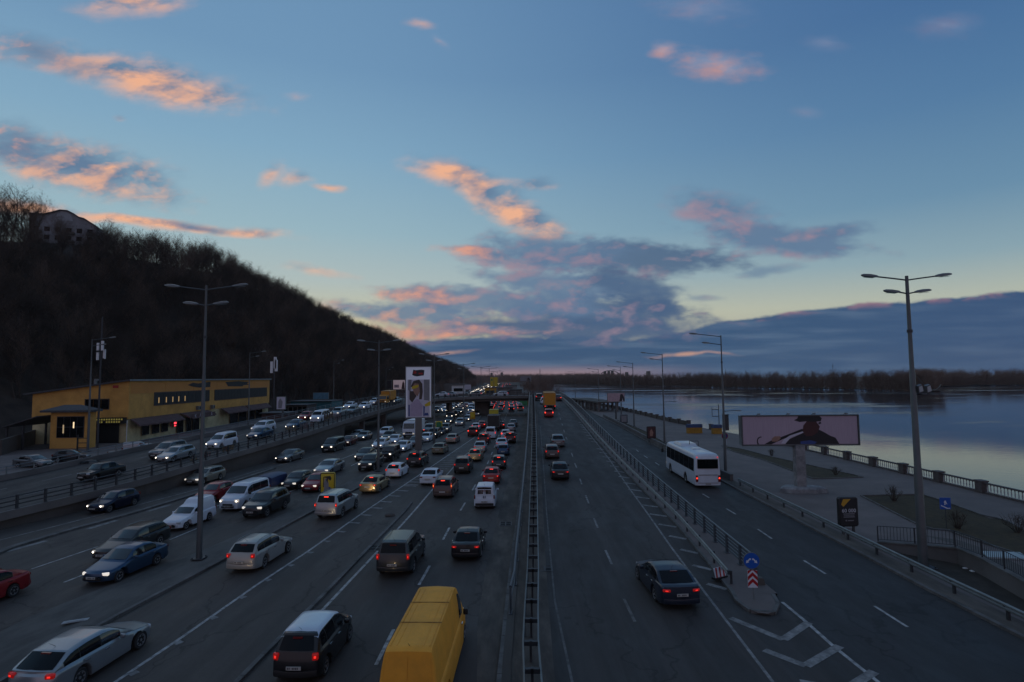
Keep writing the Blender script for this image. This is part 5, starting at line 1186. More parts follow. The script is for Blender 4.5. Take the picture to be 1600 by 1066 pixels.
def car_geo(kind):
    S = SPEC[kind]; L, Wd, r = S['L'], S['W'], S['r']; gc = S.get('gc', .2); th = S.get('th', 1.0); R = r + .065
    deck, roof = S['deck'], S['roof']
    zd = lambda s: interp(deck, s)
    zt = lambda s: max(zd(s) + .006, interp(roof, s)) if roof[0][0] <= s <= roof[-1][0] else zd(s) + .006
    box = S.get('panel') or kind in ('van', 'cargo', 'combi', 'jeep')
    hw = lambda s: Wd / 2 * interp([(0, .76), (.06, .83), (.2, .905), (.5, .97), (1.1, 1), (L - .9, 1), (L - .25, .965), (L - .08, .925), (L, .87)], s) if not box else Wd / 2 * interp([(0, .82), (.12, .90), (.5, .975), (1.1, 1), (L - .3, 1), (L - .08, .98), (L, .94)], s)
    def zb(s):
        b = gc + interp([(0, .06), (.35, 0), (L - .4, 0), (L, .08)], s)
        for a in S['ax']:
            d = abs(s - a)
            if d < R: b = max(b, r + sqrt(R * R - d * d))
        return b
    kf, kr = (.24, .05) if box else (.34, .16)
    def wrap(s, x, z):
        q = (x / (Wd / 2)) ** 2; mid_ = .5 * L
        y = L / 2 - s
        y += -kf * (1 - s / mid_) * q if s < mid_ else kr * ((s - mid_) / (L - mid_)) * q
        return (x, y, z)
    def ring(s):
        w, b, d, t = hw(s), zb(s), zd(s), zt(s); b = min(b, d - .06); g = t - d
        sh = max(d - .15, b + .03); mdz = b + .42 * (sh - b)
        w2 = w - .075; wt = w2 - .30 * th * g
        return [(0, b), (w * .7, b), (w * .965, b), (w * .995, b + .03), (w, mdz), (w - .012, sh), (w - .032, d - .062), (w2 - .01, d - .014), (w2 - (w2 - wt) * .45, d + g * .5), (wt, d + g * .86 if g > .1 else t - .002), (wt - .055, t - .012 if g > .1 else t), (wt - .16, t + .006), (0, t + .028)]
    return S, L, Wd, r, R, zd, zt, hw, zb, wrap, ring

LOD = {}
def car_proto(kind, lod, end):
    """list of (name, mesh, default material key, parent index, location) in local space, nose towards +Y.  end: 'front' / 'rear' is the end the photograph shows"""
    key = (kind, lod)
    if key in LOD: return LOD[key]
    S, L, Wd, r, R, zd, zt, hw, zb, wrap, ring = car_geo(kind)
    gc = S.get('gc', .2)
    st = set([x for x, _ in S['deck']] + [x for x, _ in S['roof']] + [x + .012 for x, _ in (S['roof'][0], S['roof'][-1])])
    for a in S['ax']:
        for k in range(-4, 5): st.add(a + R * sin(k * pi / 8) * .999)
        st.add(a - R * 1.02); st.add(a + R * 1.02)
    n = {0: 26, 1: 14, 2: 8}[lod]
    for k in range(n + 1): st.add(L * k / n)
    st = sorted(x for x in st if 0 <= x <= L); st = [x for i, x in enumerate(st) if i == 0 or x - st[i - 1] > .008]
    m = MB(); RR = []
    for s in st:
        h = ring(s); RR.append([wrap(s, x, z) for x, z in h] + [wrap(s, -x, z) for x, z in reversed(h[1:-1])])
    m.rings(RR); body = m.mesh('body', 38, True)
    out = [('body', body, 'PAINT', None, (0, 0, 0))]
    def side_pt(s, t, sgn, off=.008):
        h = ring(s); a, b, c = h[7], h[8], h[9]
        q = (a[0] + (b[0] - a[0]) * t * 2, a[1] + (b[1] - a[1]) * t * 2) if t < .5 else (b[0] + (c[0] - b[0]) * (t - .5) * 2, b[1] + (c[1] - b[1]) * (t - .5) * 2)
        return wrap(s, sgn * (q[0] + off), q[1] + off * .2)
    gm = MB(); parts = []
    def top_patch(s0, s1, name, inset=.03):
        m = MB(); G = []
        for k in range(5):
            s = s0 + (s1 - s0) * k / 4; h = ring(s); row = []
            for j in range(-4, 5):
                f = j / 4; x = f * (h[10][0] - inset); ax = abs(x)
                z = h[11][1] + (h[12][1] - h[11][1]) * (1 - min(ax / max(h[11][0], .01), 1)) if ax < h[11][0] else h[11][1] + (h[10][1] - h[11][1]) * (ax - h[11][0]) / max(h[10][0] - h[11][0], .01)
                sl = .010; row.append(wrap(s + (-sl if s0 < L / 2 else sl) * .8, x, z + sl))
            G.append(row)
        m.rings(G, close=False, cap=False); return m
    if lod < 2:
        parts.append(('windscreen', top_patch(*S['ws'], 'windscreen'), 'glass'))
        if S['rw']: parts.append(('rear_window', top_patch(*S['rw'], 'rear_window', .07), 'glass_tint'))
    else:
        w = top_patch(*S['ws'], 'w'); gm.add(w.v, w.f)
        if S['rw']: w = top_patch(*S['rw'], 'w', .07); gm.add(w.v, w.f)
    for sg in (-1, 1):
        if lod < 2 and len(S['sw']) > 1:                 # dark pillars between the panes
            m = MB(); a_, b_ = S['sw'][0][0] + .02, S['sw'][-1][1] + .03
            m.rings([[side_pt(a_ + (b_ - a_) * k / 10, t, sg, .004) for t in (.05, .5, .95)] for k in range(11)], close=False, cap=False); parts.append(('pillar_trim', m, 'black'))
        for s0, s1 in S['sw']:
            m = MB(); G = []
            nn = 4
            for k in range(nn + 1):
                s = s0 + (s1 - s0) * k / nn
                G.append([side_pt(s, t, sg) for t in (.07, .5, .93)])
            m.rings(G, close=False, cap=False)
            if lod < 2: parts.append(('side_window', m, 'glass_tint' if s0 > L * .45 else 'glass'))
            else: gm.add(m.v, m.f)
    if lod == 2: parts.append(('windows', gm, 'glass_tint'))
    for nm, m, mt in parts: out.append((nm, m.mesh(nm, 60), mt, 0, (0, 0, 0)))
    # lamps
    def blob(c, d, nm, mt, rz=0, parent=0, n=2):
        m = MB(); x, y, z = (q / 2 for q in d)
        RR_ = []
        for yy, k in ((-1, .55), (-.6, .95), (0, 1), (.6, .95), (1, .55)):
            RR_.append([(sx * x * k * f, yy * y, sz * z * k * g) for sx, sz, f, g in ((-1, -1, .8, 1), (1, -1, .8, 1), (1, -1, 1, .6), (1, 1, 1, .6), (1, 1, .8, 1), (-1, 1, .8, 1), (-1, 1, 1, .6), (-1, -1, 1, .6))])
        m.rings(RR_)
        m.v = [(c[0] + a * cos(rz) - b * sin(rz), c[1] + a * sin(rz) + b * cos(rz), c[2] + e) for a, b, e in m.v]
        out.append((nm, m.mesh(nm, 50), mt, parent, (0, 0, 0)))
    tall = Wd * .19
    for sg in (-1, 1):
        s = .16; x = sg * (hw(s) - tall * .62); p = wrap(s, x, zd(s) - .10)
        blob((p[0], p[1] + .02, p[2]), (tall, .22, .17 if kind not in ('bigvan', 'van', 'jeep') else .24), 'headlight', 'HEAD', sg * -.35); hi = len(out) - 1
        blob((p[0] + sg * .03, p[1] + .11, p[2]), ((.10, .10, .12)[lod], .1, (.08, .09, .11)[lod]), 'bulb', 'BULB', 0, hi)
    tw, tht = S['ts']
    for sg in (-1, 1):
        s = L - .09; x = sg * (hw(s) - tw * .5 - .005); p = wrap(s, x, S['tz'])
        blob((p[0], p[1] - .015, p[2]), (tw * .86, .15, tht * .84), 'taillight', 'TAIL' if lod == 2 else 'LENS', sg * .25); ti = len(out) - 1
        if lod < 2: blob((p[0], p[1] - .035, p[2]), (tw * .42, .14, tht * .42), 'tail_bulb', 'TAIL', sg * .25, ti)
    if lod < 2:
        m = MB(); p = wrap(.01, 0, 0)[1]; pr = wrap(L - .01, 0, 0)[1]
        m.box((0, p - .005, zd(.02) - .12), (Wd * .42, .08, .14)); m.box((0, p - .02, gc + .19), (Wd * .55, .06, .12))
        out.append(('grille', m.mesh('grille'), 'black', 0, (0, 0, 0)))
        for nm, y, z in (('front_plate', p + .03, gc + .26), ('rear_plate', pr - .03, S['tz'] - .16 if kind in ('sedan', 'limo', 'oldsedan') else gc + .42)):
            m = MB(); m.box((0, y, z), (.52, .03, .115)); pi_ = len(out); out.append((nm, m.mesh(nm), 'plate', 0, (0, 0, 0)))
            if lod == 0:
                m = MB(); random.seed(kind + nm); x = -.2
                for k in range(8):
                    if k not in (2, 7): m.box((x, y + (.017 if nm[0] == 'f' else -.017), z), (.035, .004, .07))
                    x += .057
                out.append(('plate_marks', m.mesh('plate_marks'), 'plate_mark', pi_, (0, 0, 0)))
        for sg in (-1, 1):
            s = S['ws'][1] - .18; h = ring(s); x = sg * (h[7][0] + .13); p = wrap(s, sg * h[7][0], h[7][1])
            sz = 1.6 if kind in ('bigvan', 'van', 'cargo') else 1.0
            blob((x + sg * .02 * sz, p[1], p[2] + .06 * sz), (.2, .12, .15 * sz), 'wing_mirror', 'PAINT' if kind not in ('bigvan', 'van', 'cargo') else 'black')
        if S['rw']:
            s = S['rw'][0] + .03; q_ = wrap(s, 0, zt(s) + .02); m = MB(); m.box((q_[0], q_[1] - .03, q_[2]), (.34, .07, .05)); out.append(('high_brake_lamp', m.mesh('high_brake_lamp'), 'HIGH', 0, (0, 0, 0)))
        # rear and front bumper inserts
        m = MB(); yb = wrap(L, 0, 0)[1]
        RR_ = [[wrap(L + .012, x, gc + .10), wrap(L + .022, x, gc + .13), wrap(L + .022, x, gc + .27), wrap(L + .012, x, gc + .30), wrap(L - .06, x, gc + .30), wrap(L - .06, x, gc + .10)] for x in [Wd * .43 * k / 5 for k in range(-5, 6)]]
        m.rings(RR_); out.append(('bumper', m.mesh('bumper', 40), 'black' if kind in ('suv', 'bigvan', 'smallvan', 'city') else 'PAINT', 0, (0, 0, 0)))
    if lod == 0:
        m = MB(); s = zt(L * .5)
        if kind != 'jeep':
            m.tube((0, L / 2 - S['roof'][-2][0] + .25, zt(S['roof'][-2][0] - .2)), (0, L / 2 - S['roof'][-2][0] - .05, zt(S['roof'][-2][0] - .2) + .24), .008, .004, 5)
            out.append(('aerial', m.mesh('aerial'), 'black', 0, (0, 0, 0)))
        # doors: panels a few millimetres proud of the body with a gap between them
        for sg in (-1, 1):
            runs = [(S['sw'][0][0] - .35, S['sw'][0][1] + .025)] + ([(S['sw'][0][1] + .035, min(S['sw'][1][1] + .05, S['ax'][1] - .02))] if len(S['sw']) > 1 else [])
            for s0, s1 in runs:
                s0 = max(s0, S['ax'][0] + R + .06); m = MB(); G = []
                for k in range(9):
                    s = s0 + (s1 - s0) * k / 8; h = ring(s)
                    b3 = (h[4][0], max(h[3][1] + .06, .36)); row = [(b3[0] - .001, b3[1]), (h[4][0], max(h[4][1], b3[1] + .05)), h[5], h[6]]
                    G.append([wrap(s, sg * (x + .007), z) for x, z in row])
                m.rings(G, close=False, cap=False); di = len(out); out.append(('door', m.mesh('door', 40), 'PAINT', 0, (0, 0, 0)))
                sH = s1 - .16; h = ring(sH); p = wrap(sH, sg * (h[5][0] + .022), h[5][1] + .02); m = MB(); m.box(p, (.035, .2, .03)); out.append(('handle', m.mesh('handle'), 'chrome', di, (0, 0, 0)))
    if S.get('rack') and lod < 2:
        for sg in (-1, 1):
            m = MB(); s0, s1 = S['roof'][2][0] + .05, S['roof'][-2][0] - .1; P = []
            for k in range(7):
                s = s0 + (s1 - s0) * k / 6; h = ring(s); P.append(Vector(wrap(s, sg * (h[10][0] - .03), h[11][1] + (.06 if 0 < k < 6 else .0))))
            m.path(P, .018, 5); out.append(('roof_rail', m.mesh('roof_rail'), 'steel', 0, (0, 0, 0)))
    if S.get('ribs') and lod == 0:
        for k in range(-3, 4):
            m = MB(); x = k * .21
            m.bar((x, L / 2 - 2.3, zt(3) + .018), (x, L / 2 - 6.95, zt(5.2) + .018), .035, .012); out.append(('roof_rib', m.mesh('roof_rib'), 'PAINT', 0, (0, 0, 0)))
        for s in (3.6, 5.3):
            m = MB(); m.bar((-.74, L / 2 - s, zt(s) + .03), (.74, L / 2 - s, zt(s) + .03), .03, .012); out.append(('roof_seam', m.mesh('roof_seam'), 'rust_line', 0, (0, 0, 0)))
    if S.get('panel') and lod < 2:                       # pair of rear doors
        for sg in (-1, 1):
            m = MB(); G = []
            top = S['roof'][-2][0] + .02; samples = [(top + (S['roof'][-1][0] - .008 - top) * t, 't') for t in (0, .5, 1)] + [(L - .1, 'd'), (L - .035, 'd'), (L - .008, 'd')]
            for s, _ in samples:
                h = ring(s); z = h[11][1] if _ == 't' else zd(s); xw = (h[10][0] if _ == 't' else h[7][0]) - .05
                G.append([wrap(s + .016, sg * (.014 + (xw - .014) * j / 4), z) for j in range(5)])
            m.rings(G, close=False, cap=False); di = len(out); out.append(('rear_door', m.mesh('rear_door', 30), 'PAINT', 0, (0, 0, 0)))
            p = wrap(L + .03, sg * .07, 1.0); m = MB(); m.box(p, (.05, .04, .18)); out.append(('handle', m.mesh('handle'), 'black', di, (0, 0, 0)))
            if kind == 'smallvan':
                m = MB(); G = []
                for t in (.12, .5, .88):
                    s = S['roof'][-2][0] + .02 + (S['roof'][-1][0] - S['roof'][-2][0] - .03) * t; h = ring(s)
                    G.append([wrap(s + .028, sg * x, h[11][1]) for x in (.09, .3, h[10][0] - .13)])
                m.rings(G, close=False, cap=False); out.append(('pane', m.mesh('pane'), 'glass', di, (0, 0, 0)))
    # wheels
    nseg = {0: 24, 1: 14, 2: 9}[lod]; wd = .20
    prof = [(-.5, .72), (-.5, .92), (-.36, 1.0), (.36, 1.0), (.5, .92), (.5, .66), (.42, .62)]
    m = MB(); m.rings([[(a * wd, r * b * cos(2 * pi * k / nseg), r * b * sin(2 * pi * k / nseg)) for k in range(nseg)] for a, b in prof]); tyre = m.mesh('tyre', 40)
    m = MB()
    if lod == 0:
        m.rings([[(x, r * b * cos(2 * pi * k / nseg), r * b * sin(2 * pi * k / nseg)) for k in range(nseg)] for x, b in ((.06, .66), (.098, .67), (.098, .60), (.05, .58), (.045, .2))], cap=False)
        ns = 5 if kind in ('suv', 'offroad', 'sedan') else 7
        for k in range(ns):
            a = 2 * pi * k / ns; d1, d2 = Vector((0, cos(a), sin(a))), Vector((0, -sin(a), cos(a)))
            P = [Vector((.075, 0, 0)) + d1 * .03 + d2 * s_ * r * .10 for s_ in (-1, 1)] + [Vector((.09, 0, 0)) + d1 * r * .62 + d2 * s_ * r * .08 for s_ in (1, -1)]
            m.add(P + [q - Vector((.03, 0, 0)) for q in P], [(0, 1, 2, 3), (0, 4, 5, 1), (1, 5, 6, 2), (2, 6, 7, 3), (3, 7, 4, 0)])
        m.rings([[(x, r * b * cos(2 * pi * k / 10), r * b * sin(2 * pi * k / 10)) for k in range(10)] for x, b in ((.05, .16), (.10, .15), (.105, .05))])
    else:
        m.rings([[(x, r * b * cos(2 * pi * k / nseg), r * b * sin(2 * pi * k / nseg)) for k in range(nseg)] for x, b in ((.08, .64), (.098, .62), (.07, .2))])
    rim = m.mesh('rim', 40)
    m = MB(); m.rings([[(.04, r * .60 * cos(2 * pi * k / 12), r * .6 * sin(2 * pi * k / 12)) for k in range(12)], [(.03, r * .58 * cos(2 * pi * k / 12), r * .58 * sin(2 * pi * k / 12)) for k in range(12)]]); disc_ = m.mesh('brake_disc')
    for a in S['ax']:
        for sg in (-1, 1):
            wi = len(out); out.append(('wheel', tyre, 'rubber', 0, (sg * (Wd / 2 - .125), L / 2 - a, r, 0 if sg > 0 else pi)))
            if lod < 2: out.append(('rim', rim, 'RIM', wi, (0, 0, 0)))
            if lod == 0: out.append(('brake_disc', disc_, 'undercar', wi, (0, 0, 0)))
    LOD[key] = out
    return out
M['rust_line'] = mat('rust_line', (.16, .08, .02), .8)

CAR_N = {}
def put_car(name, kind, lod, color, pos, d, slope, label, cat, group, toward, head=None, tail=None, rim='alloy', roofcol=None):
    """pos: the spot on the road under the end that faces the camera; d: unit direction away from the camera along the lane"""
    head = head or (random.Random(str(label) + str(pos[1])).choice(['head_on', 'head_on', 'head_on', 'head_dim']) if toward else 'head_off'); tail = tail or ('tail_off' if toward else 'tail_on')
    S = SPEC[kind]; c = Vector((pos[0], pos[1], 0)) + Vector((d[0], d[1], 0)) * (S['L'] / 2)
    hd = (-d[0], -d[1]) if toward else (d[0], d[1])
    root = empty(name, (c.x, c.y, pos[2] + slope * (S['L'] / 2)), 0, label, cat, group)
    root.rotation_euler = (atan(slope) * (-1 if toward else 1), 0, atan2(-hd[0], hd[1])); root.rotation_mode = 'XYZ'
    pm = color if not isinstance(color, tuple) else paint(color, 0.0 if color in (WH, YL, OR, BK) else .65 if color in (SI, GY, DG, BL, BE, GO, NV, PG) else .25)
    objs = {}
    for ix_, (nm, me, mt, par, loc) in enumerate( car_proto(kind, lod, None)):
        if mt == 'BULB' and head not in ('head_on', 'fog_on'): continue
        if not me.materials: me.materials.append(None)
        o = bpy.data.objects.new(nm, me); C.objects.link(o); o.parent = root if par is None else objs[par]
        o.location = loc[:3]
        if len(loc) > 3: o.rotation_euler = (0, 0, loc[3])
        mm = {'PAINT': pm, 'HEAD': M[head], 'TAIL': M[tail], 'RIM': M[rim], 'BULB': M['bulb_on'], 'HIGH': M['tail_brake' if tail in ('tail_brake', 'tail_amber') else 'tail_off'], 'LENS': M['tail_lens' if tail != 'tail_off' else 'tail_off']}.get(mt) or M[mt]
        o.material_slots[0].link = 'OBJECT'; o.material_slots[0].material = mm
        objs[ix_] = o
    if roofcol:                                          # contrasting roof skin
        S_, L, Wd, r, R, zd, zt, hw, zb, wrap, ring = car_geo(kind); m = MB(); G = []
        for k in range(11):
            s = S_['roof'][1][0] + .02 + (S_['roof'][-2][0] - S_['roof'][1][0] + .04) * k / 10; h = ring(s)
            G.append([wrap(s, x, z + .012) for x, z in [(-h[9][0] - .012, h[9][1]), (-h[10][0] - .004, h[10][1]), (-h[11][0], h[11][1]), (-h[11][0] * .5, (h[11][1] + h[12][1]) / 2 + .003), (0, h[12][1]), (h[11][0] * .5, (h[11][1] + h[12][1]) / 2 + .003), (h[11][0], h[11][1]), (h[10][0] + .004, h[10][1]), (h[9][0] + .012, h[9][1])]])
        m.rings(G, close=False, cap=False); m.build('roof_skin', paint(roofcol), root, 40)
    return root

def tangent(line, p):
    best = min(range(len(line) - 1), key=lambda i: ((line[i] + line[i + 1]) / 2 - Vector((p[0], p[1], line[i].z))).length)
    t = line[min(best + 1, len(line) - 1)] - line[max(best - 1, 0)]; t.z = 0; return t.normalized()
CAT = {'sedan': 'car', 'limo': 'car', 'hatch': 'car', 'city': 'car', 'estate': 'car', 'wagon': 'car', 'suv': 'car', 'offroad': 'car', 'jeep': 'car', 'minivan': 'car', 'smallvan': 'van', 'combi': 'van', 'van': 'van', 'cargo': 'van', 'bigvan': 'van', 'boxpick': 'van', 'oldsedan': 'car'}
NAME = {'sedan': 'saloon_car', 'limo': 'saloon_car', 'hatch': 'hatchback_car', 'city': 'hatchback_car', 'estate': 'estate_car', 'wagon': 'estate_car', 'suv': 'off_road_car', 'offroad': 'off_road_car', 'jeep': 'off_road_car', 'minivan': 'people_carrier', 'smallvan': 'small_van', 'combi': 'small_van', 'van': 'passenger_van', 'cargo': 'delivery_van', 'bigvan': 'delivery_van', 'boxpick': 'box_van', 'oldsedan': 'saloon_car'}
G_T, G_A, G_C, G_S, G_P, G_F = 'oncoming cars with headlights on', 'cars driving away on the highway', 'cars climbing to the overpass', 'cars on the slip road', 'cars parked by the yellow building', 'far traffic near the overpass'
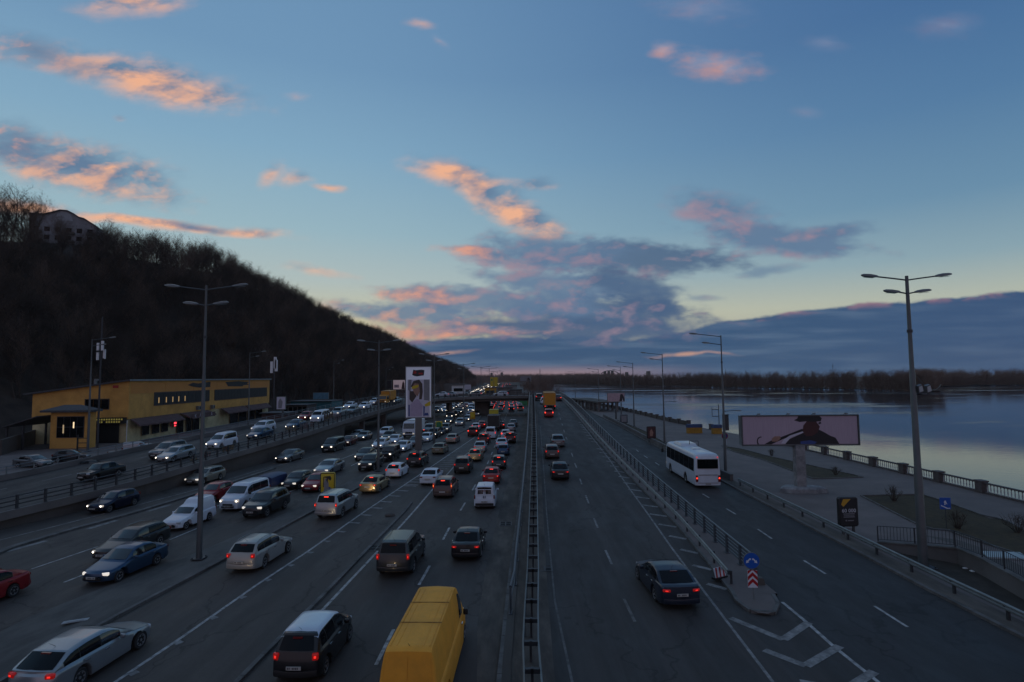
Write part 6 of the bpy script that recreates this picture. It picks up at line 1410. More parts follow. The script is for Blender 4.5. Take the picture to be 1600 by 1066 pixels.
# kind, colour, px, py, lane vanishing x, label, extra
def car(kind, color, px, py, v, label, group, toward, fz=None, lod=None, **kw):
    gcl = SPEC[kind].get('gc', .2) * .85       # the spot is the lower edge of the bumper, not the tyre
    p = at(px, py, gcl) if fz is None else on(px, py, lambda y: fz(y) + gcl)
    p.z += .004 - gcl
    if v is None:
        d = tangent(EDGE, p) if p.y < 155 else Vector((-.25, 1, 0)).normalized()
    else: d = Vector(((v - 800) / F, 1, 0)).normalized()
    slope = 0.0
    if callable(fz): slope = (fz(p.y + 2 * d.y) - fz(p.y)) / 2 if p.y < 150 else 0
    if lod is None: lod = 0 if p.y < 50 else 1 if p.y < 95 else 2
    return put_car(NAME[kind], kind, lod, color, (p.x, p.y, p.z), (d.x, d.y), slope, label, CAT[kind], group, toward, **kw)
A_, T_ = False, True
CARS = {}
LIST = [
 # ---- single lane left of the scraped island, driving away
 ('wagon', SI, 44, 1092, 880, 'silver estate car cut by the bottom left corner of the picture', G_A, A_, None),
 ('estate', (.31, .315, .31), 374, 893, 880, 'light grey-beige estate car with roof rails right of the nearest median lamp post', G_A, A_, None, dict(tail='tail_on')),
 ('offroad', SI, 508, 808, 885, 'big silver off-road car in front of the yellow framed poster stand', G_A, A_, None, dict(tail='tail_brake')),
 ('sedan', GO, 574, 770, 885, 'beige saloon with a gold lit rear bumper behind the white hatchback', G_A, A_, None, dict(tail='tail_brake')),
 ('hatch', WH, 613, 746, 880, 'white hatchback with a red roof light next to the second median lamp post', G_A, A_, None, dict(tail='tail_brake')),
 ('suv', BK, 646, 728, 875, 'black off-road car with bright tail lights below the tall portrait billboard', G_A, A_, None, dict(tail='tail_brake')),
 ('sedan', OL, 683, 709, 870, 'olive saloon with unlit lamps right of the billboard column', G_A, A_, None, dict(tail='tail_off')),
 ('sedan', BE, 704, 692, 865, 'pinkish silver saloon beyond the olive one', G_A, A_, None, dict(tail='tail_on')),
 # ---- right-hand carriageway, driving away
 ('city', BK, 460, 1064, 832, 'black small car with a white roof at the bottom of the picture', G_A, A_, None, dict(roofcol=WH, tail='tail_on')),
 ('offroad', DG, 613, 897, 834, 'dark grey boxy off-road car beside the end of the scraped island', G_A, A_, None, dict(tail='tail_on')),
 ('sedan', BK, 727, 874, 826, 'black saloon with roof shine in the right lane ahead of the yellow van', G_A, A_, None, dict(tail='tail_on')),
 ('smallvan', WH, 757, 793, 822, 'small white van with two rear doors and two rear windows', G_A, A_, None, dict(tail='tail_off')),
 ('minivan', BR, 691, 777, 835, 'purple-brown people carrier with tall lit tail lights', G_A, A_, None, dict(tail='tail_amber')),
 ('sedan', WH, 668, 757, 850, 'dirty white saloon crossing the hatched area beside the purple-brown people carrier', G_A, A_, None, dict(tail='tail_off')),
 ('suv', BK, 721, 738, 826, 'black off-road car level with the tip of the hatched area', G_A, A_, None, dict(tail='tail_on')),
 ('sedan', RD, 767, 755, 820, 'bright red saloon directly ahead of the small white van', G_A, A_, None, dict(tail='tail_brake')),
 ('hatch', DG, 779, 732, 818, 'grey hatchback braking ahead of the bright red saloon', G_A, A_, None, dict(tail='tail_brake')),
 ('sedan', GO, 741, 720, 825, 'gold saloon with glowing tail lights ahead of the black off-road car by the hatching', G_A, A_, None, dict(tail='tail_brake')),
 ('hatch', BL, 786, 711, 816, 'blue hatchback in the right lane ahead of the braking grey one', G_A, A_, None, dict(tail='tail_off')),
 ('sedan', SI, 749, 706, 822, 'silver saloon directly ahead of the gold one', G_A, A_, None, dict(tail='tail_on')),
 ('sedan', WH, 783.5, 700, 815, 'white saloon just ahead of the blue hatchback', G_A, A_, None, dict(tail='tail_on')),
 ('suv', DR, 797, 691, 812, 'dark red off-road car with bright brake lights near the gutter', G_A, A_, None, dict(tail='tail_brake')),
 ('suv', DR, 755, 693, 820, 'dark red off-road car behind the white passenger van', G_A, A_, None, dict(tail='tail_brake')),
 ('van', WH, 766, 685, 816, 'white passenger van next to the dark box truck, driving away', G_A, A_, None, dict(tail='tail_on')),
 ('hatch', WH, 790, 684.5, 812, 'white hatchback left of the dark red off-road car near the gutter', G_A, A_, None, dict(tail='tail_brake')),
 ('suv', DR, 738, 680.5, 832, 'dark red off-road car under a white one, beside the orange poster stand', G_A, A_, None, dict(tail='tail_brake')),
 ('hatch', WH, 743, 672, 830, 'white hatchback right in front of the dark red off-road car by the median', G_A, A_, None, dict(tail='tail_on')),
 ('sedan', RD, 752, 668.5, 826, 'red saloon left of the dark box truck', G_A, A_, None, dict(tail='tail_brake')),
 ('sedan', SI, 798.5, 673.5, 810, 'silver saloon near the gutter, ahead of the dark red off-road car', G_A, A_, None, dict(tail='tail_off')),
 ('sedan', GY, 802, 666, 809, 'grey saloon just ahead of the silver one near the gutter', G_A, A_, None, dict(tail='tail_off')),
 ('sedan', DR, 782, 669, 812, 'red-lit dark saloon just right of the dark box truck', G_A, A_, None, dict(tail='tail_brake')),
 # ---- climbing road
 ('limo', (.020, .028, .046), 1066, 948, 748, 'dark blue-grey saloon changing lanes at the foot of the climbing road', G_C, A_, zc, dict(tail='tail_on')),
 ('sedan', BK, 876, 749, 822, 'black saloon with two small red tail lights, nearest of three on the climbing road', G_C, A_, zc, dict(tail='tail_on')),
 ('hatch', BR, 863, 716, 820, 'brown hatchback between the black saloon and the silver one on the climbing road', G_C, A_, zc, dict(tail='tail_on')),
 ('sedan', GY, 872.5, 698, 818, 'grey saloon on the dashed line, foremost of the group of three on the climbing road', G_C, A_, zc, dict(tail='tail_off')),
 ('hatch', RD, 858, 651.5, 812, 'red hatchback behind the orange box truck on the climbing road', G_C, A_, zc, dict(tail='tail_brake')),
 ('suv', BK, 843, 625, 805, 'dark car left of the orange box truck at the crest', G_C, A_, zc, dict(tail='tail_on')),
 ('hatch', WH, 850.5, 631, 806, 'white hatchback half hidden left of the orange box truck', G_C, A_, zc, dict(tail='tail_off')),
 ('sedan', DR, 872, 626, 812, 'dark red saloon right of the orange box truck at the crest', G_C, A_, zc, dict(tail='tail_brake')),
 # ---- oncoming carriageway, nearest first
 ('sedan', RD, -128, 975, 880, 'red saloon with a boot spoiler leaving the picture at the left edge', G_T, T_, None),
 ('sedan', BL, 144, 912, 905, 'metallic blue saloon with unlit lamps in front of the dark estate', G_T, T_, None, dict(head='head_dim')),
 ('estate', (.022, .026, .030), 158, 876, 905, 'dark estate car with roof rails and lit headlights beside the metallic blue saloon', G_T, T_, None),
 ('boxpick', WH, 264, 828, 900, 'white box van with a raised square rear behind the nearest median lamp post', G_T, T_, None, dict(head='head_off')),
 ('van', WH, 356, 797, 897, 'white passenger van with dark side windows left of the dark crossover', G_T, T_, None),
 ('suv', DG, 391, 807, 890, 'dark grey crossover in front of the white passenger van', G_T, T_, None, dict(head='head_dim')),
 ('hatch', RD, 312, 786, 900, 'red hatchback almost hidden between the white box van and the white passenger van', G_T, T_, None, dict(head='head_off')),
 ('hatch', DG, 449, 764, 890, 'dark hatchback with bright headlights left of the bright red one', G_T, T_, None),
 ('hatch', RD, 481, 768, 885, 'bright red hatchback left of the yellow framed poster stand', G_T, T_, None, dict(head='head_dim')),
 ('limo', SI, 500, 742, 890, 'silver saloon behind the yellow framed poster stand', G_T, T_, None),
 ('limo', GY, 438, 722, 900, 'long grey saloon with two headlights in the lane beside the ramp wall', G_T, T_, None),
 ('hatch', NV, 145, 801, 912, 'dark blue hatchback alone in the lane below the ramp wall', G_T, T_, None),
 ('estate', BE, 297, 757, 905, 'silver-beige estate car alone below the ramp wall, behind the nearest lamp post', G_T, T_, None),
 ('van', DG, 510, 706, 890, 'dark grey passenger van below the end of the ramp wall', G_T, T_, None),
 ('hatch', DR, 537, 696, 885, 'dark red hatchback right behind the dark grey passenger van', G_T, T_, None),
 ('suv', BK, 569, 734, 882, 'black off-road car with bright lights left of the second median lamp post', G_T, T_, None),
 ('sedan', DG, 562, 719, 885, 'dark saloon half hidden behind the black off-road car', G_T, T_, None),
 ('jeep', BK, 601, 719, 876, 'black boxy jeep right of the second median lamp post', G_T, T_, None),
 ('sedan', WH, 623, 705.5, 872, 'white saloon right of the black boxy jeep', G_T, T_, None),
 ('estate', WH, 588, 701, 878, 'white estate car partly behind the black boxy jeep', G_T, T_, None),
 ('sedan', WH, 611, 694, 872, 'white saloon in the middle lane behind the white estate', G_T, T_, None),
 ('sedan', GY, 562, 687.5, 880, 'grey saloon in front of the dark gap under the slip road', G_T, T_, None),
 ('sedan', SI, 552, 685, 882, 'silver saloon beside the grey one in front of the dark gap', G_T, T_, None),
 ('suv', WH, 597, 682, 874, 'white off-road car right of the grey saloon by the dark gap', G_T, T_, None),
 ('sedan', DG, 602, 687, 873, 'dark saloon between the white off-road car and the white saloons', G_T, T_, None),
 ('sedan', PG, 644, 697, 866, 'grey saloon left of the billboard column', G_T, T_, None),
 ('hatch', WH, 662, 690.5, 860, 'white hatchback right of the billboard column', G_T, T_, None),
 ('suv', DG, 674, 684, 856, 'dark off-road car with yellowish lights right of the billboard column', G_T, T_, None),
 ('sedan', NV, 684, 680, 852, 'dark blue saloon left of the greenish yellow poster stand', G_T, T_, None),
 ('minivan', GY, 667, 676, 856, 'grey people carrier behind the dark off-road car with yellowish lights', G_T, T_, None),
 ('suv', GY, 693, 675, 850, 'grey off-road car behind the greenish yellow poster stand', G_T, T_, None),
 ('sedan', WH, 681, 670, 852, 'white saloon two cars behind the dark blue one', G_T, T_, None),
 ('suv', SI, 717, 665, 842, 'silver off-road car beside the fourth median lamp post', G_T, T_, None),
 ('sedan', BK, 700, 661, 845, 'black saloon with lit lamps left of the silver off-road car', G_T, T_, None),
 ('sedan', GY, 728, 658, 838, 'grey saloon right of the fourth median lamp post', G_T, T_, None),
 ('suv', WH, 733, 653.5, 836, 'white off-road car behind the orange poster stand', G_T, T_, None),
 ('jeep', BK, 702, 654.5, 845, 'black jeep with two bright lights under the overpass edge', G_T, T_, None),
 ('sedan', DG, 709, 650.5, 843, 'dark saloon behind the black jeep with bright lights', G_T, T_, None),
 ('sedan', DG, 717, 645.5, 838, 'dark saloon with headlights in front of the fourth lamp post row gap', G_T, T_, None),
 ('sedan', WH, 694, 643.5, 845, 'white saloon at the left end under the overpass', G_T, T_, None),
 ('sedan', SI, 744, 649, 830, 'silver saloon left of the middle pier of the overpass', G_T, T_, None),
 ('sedan', GY, 750, 645, 828, 'grey saloon touching the middle pier of the overpass', G_T, T_, None),
 ('combi', BL, 703, 638, 842, 'blue combi van in the shade below the overpass', G_T, T_, None),
 ('suv', WH, 734, 634, 830, 'white off-road car coming out below the overpass', G_T, T_, None),
 ('sedan', SI, 737, 643, 832, 'silver saloon in front of the white off-road car below the overpass', G_T, T_, None),
 ('suv', GO, 741.5, 631, 828, 'gold off-road car below the overpass beside the pier', G_T, T_, None),
 ('sedan', SI, 711, 635.5, 840, 'pale saloon right of the blue combi van below the overpass', G_T, T_, None),
 ('minivan', GY, 655, 671, 858, 'grey people carrier behind the white truck', G_T, T_, None),
 # ---- slip road
 ('oldsedan', BK, 127, 751, None, 'old black saloon on the slip road, nearest one', G_S, T_, zl, dict(head='head_off')),
 ('suv', GY, 240, 716, None, 'grey off-road car on the slip road beside the silver estate', G_S, T_, zl, dict(head='head_off')),
 ('estate', SI, 251, 722, None, 'silver estate car with headlights on the slip road', G_S, T_, zl),
 ('combi', WH, 329, 701, None, 'white windowed van on the slip road right of the nearest median lamp post', G_S, T_, zl),
 ('suv', WH, 399, 676, None, 'white off-road car on the slip road ahead of the red one', G_S, T_, zl),
 ('sedan', BL, 392, 686, None, 'blue-grey saloon on the slip road in front of the white off-road car', G_S, T_, zl),
 ('sedan', BL, 452, 671, None, 'pale blue saloon on the slip road below the red one', G_S, T_, zl, dict(head='head_on')),
 ('sedan', RD, 471, 656, None, 'red saloon on the slip road left of the white van', G_S, T_, zl),
 ('van', WH, 491, 659.5, None, 'white passenger van on the slip road with four lamps lit', G_S, T_, zl),
 ('suv', SI, 522, 650.5, None, 'silver off-road car behind the white passenger van on the slip road', G_S, T_, zl),
 ('sedan', WH, 541, 638.5, None, 'white saloon on the slip road, left one of the pair before the orange truck', G_S, T_, zl),
 ('sedan', GY, 545, 646, None, 'grey saloon on the slip road below the white pair', G_S, T_, zl, dict(head='head_off')),
 ('sedan', WH, 564, 639, None, 'white saloon on the slip road, right one of the pair before the orange truck', G_S, T_, zl),
 ('hatch', WH, 580, 632, None, 'white hatchback beside the orange truck on the slip road', G_S, T_, zl),
 ('sedan', SI, 612, 630, None, 'silver saloon behind the orange truck on the slip road', G_S, T_, zl),
]
for row in LIST:
    _c = car(*row[:8], fz=row[8] if len(row) > 8 else None, **(row[9] if len(row) > 9 else {}))
    _c.scale = (1.04, 1.04, 1.12 if row[5].startswith('light grey-beige') else 1.04)
    CARS[row[5]] = (_c, SPEC[row[0]]['L'])
# yellow delivery van at the bottom of the frame
_p = at_y(640, 1005, 17.9)
put_car('delivery_van', 'bigvan', 0, YL, (_p.x - .02, 17.5, 0.004), Vector(((832 - 800) / F, 1, 0)).normalized()[:2], 0.0, 'big yellow high roof delivery van at the bottom centre of the picture', 'van', G_A, False, tail='tail_off')
# cars crossing the bridge
def cross(kind, color, px, py, rz, label, z=5.5, lod=2, name=None, group='cars crossing the overpass', **kw):
    p = at_y(px, py, 165.0); S = SPEC[kind]; d = Vector((-sin(rz), cos(rz)))
    o = put_car(NAME[kind], kind, lod, color, (p.x - d.x * S['L'] / 2, 165 - d.y * S['L'] / 2, z), d, 0, label, CAT[kind], group, False, **kw)
cross('estate', WH, 782, 614, 1.7, 'white estate car crossing the middle of the overpass')
cross('sedan', SI, 704, 612, 1.45, 'silver saloon on the left part of the overpass')
cross('sedan', WH, 691, 612, 1.4, 'white saloon at the left end of the overpass')
cross('hatch', GY, 742, 613, 1.6, 'grey hatchback between the white estate and the left pair on the overpass')
# parked
for kind, c, px, py, rz, label in (('sedan', GY, 28, 729, -1.75, 'grey saloon parked in the yard at the left edge'), ('hatch', DG, 82, 722, -1.2, 'dark hatchback parked in front of the annex'), ('smallvan', SI, 190, 712, -1.0, 'pale van parked behind the slip road parapet'), ('hatch', SI, 208, 711, -1.0, 'pale hatchback parked right of the pale van'), ('sedan', BK, 104, 742, -.9, 'black saloon parked behind the thin railing'), ('hatch', GY, 160, 724, -.95, 'grey hatchback parked behind the lamp post in the yard')):
    p = at(px, py, LAND)
    put_car(NAME[kind], kind, 1, c, (p.x, p.y, LAND), Vector((-sin(rz), cos(rz))), 0, label, CAT[kind], G_P, False, head='head_off', tail='tail_off')

# ------------------------------------------------------------------ coach, trucks, trailer
def wheelset(parent, r, wd, spots, m='rubber'):
    mb = MB(); n = 18; mb.rings([[(a * wd, r * b * cos(2 * pi * k / n), r * b * sin(2 * pi * k / n)) for k in range(n)] for a, b in ((-.5, .6), (-.5, .92), (-.38, 1), (.38, 1), (.5, .92), (.5, .6), (.4, .55))]); ty = mb.mesh('tyre', 40); ty.materials.append(M[m])
    mb = MB(); mb.rings([[(x, r * b * cos(2 * pi * k / n), r * b * sin(2 * pi * k / n)) for k in range(n)] for x, b in ((wd * .4, .56), (wd * .46, .54), (wd * .2, .3), (wd * .42, .2))]); rm = mb.mesh('rim', 40); rm.materials.append(M['alloy'])
    for x, y in spots:
        w = same(ty, 'wheel', parent, (x, y, r), (0, 0, 0 if x > 0 else pi)); q = same(rm, 'rim', w)
def lamp_box(parent, name, c, d, m):
    mb = MB(); mb.box(c, d, taper=.95); return mb.build(name, M[m], parent)
def coach():
    p = at(1107, 764, .004); v = 818; d = Vector(((v - 800) / F, 1, 0)).normalized(); L = 11.6; Wd, Hh = 2.52, 3.35
    e = empty('coach', p + d * L / 2, atan2(-d.x, d.y), 'white coach with dark tinted windows on the service road', 'bus'); 
    prof = lambda s: interp([(0, 2.5), (.12, 2.95), (.35, 3.2), (.8, 3.33), (1.6, Hh), (L - .6, Hh), (L - .2, 3.27), (L - .06, 3.1), (L, 2.6)], s)
    wid = lambda s: Wd / 2 * interp([(0, .86), (.1, .93), (.4, .985), (1, 1), (L - .4, 1), (L - .1, .98), (L, .955)], s)
    ax = (2.4, 8.3); r = .5; R = .6
    def zb(s):
        b = .33
        for a in ax:
            q = abs(s - a)
            if q < R: b = max(b, r + sqrt(R * R - q * q))
        return b
    st = sorted(set([0, .1, .2, .35, .6, .8, 1.2, 1.6, 3.4, 5, 6.5, 9.5, 10.4, L - .6, L - .4, L - .2, L - .1, L - .06, L] + [a + R * sin(k * pi / 10) * .999 for a in ax for k in range(-5, 6)] + [a + s_ * R * 1.02 for a in ax for s_ in (-1, 1)]))
    def y_(s, x):
        q = (x / (Wd / 2)) ** 2; return L / 2 - s + (-.3 * q if s < 1 else .07 * q if s > L - .6 else 0)
    def ring(s):
        w, b, t = wid(s), zb(s), prof(s)
        return [(0, b), (w * .75, b), (w * .985, b), (w, b + .05), (w, 1.25), (w - .01, 1.7), (w - .05, t - .5), (w - .10, t - .2), (w - .2, t - .06), (w - .42, t), (0, t + .05)]
    m = MB(); m.rings([[(x, y_(s, x), z) for x, z in ring(s)] + [(-x, y_(s, x), z) for x, z in reversed(ring(s)[1:-1])] for s in st]); m.build('body', paint(WH, .0), e, 35)
    for sg in (-1, 1):
        for k in range(6):
            s0, s1 = 1.0 + k * 1.72, 1.0 + (k + 1) * 1.72 - .035
            m = MB(); m.rings([[(sg * (wid(s) - .01 - (.034 * max(z - 1.7, 0)) + .012), y_(s, wid(s)), z) for z in (1.62, 1.9, 2.4, 2.84)] for s in (s0, (s0 + s1) / 2, s1)], close=False, cap=False); m.build('side_window', M['glass_tint'], e, 60)
        for k in range(4):
            m = MB(); m.rings([[(sg * (wid(s) + .008), y_(s, wid(s)), z) for z in (.55, .9, 1.25)] for s in (3.35 + k * 1.08, 3.35 + k * 1.08 + 1.04)], close=False, cap=False); m.build('luggage_door', paint(WH, .0), e)
    m = MB(); G = [[(x, y_(L, x) - .03 + (2.85 - z) * -.01, z) for x in [1.0 * k / 4 for k in range(-4, 5)]] for z in (1.95, 2.3, 2.85)]; m.rings(G, close=False, cap=False); m.build('rear_window', M['glass_tint'], e)
    m = MB(); G = [[(x, y_(.0, x) + .03 - (z - 1.0) * .05, z) for x in [1.05 * k / 4 for k in range(-4, 5)]] for z in (1.05, 1.8, 2.45)]; m.rings(G, close=False, cap=False); m.build('windscreen', M['glass'], e)
    m = MB(); m.box((0, -L / 2 - .005, 1.33), (1.8, .03, .04)); m.box((0, -L / 2 - .005, .56), (1.95, .03, .025)); m.build('engine_hatch_seam', M['black'], e)
    for sg in (-1, 1):
        lamp_box(e, 'taillight', (sg * 1.08, -L / 2 + .03, .98), (.2, .14, .62), 'tail_off'); lamp_box(e, 'brake_lamp', (sg * 1.08, -L / 2 - .035, 1.02), (.14, .04, .14), 'tail_brake')
        lamp_box(e, 'marker_lamp', (sg * 1.0, -L / 2 + .08, 3.02), (.09, .1, .07), 'tail_on'); lamp_box(e, 'headlight', (sg * .95, L / 2 - .2, .85), (.36, .2, .2), 'head_on')
    m = MB(); m.box((0, -L / 2 - .02, .46), (.52, .03, .115)); pl_ = m.build('rear_plate', M['plate'], e); m = MB()
    for k in range(7): m.box((-.2 + k * .066, -L / 2 - .037, .46), (.035, .004, .07))
    m.build('plate_marks', M['plate_mark'], pl_)
    m = MB(); m.box((0, 1.6, Hh + .16), (1.75, 2.9, .26), taper=.86); m.build('air_conditioner', paint(WH, .0), e)
    m = MB(); m.box((0, -2.2, Hh + .09), (.8, .8, .09), taper=.9); m.build('roof_hatch', paint(WH, .0), e)
    m = MB(); m.path([(1.05, .3, Hh + .02), (1.05, .3, Hh + .55), (.1, .3, Hh + .55), (.1, .3, Hh + .02)], .03, 5); m.build('roof_frame', M['steel_dark'], e)
    for sg in (-1, 1):
        m = MB(); m.path([(sg * 1.1, L / 2 - .35, 2.75), (sg * 1.42, L / 2 + .12, 2.7), (sg * 1.45, L / 2 + .15, 2.45)], .03, 5); m.box((sg * 1.46, L / 2 + .15, 2.2), (.24, .12, .45)); m.build('wing_mirror', M['black'], e)
    wheelset(e, r, .32, [(sg * (Wd / 2 - .17), L / 2 - a) for a in ax for sg in (-1, 1)])
    m = MB(); m.box((0, 0, .5), (1.6, L - 1.5, .2)); m.build('chassis', M['undercar'], e)
coach()
def truck(label, pos, d, slope, cabc, boxc, L, Wd, boxh, cabh, toward, group, name='box_truck', lit='tail_on', head='head_on', cabl=1.9, tilt=None):
    hd = (-d.x, -d.y) if toward else (d.x, d.y)
    e = empty(name, Vector(pos) + Vector((d.x, d.y, slope)) * L / 2, 0, label, 'truck', group); e.rotation_euler = (atan(slope) * (-1 if toward else 1), 0, atan2(-hd[0], hd[1]))
    f = L / 2; bl_ = L - cabl - .15
    m = MB(); m.box((0, f - cabl - .15 - bl_ / 2, (boxh + 1.05) / 2), (Wd, bl_, boxh - 1.05)); m.build('cargo_box', boxc, e)
    m = MB()
    for x in (-Wd / 2, Wd / 2):
        for y in (f - cabl - .15 - .03, f - L + .03): m.box((x, y, (boxh + 1.05) / 2), (.07, .07, boxh - 1.0))
    for y in (f - cabl - .15, f - L):
        for z in (1.05, boxh): m.box((0, y, z), (Wd + .05, .07, .08))
    m.build('box_frame', M['steel'], e)
    m = MB(); cw_ = Wd * .96; R = []
    for y, zt_, k in ((f, .55, .93), (f, 1.25, .96), (f - .08, cabh * .62, .97), (f - .45, cabh * .93, .94), (f - .7, cabh, .9), (f - cabl, cabh, .9)): R.append((y, zt_, k))
    prof_ = [(f - cabl, .5), (f - .02, .5), (f, .7), (f, 1.2), (f - .06, cabh * .55), (f - .38, cabh * .92), (f - .6, cabh), (f - cabl, cabh)]
    m.rings([[(sx * cw_ / 2 * (1 - max(z - cabh * .5, 0) * .05), y, z) for y, z in prof_] for sx in (-1, -.92, 0, .92, 1)], close=True); m.build('cab', cabc, e, 35)
    m = MB(); m.rings([[(x * cw_ / 2, y + .02, z) for x in (-.86, 0, .86)] for y, z in ((f - .075, cabh * .58), (f - .36, cabh * .90))], close=False, cap=False); m.build('windscreen', M['glass'], e)
    for sg in (-1, 1):
        m = MB(); m.add([(sg * (cw_ / 2 * (1 - max(z - cabh * .5, 0) * .05) + .01), y, z) for y, z in ((f - .25, cabh * .56), (f - cabl + .4, cabh * .56), (f - cabl + .4, cabh * .88), (f - .48, cabh * .88))], [(0, 1, 2, 3)]); m.build('side_window', M['glass'], e)
        lamp_box(e, 'headlight', (sg * cw_ * .38, f + .01, .85), (.3, .08, .2), head); lamp_box(e, 'taillight', (sg * Wd * .42, f - L - .03, .82), (.24, .08, .14), lit)
        m = MB(); m.path([(sg * cw_ / 2, f - .3, cabh * .8), (sg * (cw_ / 2 + .2), f - .15, cabh * .8)], .025, 4); m.box((sg * (cw_ / 2 + .22), f - .14, cabh * .7), (.16, .1, .42)); m.build('wing_mirror', M['black'], e)
    m = MB(); m.box((0, f + .01, 1.02), (cw_ * .55, .04, .28)); m.box((0, f + .01, .55), (cw_ * .95, .06, .22)); m.build('grille', M['black'], e)
    m = MB(); m.box((0, -.3, .8), (1.0, L - 1, .3)); m.box((0, f - L + .02, .62), (Wd * .9, .1, .12)); m.build('chassis', M['undercar'], e)
    wheelset(e, .46, .3, [(sg * (Wd / 2 - .2), y) for y in (f - 1.1, f - L + 1.6) for sg in (-1, 1)])
    return e
vd = lambda v: Vector(((v - 800) / F, 1, 0)).normalized()
OB = mat('orange_tarpaulin', (.50, .22, .02), .6, vary=.15); DK = mat('dark_box', (.035, .03, .03), .7, vary=.3); YB = mat('yellow_box', (.55, .45, .03), .5, vary=.15)
p = on(859.5, 641, zc); truck('orange box truck seen from behind at the top of the climbing road', p, vd(812), .035, paint(OR), OB, 7.0, 2.45, 3.6, 2.5, False, G_C)
p = on(597, 633, zl); truck('orange box truck coming down the slip road', p, tangent(EDGE, p), 0.037, paint(OR), OB, 6.0, 2.4, 3.3, 2.4, True, G_S)
p = at(638.5, 685, .004); truck('white truck with a tall cab left of the billboard column', p, vd(868), 0, paint(WH, 0), M['white'], 7.5, 2.45, 3.1, 3.0, True, G_T)
p = at(771, 675, .004); truck('dark box truck seen from behind among the highway traffic', p, vd(815), 0, paint(DG), DK, 6.5, 2.45, 3.3, 2.5, False, G_A, lit='tail_off')
p = at(771.5, 659.5, .004); truck('bright yellow truck just ahead of the dark box truck', p, vd(812), 0, paint(YL), YB, 5.5, 2.3, 3.0, 2.3, False, G_A)
# blue covered trailer behind the dark crossover
p = at(412, 769, .004); d = vd(890); e = empty('covered_trailer', p + d * 1.3, atan2(-d.x, d.y), 'low trailer under a navy blue cover behind the dark crossover', 'trailer', None)
m = MB(); m.rings([[(-.9, y, .55), (.9, y, .55), (.9, y, z), (.7, y, z + .12), (0, y, z + .2), (-.7, y, z + .12), (-.9, y, z)] for y, z in ((-1.5, 1.35), (0, 1.42), (1.5, 1.35))]); m.build('cover', mat('navy_tarpaulin', (.015, .03, .10), .5, vary=.2, bump=.3, bscale=3), e, 30)
m = MB(); m.box((0, 0, .5), (1.8, 3.0, .12)); m.bar((0, 1.5, .45), (0, 2.6, .45), .1, .1); m.build('frame', M['steel_dark'], e); wheelset(e, .3, .18, [(-.95, 0), (.95, 0)])

# headlamp beams: the lit lamps of these cars throw the warm pools seen on the bumpers ahead of them
for lab, pw in (('silver estate car cut by the bottom left', 230), ('light grey-beige estate', 200), ('big silver off-road car', 260), ('beige saloon with a gold', 60), ('black small car with a white roof', 130), ('small white van with two', 60), ('gold saloon with glowing', 40), ('dark grey boxy off-road', 70), ('dark blue hatchback alone', 40), ('purple-brown people', 50), ('black off-road car level', 60)):
    for k_, (o, L) in CARS.items():
        if k_.startswith(lab):
            ld = bpy.data.lights.new('headlamp_beam', 'SPOT'); ld.energy = pw; ld.energy = pw * .55; ld.spot_size = radians(34); ld.spot_blend = 1.0; ld.color = (1, .70, .38); ld.shadow_soft_size = .15
            q = bpy.data.objects.new('headlamp_beam', ld); C.objects.link(q); q.parent = o; q.location = (0, L / 2 + .12, .62); q.rotation_euler = (radians(91), 0, 0)

# ------------------------------------------------------------------ yellow building behind the slip road
bp = at(199, 692, LAND); fr = Vector((-.058, 1, 0)).normalized(); sd = Vector((-fr.y, fr.x, 0))
yb = empty('yellow_building', bp, atan2(-fr.x, fr.y), 'long two storey yellow building with dark strip windows under the wooded hill', 'building')
# local frame: +Y along the long front, -X away from the road
BL_ = 62.0; BW = 15.5; ZT = 10.35; ZB = 8.3; Z1 = 3.95
Mye = mat('ochre_render', (.62, .335, .085), .85, vary=.12, vscale=.4, dirt=(.30, .15, .035), dscale=.25, damt=.6)
Mor = mat('orange_cladding', (.60, .26, .06), .7, vary=.1, vscale=.5)
Mcr = mat('cream_render', (.62, .53, .30), .85, vary=.15, vscale=.5, dirt=(.22, .19, .12), dscale=.3, damt=.6)
Mdk = mat('dark_strip', (.018, .016, .016), .6, vary=.3); Maw = mat('awning_cloth', (.10, .06, .06), .85, vary=.2); Mrf = mat('roof_sheet', (.06, .06, .065), .7, vary=.2)
def bpart(m, name, mt, par=None, sm=None): return m.build(name, mt, par or yb, sm)
m = MB(); m.add([(0, 0, Z1), (-BW, 0, Z1), (-BW, 0, ZB), (0, 0, ZT), (0, BL_, Z1), (-BW, BL_, Z1), (-BW, BL_, ZB), (0, BL_, ZT)], [(0, 1, 2, 3), (7, 6, 5, 4), (0, 3, 7, 4), (1, 5, 6, 2), (0, 4, 5, 1)]); w1 = bpart(m, 'upper_wall', Mye)
m = MB(); m.add([(-.25, .25, 0), (-BW, .25, 0), (-BW, .25, Z1), (-.25, .25, Z1), (-.25, BL_, 0), (-BW, BL_, 0), (-BW, BL_, Z1), (-.25, BL_, Z1)], [(0, 1, 2, 3), (7, 6, 5, 4), (0, 3, 7, 4), (1, 5, 6, 2)]); w2 = bpart(m, 'ground_floor_wall', Mcr)
m = MB(); m.add([(x, y, z + dz) for dz in (0.02, .28) for x, y, z in ((.35, -.5, ZT), (.35, BL_ + .4, ZT), (-BW - 1.2, BL_ + .4, ZB - .16), (-BW - 1.2, -.5, ZB - .16))], [(0, 1, 2, 3), (7, 6, 5, 4), (0, 4, 5, 1), (1, 5, 6, 2), (2, 6, 7, 3), (3, 7, 4, 0)]); rf = bpart(m, 'roof', Mrf)
m = MB(); m.bar((.36, -.5, ZT + .12), (.36, BL_ + .4, ZT + .12), .12, .3); bpart(m, 'gutter', M['steel'], rf)
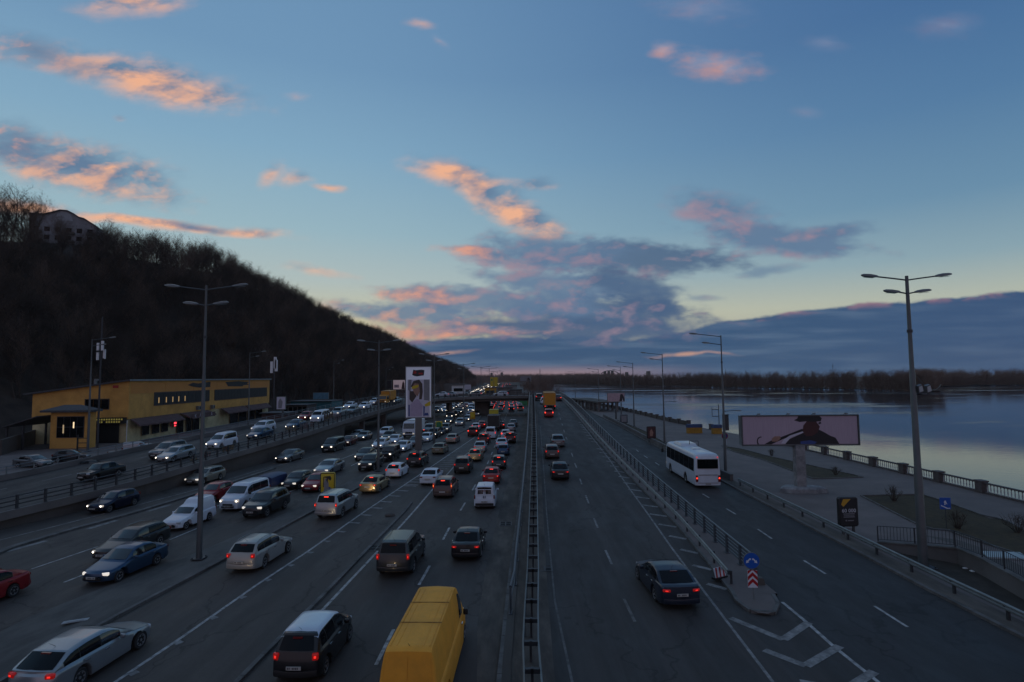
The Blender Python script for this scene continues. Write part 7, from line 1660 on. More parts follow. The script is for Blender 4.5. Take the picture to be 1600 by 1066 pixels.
m = MB(); m.box((-7.5, 3, ZB + 1.4), (.35, .35, 1.8)); m.box((-7.3, 3, ZB + 2.3), (.7, .4, .3)); bpart(m, 'chimney', M['steel'], rf)
for k in range(7):                                        # courses of orange cladding boards on the upper front
    for j in range(6):
        y0 = .4 + j * 10.2; m = MB(); m.box((.03, y0 + 5.05, ZT - .5 - k * .26), (.05, 10.05, .22)); bpart(m, 'cladding_board', Mor)
def opening(face_, a0, a1, z0, z1, nx, name='window', mt='glass_tint', fr_=M['steel_dark'], d=.06):
    """framed opening: front faces the road (x=0), side faces the camera (y=0)"""
    P = (lambda a, z, o: (o, a, z)) if face_ == 'front' else (lambda a, z, o: (-a, -o, z))
    m = MB()
    def bx(a, b, c, e_, o0, o1):
        q = [P(x, z, o) for o in (o0, o1) for x, z in ((a, c), (b, c), (b, e_), (a, e_))]; m.add(q, [(0, 1, 2, 3), (7, 6, 5, 4), (0, 4, 5, 1), (1, 5, 6, 2), (2, 6, 7, 3), (3, 7, 4, 0)])
    bx(a0 - .08, a1 + .08, z1, z1 + .1, .012, d + .03); bx(a0 - .08, a1 + .08, z0 - .1, z0, .012, d + .03); bx(a0 - .08, a0, z0, z1, .012, d + .03); bx(a1, a1 + .08, z0, z1, .012, d + .03)
    w = bpart(m, name, fr_)
    for k in range(nx):
        s = (a1 - a0) / nx; m = MB(); bx(a0 + s * k + .03, a0 + s * (k + 1) - .03, z0 + .02, z1 - .02, .012, d); bpart(m, 'pane', M[mt] if isinstance(mt, str) else mt, w)
    return w
LIT = mat('lit_gap', (.3, .2, .1), .5, emit=(1, .62, .25), estr=.28)
w = opening('front', 7.2, 27.5, 5.9, 8.15, 14, mt=Mdk); 
for y in (8.6, 11.0, 13.2, 15.3, 17.6):
    m = MB(); m.box((.075, y, 6.75), (.02, .28, 1.0)); bpart(m, 'lit_gap', LIT, w)
opening('front', 30, 60, 5.9, 8.15, 18, mt=Mdk)
opening('side', 3.2, 7.0, 5.7, 7.3, 3); 
m = MB(); m.box((-2.2, -.04, 9.4), (.9, .06, .45)); bpart(m, 'vent_box', PR['red'])
# torn black banners high on the front
for y0, y1, pts in ((18.5, 27.8, [(0, .5), (.2, .85), (.45, .72), (1, 1), (1, .1), (.5, .05), (.2, .25)]), (35, 48, [(0, .9), (.5, 1), (1, .8), (.9, .55), (1, .3), (.75, .2), (.7, 0), (.1, .1), (.05, .5)])):
    m = MB(); n = len(pts); q = [(.075 + o, y0 + (y1 - y0) * a, 8.75 + 1.3 * b) for o in (0, .03) for a, b in pts]; m.add(q, [tuple(range(n)), tuple(range(2 * n - 1, n - 1, -1))] + [(k, (k + 1) % n, n + (k + 1) % n, n + k) for k in range(n)]); bpart(m, 'torn_banner', Mdk)
# shop front
for k, (a, b) in enumerate(((4.0, 5.8), (7.0, 8.9), (9.9, 11.8))): opening('front', a, b, .9, 3.0, 1, 'shop_window')
for a, b in ((15.2, 17.2), (18.6, 20.2), (21.0, 23.4), (38, 42), (43, 47), (48, 52), (53, 57)): opening('front', a, b, .1, 3.0, 2, 'shop_door')
def awning(y0, y1, dp, z=Z1 - .05, drop=1.0):
    m = MB(); n = 14; R = []
    for k in range(n + 1):
        y = y0 + (y1 - y0) * k / n; s = .05 * sin(k * 2.1)
        R.append([(.05, y, z), (dp * .6, y, z - drop * .5 + s), (dp, y, z - drop + s * 1.6), (dp + .02, y, z - drop - .28 + s), (dp - .04, y, z - drop - .28 + s), (.05, y, z - .1)])
    m.rings(R); return bpart(m, 'awning', Maw)
awning(.5, 15, 1.6); a2 = awning(16, 27, 1.9, drop=.75); awning(33, 45, 1.8); awning(46, 60, 1.5)
m = MB(); m.box((1.98, 21.5, 3.15), (.08, 9.5, .95)); sb = bpart(m, 'fascia_sign', Maw)
for t, y in (('К', 18.0), ('А', 19.9), ('А', 24.6)):
    me = text_mesh(t, .95, .01); me.materials.append(PR['pale']); o = bpy.data.objects.new('letter', me); C.objects.link(o); o.parent = sb; o.location = (2.04, y, 3.15); o.rotation_euler = (pi / 2, 0, pi / 2)
m = MB(); m.box((.2, 13.9, 2.0), (.14, .9, 1.1)); ns = bpart(m, 'neon_sign', M['black']); m = MB(); m.box((.28, 13.9, 2.15), (.03, .8, .36)); m.box((.28, 13.9, 1.65), (.03, .6, .2)); bpart(m, 'neon_letters', mat('neon_red', (.5, .02, .03), .4, emit=(1, .05, .07), estr=2.2), ns)
m = MB(); m.box((.12, 12.7, 2.0), (.1, .5, .8)); bpart(m, 'notice_board', PR['red'])
for y, z in ((22.5, 4.6), (28.6, 4.5)):
    m = MB(); m.box((.35, y, z), (.5, 1.1, .8)); ac = bpart(m, 'air_conditioner', M['lamp_shell']); m = MB(); m.rings([[(.61, y + .2 + r_ * cos(2 * pi * k / 12), z + r_ * sin(2 * pi * k / 12)) for k in range(12)] for r_ in (.3, .05)], cap=False); bpart(m, 'fan', M['black'], ac)
# service bay with its sign at the side
m = MB(); m.box((-5, -.04, 1.75), (7.2, .08, 3.5)); bpart(m, 'bay_shade_panel', M['undercar'])  # flat near-black panel, the shade inside the bay put into its colour
m = MB(); m.box((-3.6, -.3, 3.75), (6.8, .5, 1.0)); sg_ = bpart(m, 'garage_sign', M['black'])
YS = mat('sign_yellow', (.45, .38, .08), .6, emit=(.8, .65, .15), estr=.12); random.seed(8)
for r_ in range(2):
    x = -6.7
    for k in range(16 if r_ == 0 else 15):
        if not (r_ == 1 and k in (5, 8)):
            m = MB(); m.box((x, -.57, 3.95 - r_ * .42), (.24, .02, .26)); bpart(m, 'sign_letter', YS, sg_)
        x += .4
m = MB(); m.tube((-.1, -.12, 0), (-.1, -.12, Z1 - .2), .06); bpart(m, 'downpipe', M['white'])
# annex with a hipped roof
pa = at(106, 701, LAND); ax = empty('annex', (pa.x, pa.y, LAND), -.02, 'small yellow annex with a low dark hipped roof left of the yellow building', 'building')
m = MB(); m.box((0, .9, 2.8), (5.8, 1.8, 5.6)); m.build('wall', Mye, ax)
m = MB(); q = [(-4.0, -.8), (3.6, -.8), (3.6, 2.2), (-4.0, 2.2)]; m.add([(x, y, 5.6) for x, y in q] + [(x, y, 5.9) for x, y in q] + [(-1.4, .7, 6.7), (1.2, .7, 6.7)], [(3, 2, 1, 0), (0, 1, 5, 4), (1, 2, 6, 5), (2, 3, 7, 6), (3, 0, 4, 7), (4, 5, 9, 8), (5, 6, 9), (6, 7, 8, 9), (7, 4, 8)]); m.build('roof', Mrf, ax)
m = MB(); m.box((.3, -.03, 3.3), (4.3, .1, 3.3)); wf = m.build('window', M['steel_dark'], ax)
for i in range(4):
    for j in range(2): m = MB(); m.box((-1.28 + i * 1.05, -.09, 2.5 + j * 1.6), (.97, .03, 1.5)); m.build('pane', M['glass_tint'], wf)
for x, z, h, s in ((-.75, 3.0, 1.3, .35), (.85, 3.6, .95, 1.2)): m = MB(); m.box((x, -.115, z), (.2, .02, h)); m.build('lit_gap', mat('annex_lit', (.3, .2, .1), .5, emit=(1, .75, .45), estr=s * .9), wf)
m = MB(); m.prism([(-8.5, -1.5), (-3.35, -1.5), (-3.35, 6), (-8.5, 6)], 0, .1); m.add([(-8.8, -2, 3.4), (-3.4, -2, 5.0), (-3.4, 6, 5.0), (-8.8, 6, 3.4), (-8.8, -2, 3.55), (-3.4, -2, 5.15), (-3.4, 6, 5.15), (-8.8, 6, 3.55)], [(0, 1, 2, 3), (7, 6, 5, 4), (0, 4, 5, 1), (1, 5, 6, 2), (2, 6, 7, 3), (3, 7, 4, 0)]); m.build('lean_to_roof', Mrf, ax)
for x, y in ((-8.4, -1.4), (-8.4, 5.5), (-5.9, -1.4)): m = MB(); m.box((x, y, 1.8), (.25, .25, 3.6)); m.build('post', M['steel_dark'], ax)
p = at(152, 700, LAND); m = MB(); m.tube((0, 0, 0), (0, 0, 20.5), .16, .09, 8); e = empty('antenna_mast', (p.x, p.y, LAND), 0, 'thin mast with white panel antennas in front of the yellow building', 'mast'); m.build('pole', M['steel_dark'], e)
for x, z, y in ((-.35, 15.6, -.2), (.35, 15.9, -.2), (.4, 14.6, .2), (-.35, 14.4, -.2)): m = MB(); m.box((x, y, z), (.34, .18, 1.5)); m.build('panel_antenna', M['white'], e)
for z in (13.9, 15.3, 16.4): m = MB(); m.box((0, 0, z), (.9, .1, .1)); m.build('bracket', M['steel_dark'], e)
p = at(427, 660, LAND); e = empty('antenna_mast', (p.x, p.y, LAND), 0, 'dark mast with two white panel antennas right of the yellow building', 'mast'); zt = at_y(427, 566, p.y).z; m = MB(); m.tube((0, 0, 0), (0, 0, zt), .22, .14, 8); m.build('pole', M['steel_dark'], e)
for x, z in ((-.55, zt - 2.0), (.55, zt - 1.6), (.3, zt - .9)): m = MB(); m.box((x, -.2, z), (.6, .3, 2.8)); m.build('panel_antenna', M['white'], e)
# low graffiti wall and lit lamp at the left of the yard
p0, p1 = at(60, 692, LAND), at(0, 712, LAND); m = MB(); m.bar(p1 + Vector((0, 0, 1.0)), p0 + Vector((0, 0, 1.2)), .3, 2.4); o = m.build('yard_wall', M['concrete_dark'], label='low grey wall with scrawls sloping down to the yard at the left edge', cat='wall')
p = at(129, 705, LAND); e = empty('barrier_frame', p, 0, 'dark lattice barrier frame standing in front of the annex', 'barrier'); 
for x in (-.8, .8): m = MB(); m.box((x, 0, 1.2), (.16, .16, 2.4)); m.build('post', M['black'], e)
for z in (.5, 1.2, 1.9): m = MB(); m.box((0, 0, z), (1.6, .08, .1)); m.build('rail', M['black'], e)
p = at(134, 694, LAND); e = empty('wall_lamp', (p.x, p.y, LAND), 0, 'small lit white lamp on a short post beside the yard lamp post', 'lamp'); m = MB(); m.tube((0, 0, 0), (0, 0, 4.6), .06); m.build('post', M['steel_dark'], e); m = MB(); m.box((0, -.1, 4.7), (.42, .25, .16)); m.build('lamp', mat('white_lamp', (.8, .8, .8), .3, emit=(1, .95, .85), estr=7), e)
# kiosks right of the building
def kiosk(px, py, w, d, h, mt, label, rows=0, fascia=None):
    p = at(px, py, LAND); e = empty('kiosk', p, -.1, label, 'kiosk'); m = MB(); m.box((0, d / 2, h / 2), (w, d, h)); m.build('wall', mt, e)
    m = MB(); m.box((0, d / 2 - .3, h + .1), (w + .5, d + .6, .2)); m.build('roof', Mrf, e)
    for k in range(rows): m = MB(); m.box((-w / 2 + (k + .5) * w / rows, -.03, h * .55), (w / rows * .75, .06, h * .6)); m.build('window', M['glass_tint'], e)
    if fascia: m = MB(); m.box((0, -.12, h - fascia[1] / 2), (w * .98, .2, fascia[1])); m.build('fascia', fascia[0], e)
TE = mat('teal_sheet', (.02, .11, .13), .6, vary=.2)
kiosk(486, 646, 13, 8, 3.6, TE, 'long teal kiosk with a low roof behind the slip road railing')
kiosk(461, 650, 7, 6, 3.0, M['concrete_dark'], 'grey kiosk with a row of small windows left of the teal one', 5)
kiosk(428, 664, 6, 5, 2.6, Maw, 'brown stall beside the right end of the yellow building')
hoarding(501, 640, 489, 613.5, 513.5, 624, LAND, 'blue banner board above the teal kiosk', [('poster', mat('print_banner', (.07, .17, .24), .6, vary=.3, vscale=1), full)], two=True)
p = at(705, 612.5, 1.0); m = MB(); m.box((0, 0, 3.0), (26, .4, 6.0)); o = m.build('noise_barrier', M['concrete'], label='plain grey screen wall behind the left end of the overpass', cat='wall'); o.location = p

# ------------------------------------------------------------------ wooded hill
def FOOT(Y): return interp([(-60, -150), (40, -128), (80, -106), (100, -88), (130, -86), (170, -82), (260, -66), (420, -58), (700, -56), (860, -60), (960, -66)], Y)
def RID(Y): return FOOT(Y) - interp([(-60, 80), (100, 76), (300, 84), (500, 70), (700, 52), (840, 36), (930, 14), (960, 8)], Y)
def hill_top(Y):                                          # ridge height, kept just under the tree tops seen against the sky
    sil = [(0, 300), (66, 322), (150, 347), (230, 366), (300, 386), (350, 402), (400, 430), (450, 452), (500, 482), (550, 503), (600, 522), (640, 543), (670, 557), (700, 567), (722, 574), (733, 584)]
    X = RID(Y); pxx = 800 + F * X / Y if Y > 20 else -999
    if pxx < 0: return 66.0
    py = interp(sil, pxx); return at_y(pxx, py, Y).z
TREE_H = 11.5
def hill(Y, t):                                           # t 0 foot .. 1 ridge .. 1.6 back
    zr = max(hill_top(max(Y, 150)) - TREE_H * .9, 1.5); X = FOOT(Y) + (RID(Y) - FOOT(Y)) * t
    z = LAND + (zr - LAND) * (max(min(t, 1), 0) ** .95 if t <= 1 else 1 - .25 * (t - 1))
    return Vector((X, Y, z + (noise.noise((X * .03, Y * .03, 0)) * 2.2 if .1 < t else 0)))
ysx = [-60, -20, 20, 50, 80, 100, 115, 130, 150, 170, 195, 220, 250, 280, 320, 360, 400, 450, 500, 560, 620, 680, 740, 800, 850, 900, 940, 960]
m = MB(); m.rings([[hill(y, t) for t in (-.05, 0, .1, .2, .3, .4, .5, .6, .7, .8, .9, 1, 1.15, 1.4, 1.8)] for y in ysx], close=False, cap=False)
m.v = [(x, y, z if i % 15 else LAND - .8) for i, (x, y, z) in enumerate(m.v)]
m.build('hill', M['leaf_litter'], kind='structure', smooth=180)

def bare_tree(seed, h=TREE_H, low=False):
    rnd = random.Random(seed); tr = MB(); cr = MB(); tips = []
    def limb(p, d, ln, r, lvl):
        n = 3 if lvl < 2 else 2; q = p
        for k in range(n):
            dd = (d + Vector((rnd.uniform(-.22, .22), rnd.uniform(-.22, .22), rnd.uniform(-.05, .18)))).normalized(); e = q + dd * ln / n
            r1 = r * (1 - .72 * (k + 1) / n); r0 = r * (1 - .72 * k / n)
            (tr if lvl < 2 else cr).tube(q, e, r0, r1, 6 if lvl == 0 else 4 if lvl == 1 else 3, cap=False); d = dd
            if lvl < 3:
                for j in range((4, 3, 3)[lvl] if not (lvl == 0 and k == 0) else 1):
                    t = rnd.uniform(.3, 1); a = rnd.random() * 2 * pi
                    sd_ = (dd * rnd.uniform(.55, 1.0) + Vector((cos(a), sin(a), rnd.uniform(.15, .6))) * (.75 if lvl == 0 else .7)).normalized()
                    limb(q + (e - q) * t, sd_, ln * (.50, .52, .55)[lvl] * rnd.uniform(.7, 1.15), max(r0 * .5, .012), lvl + 1)
            else: tips.append((e, dd))
            q = e
        if lvl == 3:
            for j in range(4):
                a = rnd.random() * 2 * pi; e2 = q + (d + Vector((cos(a), sin(a), .3)) * .8).normalized() * rnd.uniform(.4, .9); s_ = Vector((.014, .014 * cos(a), 0)); cr.add([q - s_, q + s_, e2], [(0, 1, 2)])
    if low:
        for k in range(5):
            a = rnd.random() * 6.28; limb(Vector((cos(a) * .8, sin(a) * .8, -.2)), Vector((cos(a) * .35, sin(a) * .35, 1)), h * .4, .07, 1)
    limb(Vector((0, 0, -.4)), Vector((rnd.uniform(-.08, .08), rnd.uniform(-.08, .08), 1)), h * .78, .20, 0)
    return tr, cr
TV = []
for k in range(6):
    a, b = bare_tree(40 + k); TV.append((a.mesh('trunk'), b.mesh('crown')))
    TV[-1][0].materials.append(M['bark']); TV[-1][1].materials.append(M['twig' if k % 3 else 'twig_pale'])
rnd = random.Random(11); spots = []
for _ in range(9000):
    Y = 60 + 890 * rnd.random() ** 1.35; t = rnd.uniform(-.02, 1.12); p = hill(Y, t)
    if Y < 168 and p.x > -100 and t < .06: continue
    px, pt_ = project(p + Vector((0, 0, TREE_H)))
    if px < -60 or (100 < px < 158 and pt_ < 364 and Y < 240) or (60 < px <= 100 and pt_ < 346 and Y < 240): continue
    c_ = (int(p.x / 3.6), int(p.y / 3.6))
    spots.append((p, t, c_))
seen = set(); S2 = []
for p, t, c_ in spots:
    if c_ in seen: continue
    seen.add(c_); S2.append((p, t))
S2.sort(key=lambda q: q[0].length)
GT = 'bare trees on the wooded hill'
for i, (p, t) in enumerate(S2[:300]):
    tm, cm = TV[i % 6]; k = rnd.uniform(.72, 1.12); q_ = 800 + F * p.x / p.y
    e = empty('bare_tree', p, rnd.random() * 6.28, 'leafless tree %s on the wooded hill, %s' % ('low down' if t < .3 else 'half way up' if t < .62 else 'high up', ('left of the yellow building' if q_ < 60 else 'behind the yellow building' if q_ < 425 else 'above the teal kiosk' if q_ < 560 else 'right of the pale pink billboard')), 'tree', GT); e.scale = (k, k, k * rnd.uniform(.9, 1.08))
    tr = bpy.data.objects.new('trunk', tm); C.objects.link(tr); tr.parent = e
    cr = bpy.data.objects.new('crown', cm); C.objects.link(cr); cr.parent = e
def forest(name, pts, label, scale=(.75, 1.15), src=TV, m_=None):
    """one mass of trees: geometry nodes set copies of six trees on the points"""
    col_ = bpy.data.collections.get(name + '_kinds') or bpy.data.collections.new(name + '_kinds')
    for k, (a, b) in enumerate(src):
        bm = bmesh.new(); bm.from_mesh(a); bm.from_mesh(b); me = bpy.data.meshes.new(name + '_tree'); bm.to_mesh(me); bm.free(); me.materials.append(m_ or M['twig' if k % 3 else 'twig_pale'])
        for pl in me.polygons: pl.material_index = 0
        col_.objects.link(bpy.data.objects.new(name + '_tree', me))
    me = bpy.data.meshes.new(name); me.from_pydata([tuple(p) for p in pts], [], []); o = bpy.data.objects.new(name, me); C.objects.link(o)
    tag(o, label, None, None, 'stuff')
    ng = bpy.data.node_groups.new(name, 'GeometryNodeTree'); ng.interface.new_socket('Geometry', in_out='INPUT', socket_type='NodeSocketGeometry'); ng.interface.new_socket('Geometry', in_out='OUTPUT', socket_type='NodeSocketGeometry')
    N = ng.nodes; gi, go = N.new('NodeGroupInput'), N.new('NodeGroupOutput'); ci = N.new('GeometryNodeCollectionInfo'); ci.inputs[0].default_value = col_; ci.inputs[1].default_value = True; ci.inputs[2].default_value = True
    ip = N.new('GeometryNodeInstanceOnPoints'); ip.inputs['Pick Instance'].default_value = True
    rv = N.new('FunctionNodeRandomValue'); rv.data_type = 'FLOAT_VECTOR'; rv.inputs[0].default_value = (0, 0, 0); rv.inputs[1].default_value = (0, 0, 6.283)
    rs = N.new('FunctionNodeRandomValue'); rs.data_type = 'FLOAT'; rs.inputs[2].default_value = scale[0]; rs.inputs[3].default_value = scale[1]; rs.inputs['Seed'].default_value = 3
    l = ng.links.new; l(gi.outputs[0], ip.inputs['Points']); l(ci.outputs[0], ip.inputs['Instance']); l(rv.outputs[0], ip.inputs['Rotation']); l(rs.outputs[1], ip.inputs['Scale']); l(ip.outputs[0], go.inputs[0])
    md = o.modifiers.new('trees', 'NODES'); md.node_group = ng
    return o
forest('hillside_woods', [p for p, t in S2[300:]], 'mass of bare trees covering the rest of the dark hillside')
# undergrowth at the foot of the hill
# apartment house on the hill top
Yh = 205.0; pa = at_y(112, 345, Yh); zh = at_y(112, 326, Yh).z; k_ = Yh / F
ah = empty('apartment_house', (pa.x - 3, Yh, zh - 20), .35, 'pale apartment house with a stepped gable roof peeping over the hill top', 'building')
w_ = 88 * k_; OUT = [(-.5, 17.0), (-.28, 17.2), (-.18, 18.0), (-.06, 19.1), (.05, 19.1), (.15, 18.0), (.22, 16.9), (.3, 16.5), (.5, 13.6)]
def slab(o0, o1, y0, y1, z0):
    m = MB(); q = [(x * w_, y, z) for y in (y0, y1) for x, z in o0] ; n = len(o0) + len(o1); pts = [(x * w_, y, z) for y in (y0, y1) for x, z in list(o0) + list(reversed(o1))]
    m.add(pts, [tuple(range(n - 1, -1, -1)), tuple(range(n, 2 * n))] + [(k, (k + 1) % n, n + (k + 1) % n, n + k) for k in range(n)]); return m
slab(OUT, [(-.5, -2), (.5, -2)], 0, 11, 0).build('wall', mat('pale_render', (.20, .205, .22), .85, vary=.25, vscale=.3), ah)
rf = slab([(x * 1.03, z + .35) for x, z in OUT], [(x * 1.03, z + .01) for x, z in OUT], -.5, 11.5, 0).build('roof', Mrf, ah)
m = MB(); m.add([(x * w_, -.03, z) for x, z in ((-.14, 15.4), (.14, 15.4), (.1, 17.9), (.03, 18.8), (-.04, 18.8), (-.1, 17.9))], [tuple(range(6))]); m.build('gable', mat('gable_render', (.27, .29, .31), .85), ah)
for i in range(6):
    for j in range(3): m = MB(); m.box((-w_ * .4 + i * w_ * .16, -.02, 5.6 + j * 3.1), (1.7, .1, 1.7)); wd_ = m.build('window', M['glass_tint'], ah)
for j in range(3):
    for i in (0, 3, 5): m = MB(); m.box((-w_ * .38 + i * w_ * .16, -.5, 4.3 + j * 3.1), (3.0, 1.0, 1.0)); m.build('balcony', M['concrete_dark'], ah)

# ------------------------------------------------------------------ the far shore
rnd = random.Random(21); far = []
TVF = []
for k in range(4):
    a, b = bare_tree(80 + k, 13.0, low=True); TVF.append((a.mesh('far_trunk'), b.mesh('far_crown')))
for a, b in zip(BANK1, BANK1[1:]):
    n = int((b - a).length / 2.2)
    for i in range(n):
        p = a.lerp(b, (i + rnd.random()) / n)
        for _ in range(3):
            q = p.lerp(Vector((p.x * 1.0, p.y, 0)), 0) + Vector((rnd.uniform(-2, 2), abs(rnd.gauss(0, 1)) * 16 + 1, 0)); far.append(Vector((q.x, q.y, -3.8)))
for a, b in zip(SPIT, SPIT[1:]):
    n = int((b - a).length / 1.8)
    for i in range(n):
        for _ in range(3): p = a.lerp(b, (i + rnd.random()) / n) + Vector((rnd.uniform(-2, 2), abs(rnd.gauss(0, 1)) * 25 + 2, 0)); far.append(Vector((p.x, p.y, -3.8)))
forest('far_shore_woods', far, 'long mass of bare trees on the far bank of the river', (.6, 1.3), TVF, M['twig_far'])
far2 = []
for i in range(2600):
    x = rnd.uniform(-420, 260); y = rnd.uniform(1262, 1420); far2.append(Vector((x, y, -3.7)))
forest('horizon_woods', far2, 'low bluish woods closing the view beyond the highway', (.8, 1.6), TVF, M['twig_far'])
p = at_y(975, 585, 1500)
def tower(px, top, wpx, Yd, label, name='tower_block', dp=14, rows=0):
    b = at_y(px, 588, Yd); zt = at_y(px, top, Yd).z; w = wpx * Yd / F; e = empty(name, (b.x, Yd, -4), 0, label, 'building'); m = MB(); m.box((0, dp / 2, (zt + 4) / 2), (w, dp, zt + 4)); m.build('wall', M['concrete'], e); m = MB(); m.box((0, dp / 2, zt + 4.4), (w * .9, dp * .9, .8)); m.build('roof', Mrf, e)
    for k in range(rows):
        m = MB(); m.box((0, -.1, (zt + 4) * (.35 + .6 * k / max(rows, 1))), (w * .8, .1, (zt + 4) * .03)); m.build('window', M['glass_tint'], e)
tower(946, 580.5, 3.2, 1480, 'left one of three dark tower blocks under a shallow arch on the horizon', rows=4)
tower(952, 580.5, 3.0, 1480, 'middle one of three dark tower blocks under a shallow arch on the horizon', rows=4)
tower(957.5, 580, 3.0, 1480, 'right one of three dark tower blocks under a shallow arch on the horizon', rows=4)
a = [at_y(x, y, 1470) for x, y in ((939, 584), (943, 581.5), (948, 579.6), (954, 579.2), (960, 579.8), (964, 582), (968, 584.5))]; m = MB(); m.path(a, .9, 4); m.build('arch_frame', M['steel_dark'], label='shallow arched frame spanning the three dark tower blocks', cat='arch')
for px, top, w, lab in ((980, 582, 4, 'faint low block right of the arched frame on the horizon'), (1014, 580.5, 5, 'faint pale block left of the far lamp posts on the horizon'), (784, 582.5, 4, 'faint block on the horizon above the highway'), (768, 583, 3.5, 'small faint block on the horizon left of the yellow hoarding')): tower(px, top, w, 1600, lab, rows=3)
for px, top, base, Yd, lab in ((844, 576.5, 600, 900, 'thin chimney-like mast on the horizon beyond the water'), (1302, 568.5, 590, 760, 'thin mast above the far bank'), (1166, 577, 592, 760, 'thin pylon above the far bank behind the coach'), (1134, 577, 592, 800, 'slim pylon standing right of the promenade lamp row on the far bank')):
    b = at_y(px, base, Yd); t = at_y(px, top, Yd); m = MB(); m.tube((0, 0, 0), (0, 0, t.z - b.z + 8), .9 if px < 900 else .45, .4 if px < 900 else .2, 6); m.box((0, 0, t.z - b.z + 4), (2.4, .2, .3)); o = m.build('mast', M['steel_dark'], label=lab, cat='mast'); o.location = (b.x, b.y, b.z - 8)
for px, lab in ((1218, 'left one of two lit lamps among the trees of the far bank'), (1226, 'right one of two lit lamps among the trees of the far bank')):
    b = at_y(px, 595, 640); m = MB(); e = empty('bank_lamp', (b.x, b.y, b.z), 0, lab, 'lamp'); m.tube((0, 0, -9), (0, 0, 0), .08); m.build('pole', M['steel_dark'], e); m = MB(); m.rings([[(r_ * cos(2 * pi * k / 8), r_ * sin(2 * pi * k / 8), z) for k in range(8)] for z, r_ in ((-.3, .2), (0, .45), (.3, .2))]); m.build('globe', mat('bank_lamp_' + str(px), (.8, .8, .7), .3, emit=(1, .85, .6), estr=9), e)

# ------------------------------------------------------------------ traffic beyond the overpass
rnd = random.Random(31)
FARCOL = [WH, SI, GY, DG, BK, NV, RD, DR, WH, SI, BE]; names = {}
taken = []
def free(x, y):
    for a, b in taken:
        if abs(a - x) < 2.1 and abs(b - y) < 6.6: return False
    return True
lanes_t = [(-24.0, -31), (-20.6, -26), (-17.2, -22), (-13.8, -17.5)]; lanes_a = [(-7.0, -9.5), (-3.7, -5.5), (-.4, -1.8), (2.5, 1.5)]
CN = {WH: 'white', SI: 'silver', GY: 'grey', DG: 'dark grey', BK: 'black', NV: 'navy blue', RD: 'red', DR: 'dark red', BE: 'beige'}
for toward, lanes, rows_ in ((True, lanes_t, 11), (False, lanes_a, 13)):
    for li, (x0, x1) in enumerate(lanes):
        y = 176 + rnd.random() * 6
        while y < 420:
            x = x0 + (x1 - x0) * (y - 170) / 250 + rnd.uniform(-.3, .3)
            kind = rnd.choice(['sedan', 'hatch', 'suv', 'sedan', 'estate', 'minivan', 'van', 'combi']); c = rnd.choice(FARCOL)
            d = Vector(((x1 - x0) / 250, 1, 0)).normalized()
            put_car(NAME[kind], kind, 2, c, (x, y, 0.004), d, 0, 'far %s vehicle in the dense traffic beyond the overpass, %s' % (CN[c], 'headlights towards us' if toward else 'tail lights lit'), CAT[kind], G_F + (' coming' if toward else ' leaving') + ' ' + CN[c], toward, head='head_on' if toward else 'head_off', tail=rnd.choice(['tail_brake', 'tail_on']) if not toward else 'tail_off')
            y += rnd.uniform(7.2, 13) + max(0, (y - 260) * .03)

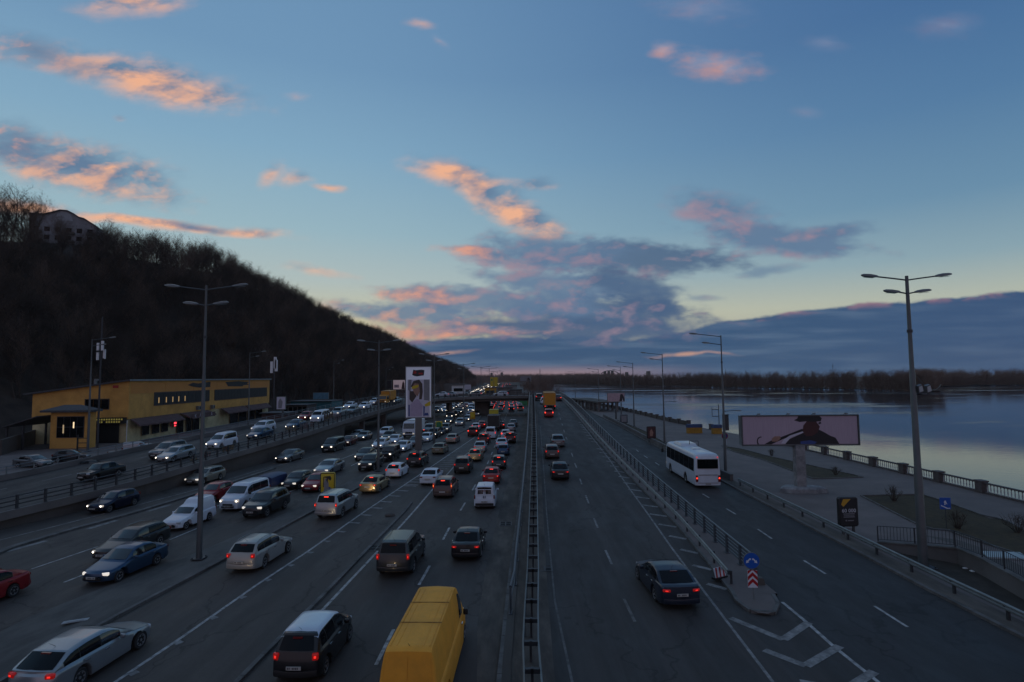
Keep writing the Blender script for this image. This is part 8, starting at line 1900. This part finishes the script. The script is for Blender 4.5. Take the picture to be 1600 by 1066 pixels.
# low things along the highway beyond the overpass
def fence_board(px0, px1, Yd, z0, z1, m_, label, name='board_fence', cat='fence'):
    a, b = at_y(px0, 600, Yd), at_y(px1, 600, Yd); e = empty(name, (a.x, Yd, 0), 0, label, cat); n = max(2, int((b.x - a.x) / 2.4))
    for k in range(n): m = MB(); w = (b.x - a.x) / n; m.box((w * (k + .5), 0, (z0 + z1) / 2), (w - .06, .12, z1 - z0)); m.build('panel', m_, e)
    m = MB()
    for k in range(n + 1): m.box((w * k, .1, z1 / 2), (.12, .12, z1))
    m.build('post_row', M['steel_dark'], e)
fence_board(810, 829, 215, .1, 4.6, PR['green'], 'dark green board fence beyond the right end of the overpass')
fence_board(824, 843, 205, .1, 2.8, mat('yellow_fence', (.22, .15, .02), .8, vary=.3), 'dull yellow board fence at the bend beyond the overpass')
for px, w, h, Yd, mm, lab in ((766, 7, 5, 330, PR['gold'], 'small orange stall beyond the overpass, under the yellow hoarding'), (789, 8, 5.5, 300, M['concrete'], 'pale stall with a flat roof right of the yellow hoarding'), (799, 7, 6, 340, M['steel'], 'grey cabin beyond the overpass, second from the green fence'), (806, 6, 5, 270, M['concrete_dark'], 'dark cabin just left of the green board fence'), (716, 9, 6, 380, M['white'], 'white cabin at the foot of the hill beyond the overpass'), (705, 12, 7, 420, Maw, 'brown roofed shed at the foot of the far end of the hill')):
    b = at_y(px, 600, Yd); e = empty('stall', (b.x, Yd, 0), 0, lab, 'stall'); m = MB(); m.box((0, 2, h / 2), (w, 4, h)); m.build('wall', mm, e); m = MB(); m.box((0, 1.8, h + .12), (w + .6, 4.8, .24)); m.build('roof', Mrf, e); m = MB(); m.box((0, -.05, h * .5), (w * .7, .1, h * .35)); m.build('window', M['glass_tint'], e)
# the most distant traffic, only lights and roofs
m = MB(); rnd = random.Random(77)
for toward, xs in ((True, (-31, -26.5, -22, -17.5)), (False, (-10, -6, -2, 2))):
    for x0 in xs:
        y = 424
        while y < 980:
            x = x0 + (y - 420) * (-.012) + rnd.uniform(-.4, .4); w, h = (1.8, 1.45) if rnd.random() < .75 else (2.0, 2.3)
            m.box((x, y + 2.2, .35 + h * .25), (w, 4.3, h * .5)); m.box((x, y + 2.4, h * .78), (w * .85, 2.6, h * .5), taper=.85)
            for s in (-.6, .6): m.box((x + s, y - .04, .72), (.34, .12, .34), mi=1 if toward else 2)
            y += rnd.uniform(8, 15)
m.build('distant_traffic', [paint(GY, .3), M['bulb_on'], M['tail_brake']], kind='stuff', label='mass of distant cars with lights lit, far beyond the overpass')
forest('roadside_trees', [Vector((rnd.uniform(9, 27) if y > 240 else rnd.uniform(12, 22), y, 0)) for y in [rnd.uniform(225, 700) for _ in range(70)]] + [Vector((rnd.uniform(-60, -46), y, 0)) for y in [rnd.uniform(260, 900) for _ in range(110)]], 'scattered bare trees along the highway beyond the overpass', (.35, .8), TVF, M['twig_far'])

# ------------------------------------------------------------------ evening haze over river and hill
hz_ = MB(); hz_.box((800, 1550, 57), (6600, 3300, 126)); ho = hz_.build('haze', [], kind='stuff')
hm = bpy.data.materials.new('haze'); hm.use_nodes = True; hm.node_tree.nodes.clear()
pv = hm.node_tree.nodes.new('ShaderNodeVolumePrincipled'); pv.inputs['Color'].default_value = (1.0, .93, .88, 1); pv.inputs['Density'].default_value = 0.00006; pv.inputs['Anisotropy'].default_value = 0.0
hmo = hm.node_tree.nodes.new('ShaderNodeOutputMaterial'); hm.node_tree.links.new(pv.outputs[0], hmo.inputs['Volume']); ho.data.materials.append(hm)
